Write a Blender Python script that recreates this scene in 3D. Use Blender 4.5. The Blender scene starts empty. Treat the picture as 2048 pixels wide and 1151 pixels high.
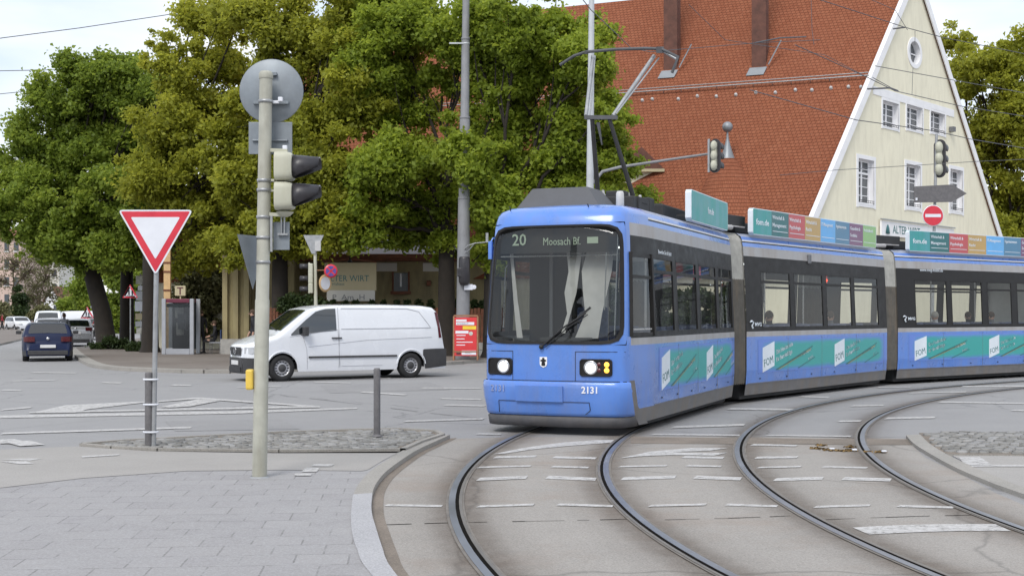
import bpy, bmesh, math, random
import numpy as np
from mathutils import Vector, Matrix
R = math.radians
random.seed(7)
rng = np.random.default_rng(11)
sc = bpy.context.scene
COL = sc.collection

# ------------------------------------------------------------------ camera
F, HOR, EYE = 2500.0, 628.0, 1.69          # focal length in photo pixels, horizon row, eye height
cam_data = bpy.data.cameras.new('camera')
cam_data.sensor_width = 36.0
cam_data.lens = F / 2048 * 36.0
cam_data.shift_y = (HOR - 575.5) / 2048
cam_data.clip_end = 3000
cam = bpy.data.objects.new('camera', cam_data)
cam.location = (0, 0, EYE)
cam.rotation_euler = (R(90), 0, 0)
COL.objects.link(cam)
sc.camera = cam

# ------------------------------------------------------------------ sky and sun (overcast)
SUN_EL, SUN_AZ = R(48), R(200)
world = bpy.data.worlds.new('World')
sc.world = world
world.use_nodes = True
nt = world.node_tree
nt.nodes.clear()
N = nt.nodes.new
out = N('ShaderNodeOutputWorld')
sky = N('ShaderNodeTexSky')
sky.sky_type = 'NISHITA'; sky.sun_disc = False
sky.sun_elevation = SUN_EL; sky.sun_rotation = SUN_AZ
bg1 = N('ShaderNodeBackground'); bg1.inputs[1].default_value = 0.13
nt.links.new(sky.outputs[0], bg1.inputs[0])
bg2 = N('ShaderNodeBackground')
tc = N('ShaderNodeTexCoord')
mp = N('ShaderNodeMapping'); mp.inputs['Scale'].default_value = (1.0, 1.0, 3.2)
nt.links.new(tc.outputs['Generated'], mp.inputs['Vector'])
nz = N('ShaderNodeTexNoise'); nz.inputs['Scale'].default_value = 2.6; nz.inputs['Detail'].default_value = 5; nz.inputs['Roughness'].default_value = .5
nt.links.new(mp.outputs[0], nz.inputs['Vector'])
cr = N('ShaderNodeValToRGB')
cr.color_ramp.elements[0].position = .40; cr.color_ramp.elements[0].color = (.64, .74, .89, 1)
cr.color_ramp.elements[1].position = .56; cr.color_ramp.elements[1].color = (.97, .975, .985, 1)
nt.links.new(nz.outputs[0], cr.inputs[0])
nt.links.new(cr.outputs[0], bg2.inputs[0]); bg2.inputs[1].default_value = 0.82
mx = N('ShaderNodeMixShader'); mx.inputs[0].default_value = .86
nt.links.new(bg1.outputs[0], mx.inputs[1]); nt.links.new(bg2.outputs[0], mx.inputs[2])
nt.links.new(mx.outputs[0], out.inputs[0])
sun_d = bpy.data.lights.new('sun', 'SUN')
sun_d.energy = 1.4; sun_d.angle = R(22); sun_d.color = (1, .96, .9)
sun = bpy.data.objects.new('sun', sun_d)
sdir = Vector((math.sin(SUN_AZ) * math.cos(SUN_EL), math.cos(SUN_AZ) * math.cos(SUN_EL), math.sin(SUN_EL)))
sun.rotation_euler = sdir.to_track_quat('Z', 'Y').to_euler()
COL.objects.link(sun)
sc.view_settings.view_transform = 'Standard'
sc.view_settings.look = 'None'
sc.view_settings.exposure = 0.60
sc.view_settings.gamma = 1

# ------------------------------------------------------------------ materials
MATS = {}
def new_mat(name):
    m = bpy.data.materials.new(name); m.use_nodes = True
    MATS[name] = m
    t = m.node_tree; t.nodes.clear()
    o = t.nodes.new('ShaderNodeOutputMaterial')
    p = t.nodes.new('ShaderNodeBsdfPrincipled')
    t.links.new(p.outputs[0], o.inputs[0])
    return m, t, p
def link(t, a, b): t.links.new(a, b)
def noise(t, scale, detail=3, rough=.55, coord='Object', vscale=None):
    c = t.nodes.new('ShaderNodeTexCoord'); n = t.nodes.new('ShaderNodeTexNoise')
    n.inputs['Scale'].default_value = scale; n.inputs['Detail'].default_value = detail; n.inputs['Roughness'].default_value = rough
    if vscale:
        mpp = t.nodes.new('ShaderNodeMapping'); mpp.inputs['Scale'].default_value = vscale
        link(t, c.outputs[coord], mpp.inputs[0]); link(t, mpp.outputs[0], n.inputs['Vector'])
    else:
        link(t, c.outputs[coord], n.inputs['Vector'])
    return n.outputs['Fac']
def ramp(t, fac, stops):
    r = t.nodes.new('ShaderNodeValToRGB')
    while len(r.color_ramp.elements) < len(stops): r.color_ramp.elements.new(.5)
    for e, (p, c) in zip(r.color_ramp.elements, stops):
        e.position = p; e.color = tuple(c) + (1,) if len(c) == 3 else c
    link(t, fac, r.inputs[0]); return r.outputs[0]
def mixc(t, fac, a, b, mode='MIX'):
    m = t.nodes.new('ShaderNodeMix'); m.data_type = 'RGBA'; m.blend_type = mode
    if isinstance(fac, (int, float)): m.inputs[0].default_value = fac
    else: link(t, fac, m.inputs[0])
    for i, v in ((6, a), (7, b)):
        if isinstance(v, tuple): m.inputs[i].default_value = v if len(v) == 4 else v + (1,)
        else: link(t, v, m.inputs[i])
    return m.outputs[2]
def bump(t, p, h, strength=.3, dist=.02):
    b = t.nodes.new('ShaderNodeBump'); b.inputs['Strength'].default_value = strength; b.inputs['Distance'].default_value = dist
    link(t, h, b.inputs['Height']); link(t, b.outputs[0], p.inputs['Normal'])
def srgb(r, g, b):
    f = lambda c: ((c / 255 + .055) / 1.055) ** 2.4 if c > 10 else c / 255 / 12.92
    return (f(r), f(g), f(b))
def mat(name, c, rough=.6, metal=0, var=.12, scale=6, bmp=0, bscale=None, spec=.5, coat=0, dirt=None, dirt_amt=.0):
    """plain procedural surface with mottled tone, optional dirt streaks and bump"""
    m, t, p = new_mat(name)
    n = noise(t, scale, 4, .6)
    lo = tuple(x * (1 - var) for x in c); hi = tuple(min(1, x * (1 + var)) for x in c)
    colr = ramp(t, n, [(.3, lo), (.7, hi)])
    if dirt:
        dn = noise(t, 2.2, 6, .65, vscale=(1.5, 1.5, .35))
        msk = ramp(t, dn, [(.45, (0, 0, 0)), (.75, (dirt_amt,) * 3)])
        colr = mixc(t, msk, colr, dirt)
    link(t, colr, p.inputs['Base Color'])
    rr = ramp(t, n, [(.3, (max(0, rough - .08),) * 3), (.7, (min(1, rough + .08),) * 3)])
    link(t, rr, p.inputs['Roughness'])
    p.inputs['Metallic'].default_value = metal
    p.inputs['Specular IOR Level'].default_value = spec
    if coat: p.inputs['Coat Weight'].default_value = coat; p.inputs['Coat Roughness'].default_value = .08
    if bmp: bump(t, p, noise(t, bscale or scale * 6, 3), bmp)
    return m
def emis(name, c, s):
    m, t, p = new_mat(name)
    p.inputs['Base Color'].default_value = c + (1,); p.inputs['Emission Color'].default_value = c + (1,)
    p.inputs['Emission Strength'].default_value = s
    return m
def glass(name, tint, gl=.14, rough=.02, fres=.8):
    m = bpy.data.materials.new(name); m.use_nodes = True; MATS[name] = m
    t = m.node_tree; t.nodes.clear()
    o = t.nodes.new('ShaderNodeOutputMaterial'); tr = t.nodes.new('ShaderNodeBsdfTransparent'); g = t.nodes.new('ShaderNodeBsdfGlossy')
    tr.inputs[0].default_value = tint + (1,); g.inputs['Roughness'].default_value = rough; g.inputs[0].default_value = (.95, .97, 1, 1)
    lw = t.nodes.new('ShaderNodeLayerWeight'); lw.inputs[0].default_value = .5
    pw_ = t.nodes.new('ShaderNodeMath'); pw_.operation = 'POWER'; pw_.inputs[1].default_value = 4.5
    link(t, lw.outputs['Facing'], pw_.inputs[0])
    ad = t.nodes.new('ShaderNodeMath'); ad.operation = 'MULTIPLY_ADD'; ad.use_clamp = True; ad.inputs[1].default_value = fres; ad.inputs[2].default_value = gl
    link(t, pw_.outputs[0], ad.inputs[0])
    mxx = t.nodes.new('ShaderNodeMixShader'); link(t, ad.outputs[0], mxx.inputs[0]); link(t, tr.outputs[0], mxx.inputs[1]); link(t, g.outputs[0], mxx.inputs[2])
    link(t, mxx.outputs[0], o.inputs[0])
    bn = t.nodes.new('ShaderNodeBump'); bn.inputs['Strength'].default_value = .04; bn.inputs['Distance'].default_value = .02
    link(t, noise(t, 1.5, 1), bn.inputs['Height']); link(t, bn.outputs[0], g.inputs['Normal'])
    return m

mat('white_paint', (.80, .80, .80), .5, var=.04)
mat('galv', (.36, .37, .38), .45, .5, .15, 9)
mat('pole_beige', (.40, .40, .345), .6, 0, .14, 5, dirt=(.22, .2, .15), dirt_amt=.7)
mat('mast_grey', (.23, .235, .25), .6, 0, .12, 3, dirt=(.13, .12, .11), dirt_amt=.5)
mat('light_mast', (.50, .52, .54), .5, .2, .08, 3)
mat('dark_bollard', (.13, .125, .13), .55, 0, .2, 12)
mat('sign_back', (.24, .27, .30), .5, .4, .12, 7, dirt=(.17, .17, .17), dirt_amt=.5)
mat('sign_white', (.72, .74, .80), .4, 0, .04)
mat('sign_red', (.62, .035, .06), .4, 0, .08)
mat('sign_blue', (.10, .07, .30), .4, 0, .08)
mat('lamp_beige', (.50, .50, .41), .55, 0, .07, 5, dirt=(.32, .3, .2), dirt_amt=.4)
mat('visor_black', (.035, .033, .038), .38, 0, .2, 8)
mat('black', (.018, .018, .02), .55, 0, .2, 8)
mat('rubber', (.02, .02, .021), .8, 0, .25, 14)
mat('yellow_box', (.72, .50, .08), .5, 0, .08)
mat('tram_blue', (.098, .235, .66), .3, 0, .07, 2.2, coat=.5, dirt=(.20, .22, .36), dirt_amt=.45)
mat('tram_grey', (.38, .375, .38), .5, 0, .09, 4, dirt=(.30, .26, .23), dirt_amt=.7)
mat('tram_skirt', (.17, .165, .165), .7, 0, .16, 5, dirt=(.20, .16, .12), dirt_amt=.7)
mat('tram_black', (.018, .017, .017), .5, 0, .2, 6, spec=.25)
mat('tram_roof', (.30, .33, .42), .6, 0, .15, 4)
mat('tram_roofbox', (.085, .088, .096), .6, 0, .18, 4, bmp=.05)
mat('front_skirt_grey', (.07, .07, .078), .6, 0, .2, 6, dirt=(.14, .12, .10), dirt_amt=.5)
mat('tram_dark', (.03, .03, .032), .7, 0, .3, 5)
mat('bellows', (.105, .10, .09), .8, 0, .25, 7, dirt=(.17, .13, .09), dirt_amt=.8)
mat('bellows_light', (.36, .36, .34), .7, 0, .18, 7)
mat('tram_inner', (.52, .52, .50), .7, 0, .06)
mat('seat_fabric', (.10, .12, .20), .9, 0, .3, 20)
mat('steel_bar', (.45, .45, .45), .3, .9, .1)
mat('teal', (.03, .32, .30), .4, 0, .1, 3, dirt=(.16, .35, .5), dirt_amt=.5)
mat('teal_dark', (.03, .15, .16), .4, 0, .1, 3)
mat('ad_red', (.50, .09, .10), .4, 0, .08, 3)
mat('ad_ochre', (.50, .33, .12), .4, 0, .08, 3)
mat('ad_sky', (.13, .42, .80), .4, 0, .08, 3)
mat('ad_steel', (.08, .22, .36), .4, 0, .08, 3)
mat('ad_plum', (.20, .09, .18), .4, 0, .08, 3)
mat('ad_lime', (.28, .50, .20), .4, 0, .08, 3)
mat('ad_white', (.72, .78, .84), .45, 0, .06, 3)
mat('ad_gold', (.34, .32, .12), .5, 0, .1, 3)
mat('van_white', (.74, .76, .80), .25, 0, .025, 2, coat=.7)
mat('car_blue', (.004, .011, .048), .4, 0, .08, 2, spec=.3, coat=.12)
mat('car_silver', (.36, .37, .39), .3, .5, .06, 2, coat=.7)
mat('car_white', (.68, .69, .72), .3, 0, .04, 2, coat=.6)
mat('car_dark', (.04, .042, .05), .3, 0, .06, 2, coat=.6)
mat('car_red', (.30, .03, .03), .3, 0, .06, 2, coat=.6)
mat('seam', (.16, .165, .18), .7, 0, .1)
mat('plastic_dark', (.045, .045, .048), .65, 0, .2, 8)
mat('alloy', (.50, .50, .52), .35, .6, .1)
mat('tail_red', (.085, .006, .01), .25, 0, .1, coat=.6)
mat('plate_white', (.66, .66, .66), .5, 0, .05)
mat('chrome', (.6, .6, .62), .15, .9, .05)
mat('lens_clear', (.55, .57, .6), .15, .3, .1, coat=.6)
mat('stucco_cream', (.83, .79, .63), .9, 0, .045, .5, bmp=.25, bscale=30, dirt=(.62, .58, .45), dirt_amt=.55)
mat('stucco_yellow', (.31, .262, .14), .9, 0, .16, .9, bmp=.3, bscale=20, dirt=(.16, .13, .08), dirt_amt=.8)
mat('trim_white', (.84, .84, .86), .7, 0, .05, 2)
mat('window_dark', (.05, .06, .07), .12, 0, .3, 1, coat=.5)
mat('zinc', (.26, .28, .30), .5, .4, .12, 1.5)
mat('wood_fence', (.17, .065, .035), .8, 0, .3, 5, bmp=.2, bscale=10)
mat('wood_frame', (.30, .15, .08), .75, 0, .2, 6)
mat('board_red', (.60, .03, .035), .5, 0, .08, 4)
mat('board_yellow', (.80, .58, .04), .5, 0, .08, 4)
mat('sign_cream', (.48, .42, .27), .7, 0, .06, 2)
mat('stone_block', (.36, .35, .33), .85, 0, .18, 3, bmp=.3, bscale=14)
mat('brick_chimney', (.13, .06, .045), .9, 0, .3, 3, bmp=.3, bscale=12)
mat('magenta', (.14, .02, .045), .5, 0, .1, 4)
mat('booth_white', (.36, .375, .41), .5, 0, .08, 4)
mat('booth_glass', (.03, .036, .04), .5, 0, .4, 2, spec=.2)
mat('paper', (.5, .5, .46), .8, 0, .25, 9)
mat('post_ochre', (.60, .40, .20), .7, 0, .18, 6)
mat('skin', (.50, .30, .22), .6, 0, .08)
mat('hair_brown', (.06, .035, .02), .8, 0, .3)
mat('hair_grey', (.42, .40, .37), .8, 0, .2)
mat('cloth_black', (.02, .02, .024), .9, 0, .3)
mat('cloth_blue', (.04, .07, .17), .9, 0, .2)
mat('cloth_red', (.28, .03, .04), .9, 0, .2)
mat('cloth_white', (.6, .62, .66), .9, 0, .1)
mat('cloth_grey', (.16, .17, .19), .9, 0, .2)
mat('rail_steel', (.30, .31, .34), .42, .75, .08, .8)
mat('rail_groove', (.012, .011, .010), .95, 0, .3, 6, spec=.02)
mat('rail_lip', (.22, .20, .18), .5, .5, .1, 2)
mat('rail_bed', (.19, .175, .16), .9, 0, .2, 3, spec=.1)
mat('seam_light', (.42, .43, .46), .6, 0, .05)
mat('plaster_pink', (.55, .42, .36), .9, 0, .1, .3)
mat('plaster_pale', (.62, .60, .55), .9, 0, .08, .3)
mat('roof_red_far', (.22, .09, .06), .9, 0, .15, .6)
mat('number_faded', (.28, .34, .56), .6, 0, .2, 30)
mat('reflection_pale', (.80, .77, .76), .9, 0, .12, 3)
mat('wire', (.11, .11, .12), .5, .3, .1)
mat('insulator', (.5, .5, .5), .4, 0, .1)
emis('headlight_glow', (.85, .89, .93), .55)
emis('indicator_glow', (1.0, .50, .06), 1.5)
emis('red_lamp_glow', (1.0, .10, .03), 1.0)
emis('led_text', (.46, .55, .43), .16)
emis('cabin_fill_glow', (.95, 1.0, 1.0), 2.2)
glass('tram_glass', (.80, .81, .79), .035, .02, .45)
glass('windscreen_glass', (.60, .62, .60), .045, .02, .6)
glass('car_glass', (.12, .14, .15), .11, .03, .5)
glass('shop_glass', (.5, .52, .52), .06, .05, .5)

def ground_mat(name, base, warm, sc_big=.12, speck=.5, bmpv=.25, crack=True, rust=0):
    m, t, p = new_mat(name)
    big = noise(t, sc_big, 5, .6)
    c = ramp(t, big, [(.3, base), (.7, warm)])
    med = noise(t, 1.3, 6, .7)
    c = mixc(t, ramp(t, med, [(.35, (0, 0, 0)), (.75, (.42,) * 3)]), c, tuple(x * .74 for x in base))
    fine = noise(t, 55, 3, .8)
    c = mixc(t, ramp(t, fine, [(.4, (0, 0, 0)), (.62, (speck,) * 3)]), c, tuple(min(1, x * 1.45) for x in warm))
    fine2 = noise(t, 90, 2, .7)
    c = mixc(t, ramp(t, fine2, [(.5, (0, 0, 0)), (.68, (speck,) * 3)]), c, tuple(x * .5 for x in base))
    if rust:
        rn = noise(t, .55, 5, .7)
        c = mixc(t, ramp(t, rn, [(.5, (0, 0, 0)), (.72, (rust,) * 3)]), c, (.24, .165, .115))
    if crack:
        cc = t.nodes.new('ShaderNodeTexCoord'); v = t.nodes.new('ShaderNodeTexVoronoi'); v.feature = 'DISTANCE_TO_EDGE'; v.inputs['Scale'].default_value = .32
        nn = t.nodes.new('ShaderNodeTexNoise'); nn.inputs['Scale'].default_value = 1.2; nn.inputs['Detail'].default_value = 6
        link(t, cc.outputs['Object'], nn.inputs['Vector'])
        mvv = t.nodes.new('ShaderNodeMix'); mvv.data_type = 'VECTOR'; mvv.inputs[0].default_value = .35
        link(t, cc.outputs['Object'], mvv.inputs[4]); link(t, nn.outputs['Color'], mvv.inputs[5]); link(t, mvv.outputs[1], v.inputs['Vector'])
        c = mixc(t, ramp(t, v.outputs['Distance'], [(.0, (.45,) * 3), (.006, (0, 0, 0))]), c, tuple(x * .35 for x in base))
    link(t, c, p.inputs['Base Color'])
    p.inputs['Roughness'].default_value = .82
    bump(t, p, fine, bmpv, .01)
    return m
ground_mat('asphalt', (.245, .243, .25), (.29, .285, .285))
ground_mat('asphalt_dark', (.225, .222, .228), (.27, .265, .265), .5)
ground_mat('asphalt_warm', (.272, .257, .238), (.322, .298, .275), .25, .45, .25, True, .35)
ground_mat('asphalt_path', (.30, .285, .27), (.34, .325, .31), .3, .35, .2, False)
ground_mat('far_pavement', (.13, .105, .09), (.215, .19, .17), .3, .3, .2, False)
ground_mat('granite', (.335, .333, .35), (.39, .387, .40), .8, .5, .2, False)
ground_mat('granite_dark', (.25, .24, .22), (.33, .31, .285), .8, .5, .2, False)
ground_mat('drain_dirt', (.13, .11, .09), (.24, .20, .165), 1.2, .4, .2, False)

def slab_mat():
    m, t, p = new_mat('paving_slabs')
    c = t.nodes.new('ShaderNodeTexCoord'); mpn = t.nodes.new('ShaderNodeMapping')
    mpn.inputs['Rotation'].default_value = (0, 0, R(-5))
    link(t, c.outputs['Object'], mpn.inputs[0])
    b = t.nodes.new('ShaderNodeTexBrick'); b.offset = .5
    b.inputs['Scale'].default_value = 1; b.inputs['Brick Width'].default_value = .36; b.inputs['Row Height'].default_value = .36
    b.inputs['Mortar Size'].default_value = .008; b.inputs['Mortar Smooth'].default_value = .3; b.inputs['Bias'].default_value = 0
    b.inputs['Color1'].default_value = (.255, .245, .248, 1); b.inputs['Color2'].default_value = (.30, .29, .29, 1); b.inputs['Mortar'].default_value = (.15, .143, .14, 1)
    link(t, mpn.outputs[0], b.inputs['Vector'])
    nb = noise(t, 1.3, 5, .6)
    # joints filled with pale sand in places
    jm = noise(t, 3.5, 4, .6)
    clean = ramp(t, jm, [(.46, (0, 0, 0)), (.58, (.9,) * 3)])
    col = mixc(t, clean, b.outputs['Color'], (.283, .275, .276))
    col = mixc(t, ramp(t, nb, [(.35, (0, 0, 0)), (.75, (.3,) * 3)]), col, (.30, .29, .28))
    f = noise(t, 70, 3, .8)
    col = mixc(t, ramp(t, f, [(.45, (0, 0, 0)), (.65, (.4,) * 3)]), col, (.50, .50, .53))
    col = mixc(t, ramp(t, noise(t, 100, 2, .8), [(.52, (0, 0, 0)), (.7, (.4,) * 3)]), col, (.22, .22, .24))
    link(t, col, p.inputs['Base Color']); p.inputs['Roughness'].default_value = .8
    bump(t, p, b.outputs['Fac'], -.3, .01)
slab_mat()

def paint_mat():
    m, t, p = new_mat('road_paint')
    w = noise(t, 14, 6, .75)
    c = mixc(t, ramp(t, w, [(.42, (0, 0, 0)), (.66, (.85,) * 3)]), (.56, .55, .545, 1), (.33, .32, .305, 1))
    link(t, c, p.inputs['Base Color']); p.inputs['Roughness'].default_value = .7
    tr = t.nodes.new('ShaderNodeBsdfTransparent'); x = t.nodes.new('ShaderNodeMixShader'); o = [n for n in t.nodes if n.type == 'OUTPUT_MATERIAL'][0]
    wr_ = noise(t, 9, 7, .85)
    link(t, ramp(t, wr_, [(.52, (.06,) * 3), (.68, (.95,) * 3)]), x.inputs[0]); link(t, p.outputs[0], x.inputs[1]); link(t, tr.outputs[0], x.inputs[2]); link(t, x.outputs[0], o.inputs[0])
paint_mat()
def stain_mat():
    m = bpy.data.materials.new('track_grime'); m.use_nodes = True; MATS['track_grime'] = m
    t = m.node_tree; t.nodes.clear()
    o = t.nodes.new('ShaderNodeOutputMaterial'); tr = t.nodes.new('ShaderNodeBsdfTransparent'); d = t.nodes.new('ShaderNodeBsdfDiffuse')
    d.inputs[0].default_value = (.13, .10, .078, 1)
    a = t.nodes.new('ShaderNodeAttribute'); a.attribute_name = 'grime'
    n = noise(t, 5, 5, .7)
    mu = t.nodes.new('ShaderNodeMath'); mu.operation = 'MULTIPLY'
    r = ramp(t, n, [(.3, (.6,) * 3), (.7, (1, 1, 1))])
    link(t, a.outputs['Fac'], mu.inputs[0]); link(t, r, mu.inputs[1])
    x = t.nodes.new('ShaderNodeMixShader'); link(t, mu.outputs[0], x.inputs[0]); link(t, tr.outputs[0], x.inputs[1]); link(t, d.outputs[0], x.inputs[2]); link(t, x.outputs[0], o.inputs[0])
stain_mat()

def tile_mat():
    m, t, p = new_mat('roof_tiles')
    u = t.nodes.new('ShaderNodeUVMap'); u.uv_map = 'UVMap'
    b = t.nodes.new('ShaderNodeTexBrick'); b.offset = .5
    b.inputs['Scale'].default_value = 1; b.inputs['Brick Width'].default_value = .18; b.inputs['Row Height'].default_value = .18
    b.inputs['Mortar Size'].default_value = .012; b.inputs['Mortar Smooth'].default_value = .6; b.inputs['Bias'].default_value = -.1
    b.inputs['Color1'].default_value = (.27, .096, .052, 1); b.inputs['Color2'].default_value = (.32, .122, .068, 1); b.inputs['Mortar'].default_value = (.20, .065, .036, 1)
    link(t, u.outputs[0], b.inputs['Vector'])
    n = noise(t, .45, 6, .7)
    col = mixc(t, ramp(t, n, [(.35, (0, 0, 0)), (.8, (.5,) * 3)]), b.outputs['Color'], (.22, .075, .045))
    n2 = noise(t, 6, 4, .8)
    col = mixc(t, ramp(t, n2, [(.58, (0, 0, 0)), (.72, (.4,) * 3)]), col, (.12, .04, .025))
    n3 = noise(t, 9, 3, .8)
    col = mixc(t, ramp(t, n3, [(.6, (0, 0, 0)), (.7, (.5,) * 3)]), col, (.40, .20, .13))
    link(t, col, p.inputs['Base Color']); p.inputs['Roughness'].default_value = .9; p.inputs['Specular IOR Level'].default_value = .12
    sx = t.nodes.new('ShaderNodeSeparateXYZ'); link(t, u.outputs[0], sx.inputs[0])
    md = t.nodes.new('ShaderNodeMath'); md.operation = 'FRACT'; dv = t.nodes.new('ShaderNodeMath'); dv.operation = 'DIVIDE'; dv.inputs[1].default_value = .18
    link(t, sx.outputs[1], dv.inputs[0]); link(t, dv.outputs[0], md.inputs[0])
    ad = t.nodes.new('ShaderNodeMath'); ad.operation = 'MULTIPLY_ADD'; ad.inputs[1].default_value = -1
    link(t, md.outputs[0], ad.inputs[0]); link(t, b.outputs['Fac'], ad.inputs[2])
    bump(t, p, ad.outputs[0], .9, .045)
tile_mat()

def leaf_mat(name, cols, trans=.35):
    m = bpy.data.materials.new(name); m.use_nodes = True; MATS[name] = m
    t = m.node_tree; t.nodes.clear()
    o = t.nodes.new('ShaderNodeOutputMaterial')
    a = t.nodes.new('ShaderNodeAttribute'); a.attribute_name = 'tone'
    c = ramp(t, a.outputs['Fac'], cols)
    p = t.nodes.new('ShaderNodeBsdfPrincipled'); link(t, c, p.inputs['Base Color']); p.inputs['Roughness'].default_value = .55; p.inputs['Specular IOR Level'].default_value = .35
    tl = t.nodes.new('ShaderNodeBsdfTranslucent'); hs = t.nodes.new('ShaderNodeHueSaturation'); hs.inputs['Value'].default_value = 1.5; hs.inputs['Hue'].default_value = .485
    link(t, c, hs.inputs['Color']); link(t, hs.outputs[0], tl.inputs[0])
    x = t.nodes.new('ShaderNodeMixShader'); x.inputs[0].default_value = trans
    link(t, p.outputs[0], x.inputs[1]); link(t, tl.outputs[0], x.inputs[2]); link(t, x.outputs[0], o.inputs[0])
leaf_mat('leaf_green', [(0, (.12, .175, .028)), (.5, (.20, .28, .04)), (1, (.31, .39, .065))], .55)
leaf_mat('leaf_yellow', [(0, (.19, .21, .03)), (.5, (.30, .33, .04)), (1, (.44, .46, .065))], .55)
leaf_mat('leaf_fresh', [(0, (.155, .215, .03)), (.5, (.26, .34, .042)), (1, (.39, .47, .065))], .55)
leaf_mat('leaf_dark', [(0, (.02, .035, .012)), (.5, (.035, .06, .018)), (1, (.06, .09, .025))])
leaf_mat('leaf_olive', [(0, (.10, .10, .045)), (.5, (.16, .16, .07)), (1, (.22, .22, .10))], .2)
mat('bark', (.026, .021, .017), .95, 0, .35, 3, bmp=.6, bscale=9)
mat('bark_pale', (.12, .09, .06), .95, 0, .3, 3)

# ------------------------------------------------------------------ geometry helpers
def M4(o=(0, 0, 0), rz=0, rx=0, ry=0):
    return Matrix.Translation(Vector(o)) @ Matrix.Rotation(rz, 4, 'Z') @ Matrix.Rotation(ry, 4, 'Y') @ Matrix.Rotation(rx, 4, 'X')
class MB:
    def __init__(s, T=None):
        s.v = []; s.f = []; s.m = []; s.s = []; s.uv = None; s.T = T or Matrix()
    def add(s, vs, fs, mi=0, sm=False, T=None):
        n = len(s.v); X = s.T @ T if T is not None else s.T
        s.v += [tuple(X @ Vector(p)) for p in vs]
        for f in fs:
            s.f.append(tuple(n + i for i in f)); s.m.append(mi); s.s.append(sm)
        return s
    def box(s, c, d, mi=0, T=None):
        x, y, z = [k / 2 for k in d]
        vs = [(c[0] + a * x, c[1] + b * y, c[2] + e * z) for a in (-1, 1) for b in (-1, 1) for e in (-1, 1)]
        return s.add(vs, [(0, 1, 3, 2), (4, 6, 7, 5), (0, 4, 5, 1), (2, 3, 7, 6), (0, 2, 6, 4), (1, 5, 7, 3)], mi, False, T)
    def bar(s, a, b, w, h, mi=0):
        a = Vector(a); b = Vector(b); d = b - a; L = d.length
        q = d.to_track_quat('X', 'Z').to_matrix().to_4x4()
        return s.box((L / 2, 0, 0), (L, w, h), mi, Matrix.Translation(a) @ q)
    def tube(s, a, b, r0, r1=None, n=12, mi=0, caps=True):
        return s.path([a, b], [r0, r0 if r1 is None else r1], n, mi, caps)
    def path(s, pts, rs, n=8, mi=0, caps=True):
        P = [Vector(p) for p in pts]
        if isinstance(rs, (int, float)): rs = [rs] * len(P)
        vs = []; fs = []; up = None
        for i, p in enumerate(P):
            d = (P[min(i + 1, len(P) - 1)] - P[max(i - 1, 0)]).normalized()
            if up is None: up = Vector((0, 0, 1)) if abs(d.z) < .9 else Vector((0, 1, 0))
            a = d.cross(up).normalized(); b = a.cross(d).normalized(); up = b
            for k in range(n):
                t = 2 * math.pi * k / n
                vs.append(p + (a * math.cos(t) + b * math.sin(t)) * rs[i])
        for i in range(len(P) - 1):
            for k in range(n):
                k2 = (k + 1) % n
                fs.append((i * n + k, (i + 1) * n + k, (i + 1) * n + k2, i * n + k2))
        s.add(vs, fs, mi, True)
        if caps:
            s.add(vs[:n], [tuple(range(n))], mi); s.add(vs[-n:], [tuple(reversed(range(n)))], mi)
        return s
    def lathe(s, prof, T=None, n=24, mi=0, sm=True):
        """profile of (r, z) turned about local Z"""
        vs = [(r * math.cos(2 * math.pi * k / n), r * math.sin(2 * math.pi * k / n), z) for r, z in prof for k in range(n)]
        fs = [(i * n + k, i * n + (k + 1) % n, (i + 1) * n + (k + 1) % n, (i + 1) * n + k) for i in range(len(prof) - 1) for k in range(n)]
        return s.add(vs, fs, mi, sm, T)
    def prism(s, poly, h, mi=0, T=None, mis=None):
        """polygon in local XY raised along local Z by h"""
        n = len(poly)
        vs = [(x, y, 0) for x, y in poly] + [(x, y, h) for x, y in poly]
        s.add(vs, [tuple(reversed(range(n))), tuple(range(n, 2 * n))], mi, False, T)
        return s.add(vs, [(i, (i + 1) % n, n + (i + 1) % n, n + i) for i in range(n)], mi if mis is None else mis, False, T)
    def grid(s, P, mi=0, sm=True, flip=False, T=None):
        r = len(P); c = len(P[0]); vs = [p for row in P for p in row]
        fs = []
        for i in range(r - 1):
            for j in range(c - 1):
                q = (i * c + j, i * c + j + 1, (i + 1) * c + j + 1, (i + 1) * c + j)
                fs.append(tuple(reversed(q)) if flip else q)
        return s.add(vs, fs, mi, sm, T)
    def ball(s, c, r, n=12, mi=0, sc3=(1, 1, 1)):
        prof = [(math.sin(math.pi * i / 8) * r, -math.cos(math.pi * i / 8) * r) for i in range(9)]
        return s.lathe(prof, Matrix.Translation(Vector(c)) @ Matrix.Diagonal((*sc3, 1)), n, mi)
    def build(s, name, mats, parent=None, bevel=0, solid=0, **tags):
        me = bpy.data.meshes.new(name); me.from_pydata(s.v, [], s.f)
        if isinstance(mats, str): mats = [mats]
        for k in mats: me.materials.append(MATS[k])
        me.polygons.foreach_set('material_index', s.m); me.polygons.foreach_set('use_smooth', s.s)
        if s.uv is not None:
            l = me.uv_layers.new(name='UVMap'); l.data.foreach_set('uv', np.array(s.uv, dtype=np.float32).ravel())
        me.update()
        o = bpy.data.objects.new(name, me); COL.objects.link(o)
        if parent is not None: o.parent = parent
        if bevel:
            b = o.modifiers.new('bevel', 'BEVEL'); b.width = bevel; b.segments = 2; b.limit_method = 'ANGLE'; b.angle_limit = R(40)
        if solid:
            b = o.modifiers.new('solid', 'SOLIDIFY'); b.thickness = solid
        tag(o, **tags); return o
def tag(o, label=None, cat=None, group=None, kind=None):
    if label: o['label'] = label
    if cat: o['category'] = cat
    if group: o['group'] = group
    if kind: o['kind'] = kind
    return o
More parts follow.
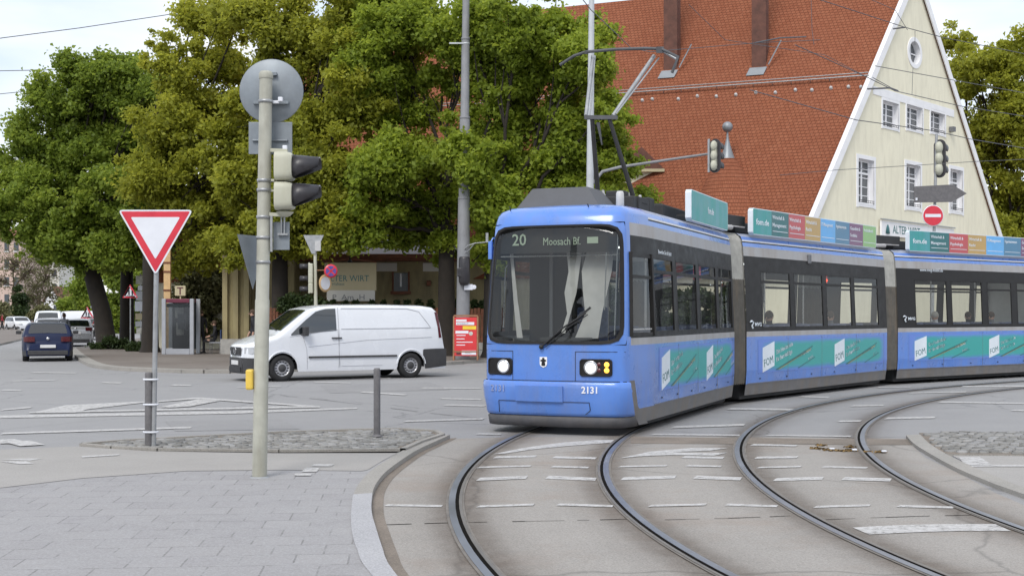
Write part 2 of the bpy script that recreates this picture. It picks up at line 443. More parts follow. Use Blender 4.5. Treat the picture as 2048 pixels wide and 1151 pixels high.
def empty(name, loc=(0, 0, 0), rz=0, **t):
    o = bpy.data.objects.new(name, None); o.location = loc; o.rotation_euler = (0, 0, rz); o.empty_display_size = .2
    COL.objects.link(o); return tag(o, **t)
def copy_tree(o, parent=None):
    c = o.copy(); COL.objects.link(c)
    if parent is not None: c.parent = parent
    for ch in list(o.children): copy_tree(ch, c)
    return c
_txt = {}
def text(s, size, m, parent, T, name='lettering', align='LEFT', depth=.001, bold=0, xs=1.0, **tags):
    """a line of lettering as a thin mesh; T places its baseline frame (x right, y up, z towards the reader)"""
    cu = bpy.data.curves.new('t', 'FONT'); cu.body = s; cu.size = size; cu.extrude = depth; cu.align_x = align; cu.offset = bold; cu.resolution_u = 2
    tmp = bpy.data.objects.new('t', cu); COL.objects.link(tmp)
    dg = bpy.context.evaluated_depsgraph_get(); dg.update()
    me = bpy.data.meshes.new_from_object(tmp.evaluated_get(dg)); bpy.data.objects.remove(tmp)
    me.name = name; me.materials.clear(); me.materials.append(MATS[m])
    me.transform(T @ Matrix.Diagonal((xs, 1, 1, 1)))
    o = bpy.data.objects.new(name, me); COL.objects.link(o)
    if parent is not None: o.parent = parent
    return tag(o, **tags)
def frame(o, x, n):
    """4x4 with local x along x, local z along n (text frame)"""
    x = Vector(x).normalized(); n = Vector(n).normalized(); y = n.cross(x).normalized(); x = y.cross(n)
    m = Matrix((x, y, n)).transposed().to_4x4(); m.translation = Vector(o); return m
def G(px, py, z=0.0):
    """photo pixel -> point of the plane at height z"""
    d = F * (EYE - z) / (py - HOR); return Vector(((px - 1024) / F * d, d, z))
def P3(px, py, Y):
    return Vector(((px - 1024) / F * Y, Y, EYE + (HOR - py) / F * Y))
def smooth_curve(pts, k=6):
    P = [Vector(p) for p in pts]; o = []
    for i in range(len(P) - 1):
        p0 = P[max(i - 1, 0)]; p1 = P[i]; p2 = P[i + 1]; p3 = P[min(i + 2, len(P) - 1)]
        for j in range(k):
            t = j / k
            o.append(.5 * ((2 * p1) + (p2 - p0) * t + (2 * p0 - 5 * p1 + 4 * p2 - p3) * t * t + (3 * p1 - p0 - 3 * p2 + p3) * t ** 3))
    o.append(P[-1]); return o

# ------------------------------------------------------------------ ground
def flat(name, pts, z, m, **t):
    me = bpy.data.meshes.new(name); bm = bmesh.new()
    vs = [bm.verts.new((p[0], p[1], z)) for p in pts]
    f = bm.faces.new(vs)
    if f.calc_area() and f.normal.z < 0: f.normal_flip()
    bm.normal_update()
    if f.normal.z < 0: f.normal_flip()
    bmesh.ops.triangulate(bm, faces=[f]); bm.to_mesh(me); bm.free(); me.materials.append(MATS[m])
    o = bpy.data.objects.new(name, me); COL.objects.link(o); return tag(o, **t)
def raised(name, pts, h, mtop, mside, **t):
    P = [(p[0], p[1]) for p in pts]
    a = sum(P[i][0] * P[(i + 1) % len(P)][1] - P[(i + 1) % len(P)][0] * P[i][1] for i in range(len(P)))
    if a < 0: P.reverse()
    me = bpy.data.meshes.new(name); bm = bmesh.new()
    top = [bm.verts.new((x, y, h)) for x, y in P]; bot = [bm.verts.new((x, y, -.02)) for x, y in P]
    f = bm.faces.new(top); n = len(P)
    for i in range(n):
        q = bm.faces.new((bot[i], bot[(i + 1) % n], top[(i + 1) % n], top[i])); q.material_index = 1
    bmesh.ops.triangulate(bm, faces=[f]); bm.to_mesh(me); bm.free()
    me.materials.append(MATS[mtop]); me.materials.append(MATS[mside])
    o = bpy.data.objects.new(name, me); COL.objects.link(o); return tag(o, **t)

flat('road', [(-600, -80), (600, -80), (600, 1500), (-600, 1500)], 0, 'asphalt', kind='structure')
KR = [G(*p) for p in ((900, 877), (868, 892), (835, 908), (800, 931), (769, 956), (749, 984), (743, 1013), (744, 1040), (751, 1066), (764, 1108), (782, 1151))]   # road side of the kerb
KL = [G(*p) for p in ((870, 879), (835, 895), (804, 910), (772, 930), (747, 947), (724, 970), (708, 997), (703, 1026), (702, 1055), (705, 1084), (716, 1118), (732, 1151))]
def extend(L):
    d = (L[-1] - L[-2]).normalized(); q = L[-1]
    return L + [q + Matrix.Rotation(R(6 * k), 3, 'Z') @ d * 1.2 * k for k in (1, 2, 3, 4)]
KR = smooth_curve(extend(KR)); KL = smooth_curve(extend(KL))
# warm asphalt of the tram crossing
seamL = G(900, 877)
bed = [p for p in KR] + [Vector((2.5, -2, 0)), Vector((14, -2, 0)), Vector((14, 6, 0)), G(2048, 1010), G(1990, 985), G(1915, 945), G(1850, 915), G(1812, 877), G(1500, 873), G(1270, 872), G(1100, 873)]
flat('track_bed', bed, .004, 'asphalt_warm', kind='structure')
flat('drain_channel', [G(1262, 874), G(1840, 879), G(1836, 890), G(1262, 887)], .008, 'drain_dirt', kind='structure')
# near pavement and path
kerb_z = .05
path_pts = [p for p in KL[::-1]]
corner_L = [G(-300, 918), G(155, 899), G(300, 909), G(560, 913), G(800, 912)]
raised('pavement', [(-10, 1), (KL[-1].x, 1)] + path_pts[:-12] + [G(790, 914)] + [G(560, 914), G(300, 910), G(155, 900), G(-300, 920)], kerb_z, 'paving_slabs', 'granite', kind='structure')
pa = [G(-300, 995), G(0, 986), G(165, 966), G(375, 951), G(560, 949), G(722, 951)]
pa = [Vector((p.x, p.y, 0)) for p in pa]
flat('path', pa + [G(735, 949), G(765, 930), G(795, 914), G(560, 914.5), G(300, 910.5), G(155, 900.5), G(-300, 920.5)], kerb_z + .004, 'asphalt_path', kind='structure')
# kerb stones along the curve
kb = MB()
n = min(len(KR), len(KL))
def resample(L, n):
    d = [0]
    for i in range(1, len(L)): d.append(d[-1] + (L[i] - L[i - 1]).length)
    o = []
    for k in range(n):
        t = d[-1] * k / (n - 1); j = 0
        while j < len(d) - 2 and d[j + 1] < t: j += 1
        o.append(L[j].lerp(L[j + 1], (t - d[j]) / max(1e-6, d[j + 1] - d[j])))
    return o
a = resample(KR, 61); b = resample(KL, 61)
for i in range(60):
    g = .006 if i % 3 == 2 else 0
    A0, A1 = a[i], a[i].lerp(a[i + 1], 1 - g); B0, B1 = b[i], b[i].lerp(b[i + 1], 1 - g)
    z0, z1 = -.02, kerb_z + .008
    vs = [(p.x, p.y, z) for z in (z0, z1) for p in (A0, A1, B1, B0)]
    kb.add(vs, [(4, 5, 6, 7), (0, 1, 5, 4), (1, 2, 6, 5), (2, 3, 7, 6), (3, 0, 4, 7)], 1 if i < 24 else 0)
kb.build('kerb', ['granite', 'granite_dark'], kind='structure')
gut = MB()
inner = [p + (p - q).normalized() * .11 for p, q in zip(a, b)]
for i in range(60):
    gut.add([(p.x, p.y, .008) for p in (a[i], inner[i], inner[i + 1], a[i + 1])], [(0, 1, 2, 3)])
gut.build('gutter', 'drain_dirt', kind='structure')

# cobbled islands (every stone modelled, too many to count)
def inside(poly, x, y):
    c = False; n = len(poly); j = n - 1
    for i in range(n):
        if (poly[i][1] > y) != (poly[j][1] > y) and x < (poly[j][0] - poly[i][0]) * (y - poly[i][1]) / (poly[j][1] - poly[i][1]) + poly[i][0]: c = not c
        j = i
    return c
def island(poly, z, seed):
    r = random.Random(seed)
    P = [(p[0], p[1]) for p in poly]
    raised('island', P, z - .02, 'drain_dirt', 'granite_dark', kind='structure')
    xs = [p[0] for p in P]; ys = [p[1] for p in P]
    m = MB(); s = .135; y = min(ys); row = 0
    while y < max(ys):
        x = min(xs) + (row % 2) * s / 2
        while x < max(xs):
            cx = x + r.uniform(-.02, .02); cy = y + r.uniform(-.02, .02)
            if all(inside(P, cx + dx, cy + dy) for dx in (-.07, .07) for dy in (-.07, .07)):
                w = s * r.uniform(.38, .47); h = s * r.uniform(.34, .45); a = r.uniform(-.45, .45); zz = z + r.uniform(-.008, .010)
                vs = []
                for k, (f, q) in enumerate(((1, z - .03), (.95, zz - .006), (.86, zz + .0))):
                    for ax, ay in ((-1, -1), (1, -1), (1, 1), (-1, 1)):
                        px = ax * w * f; py = ay * h * f
                        vs.append((cx + px * math.cos(a) - py * math.sin(a), cy + px * math.sin(a) + py * math.cos(a), q + r.uniform(-.006, .006) * (k > 0)))
                fs = [(8, 9, 10, 11)]
                for k in (0, 4):
                    for i in range(4): fs.append((k + i, k + (i + 1) % 4, k + 4 + (i + 1) % 4, k + 4 + i))
                m.add(vs, fs, r.choice((0, 0, 1, 2)), True)
            x += s
        y += s * .92; row += 1
    return m
mat('cobble_a', (.24, .235, .225), .8, 0, .25, 9, bmp=.2, bscale=40)
mat('cobble_b', (.185, .18, .17), .8, 0, .25, 9, bmp=.2, bscale=40)
mat('cobble_c', (.29, .285, .28), .8, 0, .2, 9, bmp=.2, bscale=40)
isl = [G(*p) for p in ((168, 898), (250, 891), (345, 886), (450, 880), (560, 874), (700, 869), (800, 867), (866, 871), (880, 878), (835, 893), (800, 909), (560, 911), (320, 908), (230, 904))]
island(isl, .075, 3).build('cobblestones', ['cobble_a', 'cobble_b', 'cobble_c'], label='grey cobblestones filling the pointed traffic island left of the rails', cat='cobblestones', kind='stuff')
isr = [G(*p) for p in ((1838, 869), (2048, 867), (2300, 868), (2300, 917), (2048, 914), (1895, 912), (1862, 897))]
island(isr, .05, 5).build('cobblestones', ['cobble_a', 'cobble_b', 'cobble_c'], label='grey cobblestones of the island at the right edge', cat='cobblestones', kind='stuff')
raised('pavement', [G(1905, 915), G(2300, 919), G(2600, 1300), G(2048, 983), G(1985, 957), G(1950, 940)], .03, 'asphalt_path', 'granite', kind='structure')
kk = MB()
RK = smooth_curve([G(*p) for p in ((1812, 876), (1828, 893), (1862, 915), (1915, 944), (1985, 974), (2048, 997), (2300, 1090))], 5)
RL = smooth_curve([G(*p) for p in ((1840, 874), (1858, 892), (1890, 913), (1945, 940), (2005, 966), (2060, 988), (2310, 1080))], 5)
for i in range(len(RK) - 1):
    vs = [(p.x, p.y, z) for z in (-.02, .045) for p in (RK[i], RK[i + 1], RL[i + 1], RL[i])]
    kk.add(vs, [(4, 7, 6, 5), (0, 4, 5, 1), (2, 6, 7, 3), (1, 5, 6, 2), (0, 3, 7, 4)], 0)
kk.build('kerb', ['granite_dark'], kind='structure')
lipm = MB()
for L, w in ((isl, .07),):
    n = len(L); cx = sum(p.x for p in L) / n; cy = sum(p.y for p in L) / n
    for i in range(n):
        p, q = L[i], L[(i + 1) % n]; c = Vector((cx, cy, 0))
        d = (q - p).normalized(); nn = Vector((d.y, -d.x, 0))
        if nn.dot(c - p) > 0: nn = -nn
        pts = [p - nn * .0, q - nn * .0, q + nn * w, p + nn * w]
        vs = [(k.x, k.y, z) for z in (-.01, .082 + .0004 * (i % 3)) for k in pts]
        lipm.add(vs, [(4, 5, 6, 7), (3, 2, 6, 7), (0, 1, 5, 4)], 0)
lipm.build('kerb', ['granite_dark'], kind='structure')

# far pavement beyond the junction
fp = [G(*p) for p in ((139, 700), (150, 712), (172, 727), (205, 737), (295, 743), (460, 746), (700, 738), (900, 729), (980, 724), (1300, 716))]
raised('pavement', [(-30, 130), (-26, 90)] + fp + [(40, 52), (60, 130)], .1, 'far_pavement', 'granite_dark', kind='structure')
kf = MB(); f0 = smooth_curve(fp, 4)
for i in range(len(f0) - 1):
    p, q = f0[i], f0[i + 1]; d = (q - p).normalized(); nn = Vector((d.y, -d.x, 0)) * .3
    vs = [(k.x, k.y, z) for z in (-.01, .106) for k in (p + nn * .3, q + nn * .3, q - nn, p - nn)]
    kf.add(vs, [(4, 7, 6, 5), (0, 4, 5, 1), (2, 3, 7, 6)], 0)
kf.build('kerb', ['granite_dark'], kind='structure')
raised('pavement', [(-60, 60), (-26, 62), (-36, 95), (-60, 150), (-90, 190), (-200, 190), (-200, 60)], .1, 'far_pavement', 'granite_dark', kind='structure')
raised('pavement', [(8.5, 44), (60, 60), (60, 51), (20, 41)], .1, 'far_pavement', 'granite_dark', kind='structure')

# painted markings: quads in ground coordinates
pm = MB()
_z = [.012]
def mark(*pp, z=None):
    """polygon of photo points lying on the ground"""
    _z[0] = .009 + (len(pm.f) % 5) * .0007
    q = [G(*p) for p in pp]
    zz = _z[0] if z is None else z
    pm.add([(p.x, p.y, zz) for p in q], [tuple(range(len(q)))])
def dash(x0, x1, y0, y1, t, dz=None):
    mark((x0, y0 + t / 2), (x1, y1 + t / 2), (x1 + 4, y1 - t / 2), (x0 + 8, y0 - t / 2), z=dz)
for x0, x1, y0, y1, t in (
    (985, 1070, 915, 913, 4), (1103, 1190, 915, 917, 4), (952, 1060, 935.5, 932.5, 3), (1100, 1175, 934, 936, 3), (952, 1052, 959.5, 955.5, 6), (1090, 1190, 955, 959, 6),
    (768, 882, 1011, 1013, 4), (952, 1066, 1014, 1010, 4), (1112, 1224, 1010, 1013.5, 4), (1295, 1410, 1013, 1010, 4), (1448, 1553, 1010, 1013, 4), (1626, 1738, 1014.5, 1011.5, 4), (1792, 1905, 1013, 1016, 4),
    (1235, 1332, 934, 932, 3), (1370, 1440, 932, 934, 3), (1362, 1445, 914.5, 916, 4), (1240, 1349, 958, 954.5, 6), (1386, 1480, 955, 958.5, 6), (1508, 1593, 916, 915, 4), (1512, 1600, 936, 934, 3), (1642, 1732, 934, 936, 3),
    (1545, 1644, 960, 957, 6), (1682, 1780, 958, 960.5, 6), (1340, 1487, 855, 850, 4), (1453, 1602, 818, 820, 3.2), (1597, 1656, 793, 795, 2.5), (1673, 1720, 843, 842, 3), (1768, 1868, 837, 835, 3.5),
    (1700, 1765, 812, 811, 2.5), (1750, 1820, 775, 774, 2), (1920, 2100, 773, 772, 3), (1875, 2048, 804, 807, 2.5), (2020, 2100, 821, 822, 2.5), (1815, 1930, 786, 784, 2), (1500, 1592, 890, 892, 3.2),
    (1300, 1500, 869, 871, 2.5), (1530, 1700, 871, 873, 2.2), (950, 1000, 868, 869, 2.2), (805, 965, 843, 838, 3), (720, 810, 784, 790, 2.2), (878, 960, 797, 799, 2), (886, 968, 810, 812, 2.4), (625, 700, 764, 766, 1.6), (840, 960, 776, 777, 1.6),
    (0, 380, 867.5, 855.5, 3.4), (0, 40, 780, 781, 2), (200, 240, 765, 766, 2), (340, 380, 770, 771, 2), (0, 60, 820, 815, 3), (60, 150, 745, 746, 1.6), (20, 110, 762, 760, 1.6), (470, 560, 775, 772, 1.4), (700, 780, 757, 756, 1.4)):
    dash(x0, x1, y0, y1, t)
# crossing triangles / hatched area
mark((0, 836.5), (0, 831.5), (470, 822.5), (714, 815.5), (714, 818), (470, 827.5), z=.010)
mark((59, 827), (130, 811), (270, 804), (292, 803.5), (292, 805), (175, 819), (150, 826), z=.0125)
mark((59, 827), (59, 824.5), (600, 812.5), (640, 813), (640, 815.5), z=.0137)
mark((317, 802.5), (385, 796), (400, 795.5), (640, 813), (610, 813.5), (395, 798.5), (317, 804.5), z=.0149)
mark((320, 815), (395, 799), (440, 802), (380, 813.5), (340, 816), z=.0161)
# arrows on the track bed
mark((985, 909), (1050, 896), (1120, 886), (1190, 881), (1235, 880), (1235, 885), (1180, 889), (1120, 894), (1060, 900), (1010, 908))
mark((1240, 917), (1300, 904), (1380, 897), (1455, 897), (1420, 902), (1345, 905), (1400, 907), (1455, 906), (1430, 912), (1340, 911), (1290, 913))
# thick bar lower right
q = smooth_curve([Vector((1705, 1056, 0)), Vector((1780, 1052, 0)), Vector((1880, 1049.5, 0)), Vector((1990, 1049, 0))], 3)
q2 = smooth_curve([Vector((1738, 1070, 0)), Vector((1820, 1066, 0)), Vector((1920, 1063, 0)), Vector((2022, 1063, 0))], 3)
pm.add([tuple(G(p.x, p.y)[:2]) + (.0095,) for p in q + q2[::-1]], [tuple(range(len(q + q2)))])
for poly in (((1917, 913), (1960, 913), (1985, 929), (1932, 930)), ((1935, 929), (2080, 928), (2080, 932), (1938, 932))):
    pm.add([tuple(G(x, y, .036)) for x, y in poly], [(0, 1, 2, 3)])
for poly in (((628, 927), (668, 927), (662, 931.5), (622, 931.5)), ((612, 934), (640, 934), (634, 942), (602, 943)), ((590, 946), (624, 946), (622, 950), (588, 950)),
             ((0, 878), (28, 877), (60, 884), (0, 886)), ((10, 883), (60, 880), (90, 888), (40, 891)), ((0, 918), (40, 916), (85, 916), (60, 920), (0, 923)), ((0, 922), (50, 921), (68, 926), (40, 927)), ((162, 911), (240, 907), (236, 909.5), (165, 914))):
    _k = len(pm.f) % 4 * .0012
    pm.add([tuple(G(x, y, kerb_z + .008 + _k)) if poly[0][0] > 150 or y > 910 else tuple(G(x, y, .012 + _k)) for x, y in poly], [(0, 1, 2, 3)])
for k in range(len(pm.f)):
    f = pm.f[k]; P = [Vector(pm.v[i]) for i in f]
    a = sum(P[i].x * P[(i + 1) % len(P)].y - P[(i + 1) % len(P)].x * P[i].y for i in range(len(P)))
    if a < 0: pm.f[k] = tuple(reversed(f))
pm.build('road_markings', 'road_paint', kind='structure')

# bitumen seams and repair patches
tar = MB()
def tarline(pts, w, z):
    L_ = smooth_curve([G(*p) for p in pts], 6); rr_ = random.Random(len(pts))
    for i in range(len(L_) - 1):
        if rr_.random() < .22: continue
        p, q = L_[i], L_[i + 1]; d = (q - p).normalized(); n_ = Vector((-d.y, d.x, 0)) * w * rr_.uniform(.4, 1)
        tar.add([(k.x, k.y, z) for k in (p - n_, q - n_, q + n_, p + n_)], [(0, 1, 2, 3)])
tarline(((765, 1050), (900, 1046), (1050, 1043), (1200, 1040), (1290, 1037)), .010, .0075)
tarline(((1330, 1040), (1480, 1036), (1580, 1032)), .009, .0075)
tarline(((1640, 1040), (1800, 1034), (1960, 1030)), .009, .0075)
tarline(((-40, 906), (40, 903), (158, 897)), .012, .0085)
tarline(((560, 790), (700, 806), (860, 826), (960, 836)), .012, .0085)
tar.build('tar_seam', 'rail_groove', kind='structure')
flat('repair_patch', [G(330, 842), G(560, 838), (G(600, 858)), G(350, 862)], .0042, 'asphalt_dark', kind='structure')
flat('repair_patch', [G(640, 770), G(860, 764), (G(900, 779)), G(660, 786)], .0042, 'asphalt_dark', kind='structure')

# ------------------------------------------------------------------ rails
O_ = np.array([28., 10.8])
PA = [0.6963136554419986, -3.6714380650057707, 7.1931394927078935, -5.705063561291311, 1.7534507267181028, 28.4724017905254]
PB = [0.7372012380326423, -3.8967384896567325, 7.637764092883994, -6.0718453646409145, 1.8560716673219189, 27.034337376062027]
PC = [0.329180444425752, -1.9474253197727214, 4.2080526905857205, -3.3463831372969537, 0.8955566455651421, 25.52349276793995]
PD = [0.8819567133171153, -3.825927539918792, 5.9092848364265285, -3.3360192348354256, 0.5676853535153744, 24.084531672826937]
TH = np.linspace(-.36, 1.15, 110)
def rail_r(p, t):
    t0 = -.12
    if t < t0: # straighten gently below the fitted part
        s = (np.polyval(p, t0 + .02) - np.polyval(p, t0)) / .02
        return np.polyval(p, t0) + s * (t - t0)
    if p is PD and t > .84: return np.polyval(PC, t) - 1.45 + (np.polyval(PD, .84) - np.polyval(PC, .84) + 1.45) * max(0, 1 - (t - .84) * 4)
    return np.polyval(p, t)
def rail_pts(p, off): return [(O_[0] - (rail_r(p, t) + off) * math.cos(t), O_[1] + (rail_r(p, t) + off) * math.sin(t)) for t in TH]
def strip(mb, p, o0, o1, z, mi=0):
    A_ = rail_pts(p, o0); B_ = rail_pts(p, o1)
    mb.grid([[(x, y, z) for x, y in A_], [(x, y, z) for x, y in B_]], mi, True, flip=True)
def rail(p, inner, label):
    """grooved rail; inner = sign of the offset that points to the other rail of the pair"""
    m = MB(); s = inner
    strip(m, p, -s * .075, -s * .015, .012, 0) if s < 0 else strip(m, p, -.075, -.015, .012, 0)
    m2 = MB()
    def st(o0, o1, z, mi):
        a, b = sorted((o0 * s, o1 * s)); strip(m2, p, b, a, z, mi)
    st(-.075, -.015, .015, 0); st(-.015, .018, .0125, 1); st(.018, .045, .0145, 2); st(-.10, -.075, .0118, 3); st(.045, .065, .0118, 3)
    m2.build('rail', ['rail_steel', 'rail_groove', 'rail_lip', 'rail_bed'], kind='structure')
for p, s in ((PA, -1), (PB, 1), (PC, -1), (PD, 1)): rail(p, s, '')
# rust and brake dust beside the rails: real stains on the surface
gm = []
gv = []; gf = []; ga = []
for p in (PA, PB, PC, PD):
    offs = [-.55, -.3, -.14, 0, .14, .3, .55]; al = [0, .10, .38, .5, .38, .10, 0]
    base = len(gv)
    for o in offs: gv += [(x, y, .0065) for x, y in rail_pts(p, o)]
    ga += [a_ for a_ in al for _ in TH]
    nT = len(TH)
    for i in range(len(offs) - 1):
        for j in range(nT - 1): gf.append((base + i * nT + j, base + i * nT + j + 1, base + (i + 1) * nT + j + 1, base + (i + 1) * nT + j))
me = bpy.data.meshes.new('rail_grime'); me.from_pydata(gv, [], gf); me.materials.append(MATS['track_grime'])
at = me.attributes.new('grime', 'FLOAT', 'POINT'); at.data.foreach_set('value', ga)
o = bpy.data.objects.new('rail_grime', me); COL.objects.link(o); tag(o, kind='structure')

# ================================================================== the tram
tram = empty('tram', (0, 0, 0), label='blue articulated three-section tram with teal advertising, taking the curve towards the camera', cat='tram')
def section_frame(ox, oy, deg):
    h = R(deg); f = Vector((-math.sin(h), -math.cos(h), 0)); l = Vector((math.cos(h), -math.sin(h), 0))
    m = Matrix((f, l, Vector((0, 0, 1)))).transposed().to_4x4(); m.translation = Vector((ox, oy, 0)); return m
S1 = section_frame(.545, 17.50, 22)
S2 = section_frame(3.53, 24.39, 37)
S3 = section_frame(8.54, 30.86, 52)
LEN = [6.8, 7.35, 7.6]
def on_plane(S, px, py, axis, c):
    """photo pixel seen on the local plane axis=c of a frame, in local coordinates"""
    d = Vector(((px - 1024) / F, 1, (HOR - py) / F)); o = Vector((0, 0, EYE))
    I = S.inverted(); lo = I @ o; ld = I.to_3x3() @ d
    t = (c - lo[axis]) / ld[axis]; return lo + ld * t
def side_x(S, px): return on_plane(S, px, 600, 1, 1.15).x
ROWS = [(.15, 1.10), (.36, 1.13), (.62, 1.15), (1.26, 1.15), (1.36, 1.15), (1.42, 1.148), (2.36, 1.11), (2.53, 1.10), (2.80, 1.085), (2.98, 1.07), (3.055, 1.055), (3.08, 1.05), (3.105, 1.05), (3.17, 1.02), (3.23, .93), (3.28, .62), (3.29, 0)]
SHIFT = ([.15, .36, .62, 1.26, 2.98, 3.055, 3.105, 3.17, 3.23, 3.28, 3.29], [-.06, -.03, 0, 0, -.17, -.19, -.22, -.29, -.44, -.80, -1.0])
NOSE = [(-1.25, 1.15), (-.90, 1.135), (-.55, 1.11), (-.28, 1.08), (-.17, 1.05), (-.105, .99), (-.065, .86), (-.035, .58), (-.01, .30), (0, 0)]
def hw(z): return float(np.interp(z, [r[0] for r in ROWS], [r[1] for r in ROWS]))
def shift(z): return float(np.interp(z, SHIFT[0], SHIFT[1]))
_ny = [p[1] for p in NOSE][::-1]; _nx = [p[0] for p in NOSE][::-1]
def front(y, z, off=0):
    w = hw(min(z, 3.0)) / 1.15; a = min(abs(y) / w, 1.15)
    x = float(np.interp(a, _ny, _nx)); x2 = float(np.interp(min(a + .02, 1.15), _ny, _nx))
    sl = (x - x2) / .02; k = 1 / math.sqrt(1 + sl * sl)
    wt = min(1, max(0, (x + 1.25) / .95))
    return (x + shift(z) * wt + off * k, y + math.copysign(off * k * sl, y), z)
wins = [[(1312, 1351), (1357, 1397), (1402, 1436), (1440, 1468)], [(1525, 1584), (1591, 1649), (1655, 1706), (1711, 1759)], [(1832, 1897), (1905, 1967), (1977, 2026), (2036, 2090), (2100, 2150)]]
SECS = []
MAT_T = ['tram_blue', 'tram_grey', 'tram_black', 'tram_skirt', 'trim_white', 'tram_roof', 'tram_dark', 'tram_inner']
def row_mat(k, nose, xm=0):
    z = (ROWS[k][0] + ROWS[k + 1][0]) / 2
    if z < .36: return 3
    if nose: return 0 if z < 3.2 else 0
    if z < 1.26: return 0
    if z < 1.36: return 1
    if z < 2.80: return 2
    if z < 2.98: return 1
    if z < 3.055: return 0
    if z < 3.08: return 2
    if z < 3.105: return 4
    if z < 3.2: return 0
    return 5
for si, (S, L, nm, lab) in enumerate(((S1, LEN[0], 'front_section', 'leading section with the cab'), (S2, LEN[1], 'middle_section', None), (S3, LEN[2], 'rear_section', None))):
    x_start = -1.25 if si == 0 else 0.0
    ops = sorted([(side_x(S, a), side_x(S, b)) for a, b in wins[si]], key=lambda t: -t[0])
    ops = [(min(a, x_start - .06), max(b, -L + .1)) for a, b in ops if a > -L + .2]
    xs = sorted({x_start, -L, *[round(v, 4) for ab in ops for v in ab]}, reverse=True)
    # columns from the right rear round the nose to the left rear
    right = [(x, -1.15) for x in reversed(xs)]; left = [(x, 1.15) for x in xs]
    if si == 0:
        colsN = [(x, -y) for x, y in NOSE[1:]] + [(x, y) for x, y in NOSE[1:-1]][::-1]
    else: colsN = []
    cols = right + colsN + left
    pts = []
    for z, h in ROWS:
        row = []
        for x, y in cols:
            wt = min(1, max(0, (x + 1.25) / .95)) if si == 0 else 0
            row.append((x + shift(z) * wt, y * h / 1.15, z))
        pts.append(row)
    m = MB(); nC = len(cols)
    vs = [p for r in pts for p in r]; base = 0
    m.v = [tuple(p) for p in vs]
    nr, nl = len(right), len(left)
    for i in range(len(ROWS) - 1):
        zm = (ROWS[i][0] + ROWS[i + 1][0]) / 2
        for j in range(nC - 1):
            if si and j == nr - 1: continue          # no wall across the open end
            nose = si == 0 and (nr - 1 <= j < nC - nl)
            xm = (cols[j][0] + cols[j + 1][0]) / 2; side = abs(cols[j][1]) > 1.14 and abs(cols[j + 1][1]) > 1.14
            if 1.42 < zm < 2.53 and side and any(b < xm < a for a, b in ops): continue
            ym = (cols[j][1] + cols[j + 1][1]) / 2
            mi = row_mat(i, nose)
            if nose:
                if abs(ym) < 1.03 and 1.26 < zm < 2.98: continue
                if abs(ym) > 1.08:
                    if 1.42 < zm < 2.53 and abs(ym) > 1.08: 
                        continue
                    mi = row_mat(i, False)
                    if zm > 2.98: mi = 0
            m.f.append((i * nC + j, i * nC + j + 1, (i + 1) * nC + j + 1, (i + 1) * nC + j)); m.m.append(mi); m.s.append(nose)
    # roof across and end bulkheads
    top = len(ROWS) - 1
    for xe, flip in ([(-L, 0)] if si == 2 else []):
        ring = [(xe, -h, z) for z, h in ROWS] + [(xe, h, z) for z, h in reversed(ROWS)]
        m.add(ring, [tuple(range(len(ring))) if not flip else tuple(reversed(range(len(ring))))], 7)
    # underframe, floor, ceiling lining
    xr, xf = -L + .05, (x_start - .05)
    m.box(((xr + xf) / 2, 0, .285), (xf - xr, 1.95, .43), 6)  # underframe reaches low, shaped to deepen the shade beneath the tram
    m.box(((xr + xf) / 2, 0, 2.72), (xf - xr, 2.0, .04), 7)
    m.box(((xr + xf) / 2, 0, .50), (xf - xr, 2.16, .02), 7)
    for yy in (-1.09, 1.09): m.box(((xr + xf) / 2, yy, .92), (xf - xr, .02, .8), 7)
    for k in (.28, .72):
        xc = xr + (xf - xr) * k
        for yy in (-.72, .72): m.lathe([(0, -.06), (.30, -.06), (.33, -.03), (.33, .05), (0, .05)], M4((xc, yy, .33), 0, R(90)), 20, 6)
    body = m.build(nm, MAT_T, tram, label=lab)
    body.matrix_local = S
    SECS.append(body)
    # side windows with sliding top light
    allops = [(a, b, 1) for a, b in ops] + [(a, b, -1) for a, b in ops]
    for a, b, sd in allops:
        w = MB(); e = .022
        def P(x, z, o=0): return (x, sd * (hw(z) * 1.0 - .012 + o), z)
        w.grid([[P(a, 1.42), P(b, 1.42)], [P(a, 2.30), P(b, 2.30)]], 0, False)
        w.grid([[P(a, 2.34), P(b, 2.34)], [P(a, 2.53), P(b, 2.53)]], 0, False)
        w.bar(P(a, 2.32), P(b, 2.32), .03, .05, 1)
        for z in (1.43, 2.52): w.bar(P(a, z), P(b, z), .03, .03, 1)
        for x in (a - .012, b + .012): w.bar(P(x, 1.42), P(x, 2.53), .03, .03, 1)
        w.build('window', ['tram_glass', 'tram_black'], body)
    # seats and grab poles
    ns = 4 if si == 0 else 6
    for k in range(ns):
        xc = -(1.9 if si == 0 else .9) - k * (L - (2.5 if si == 0 else 1.5)) / ns
        for sd in (-1, 1):
            s_ = MB(); s_.box((xc, sd * .68, .78), (.42, .8, .09)); s_.box((xc - .22, sd * .68, 1.12), (.07, .8, .72)); s_.box((xc, sd * .68, .6), (.3, .5, .3), 1)
            s_.build('seat', ['seat_fabric', 'tram_dark'], body, bevel=.02)
        if k % 2 == 0:
            g_ = MB(); g_.tube((xc + .3, .3, .48), (xc + .3, .3, 2.70), .017, n=8); g_.build('grab_pole', 'steel_bar', body)
    hl = MB(); hl.box(((xr + xf) / 2, .55, 2.695), (xf - xr - .4, .12, .03)); hl.build('cabin_fill_strip', 'cabin_fill_glow', body)  # added glowing strip that lightens the cabin from inside
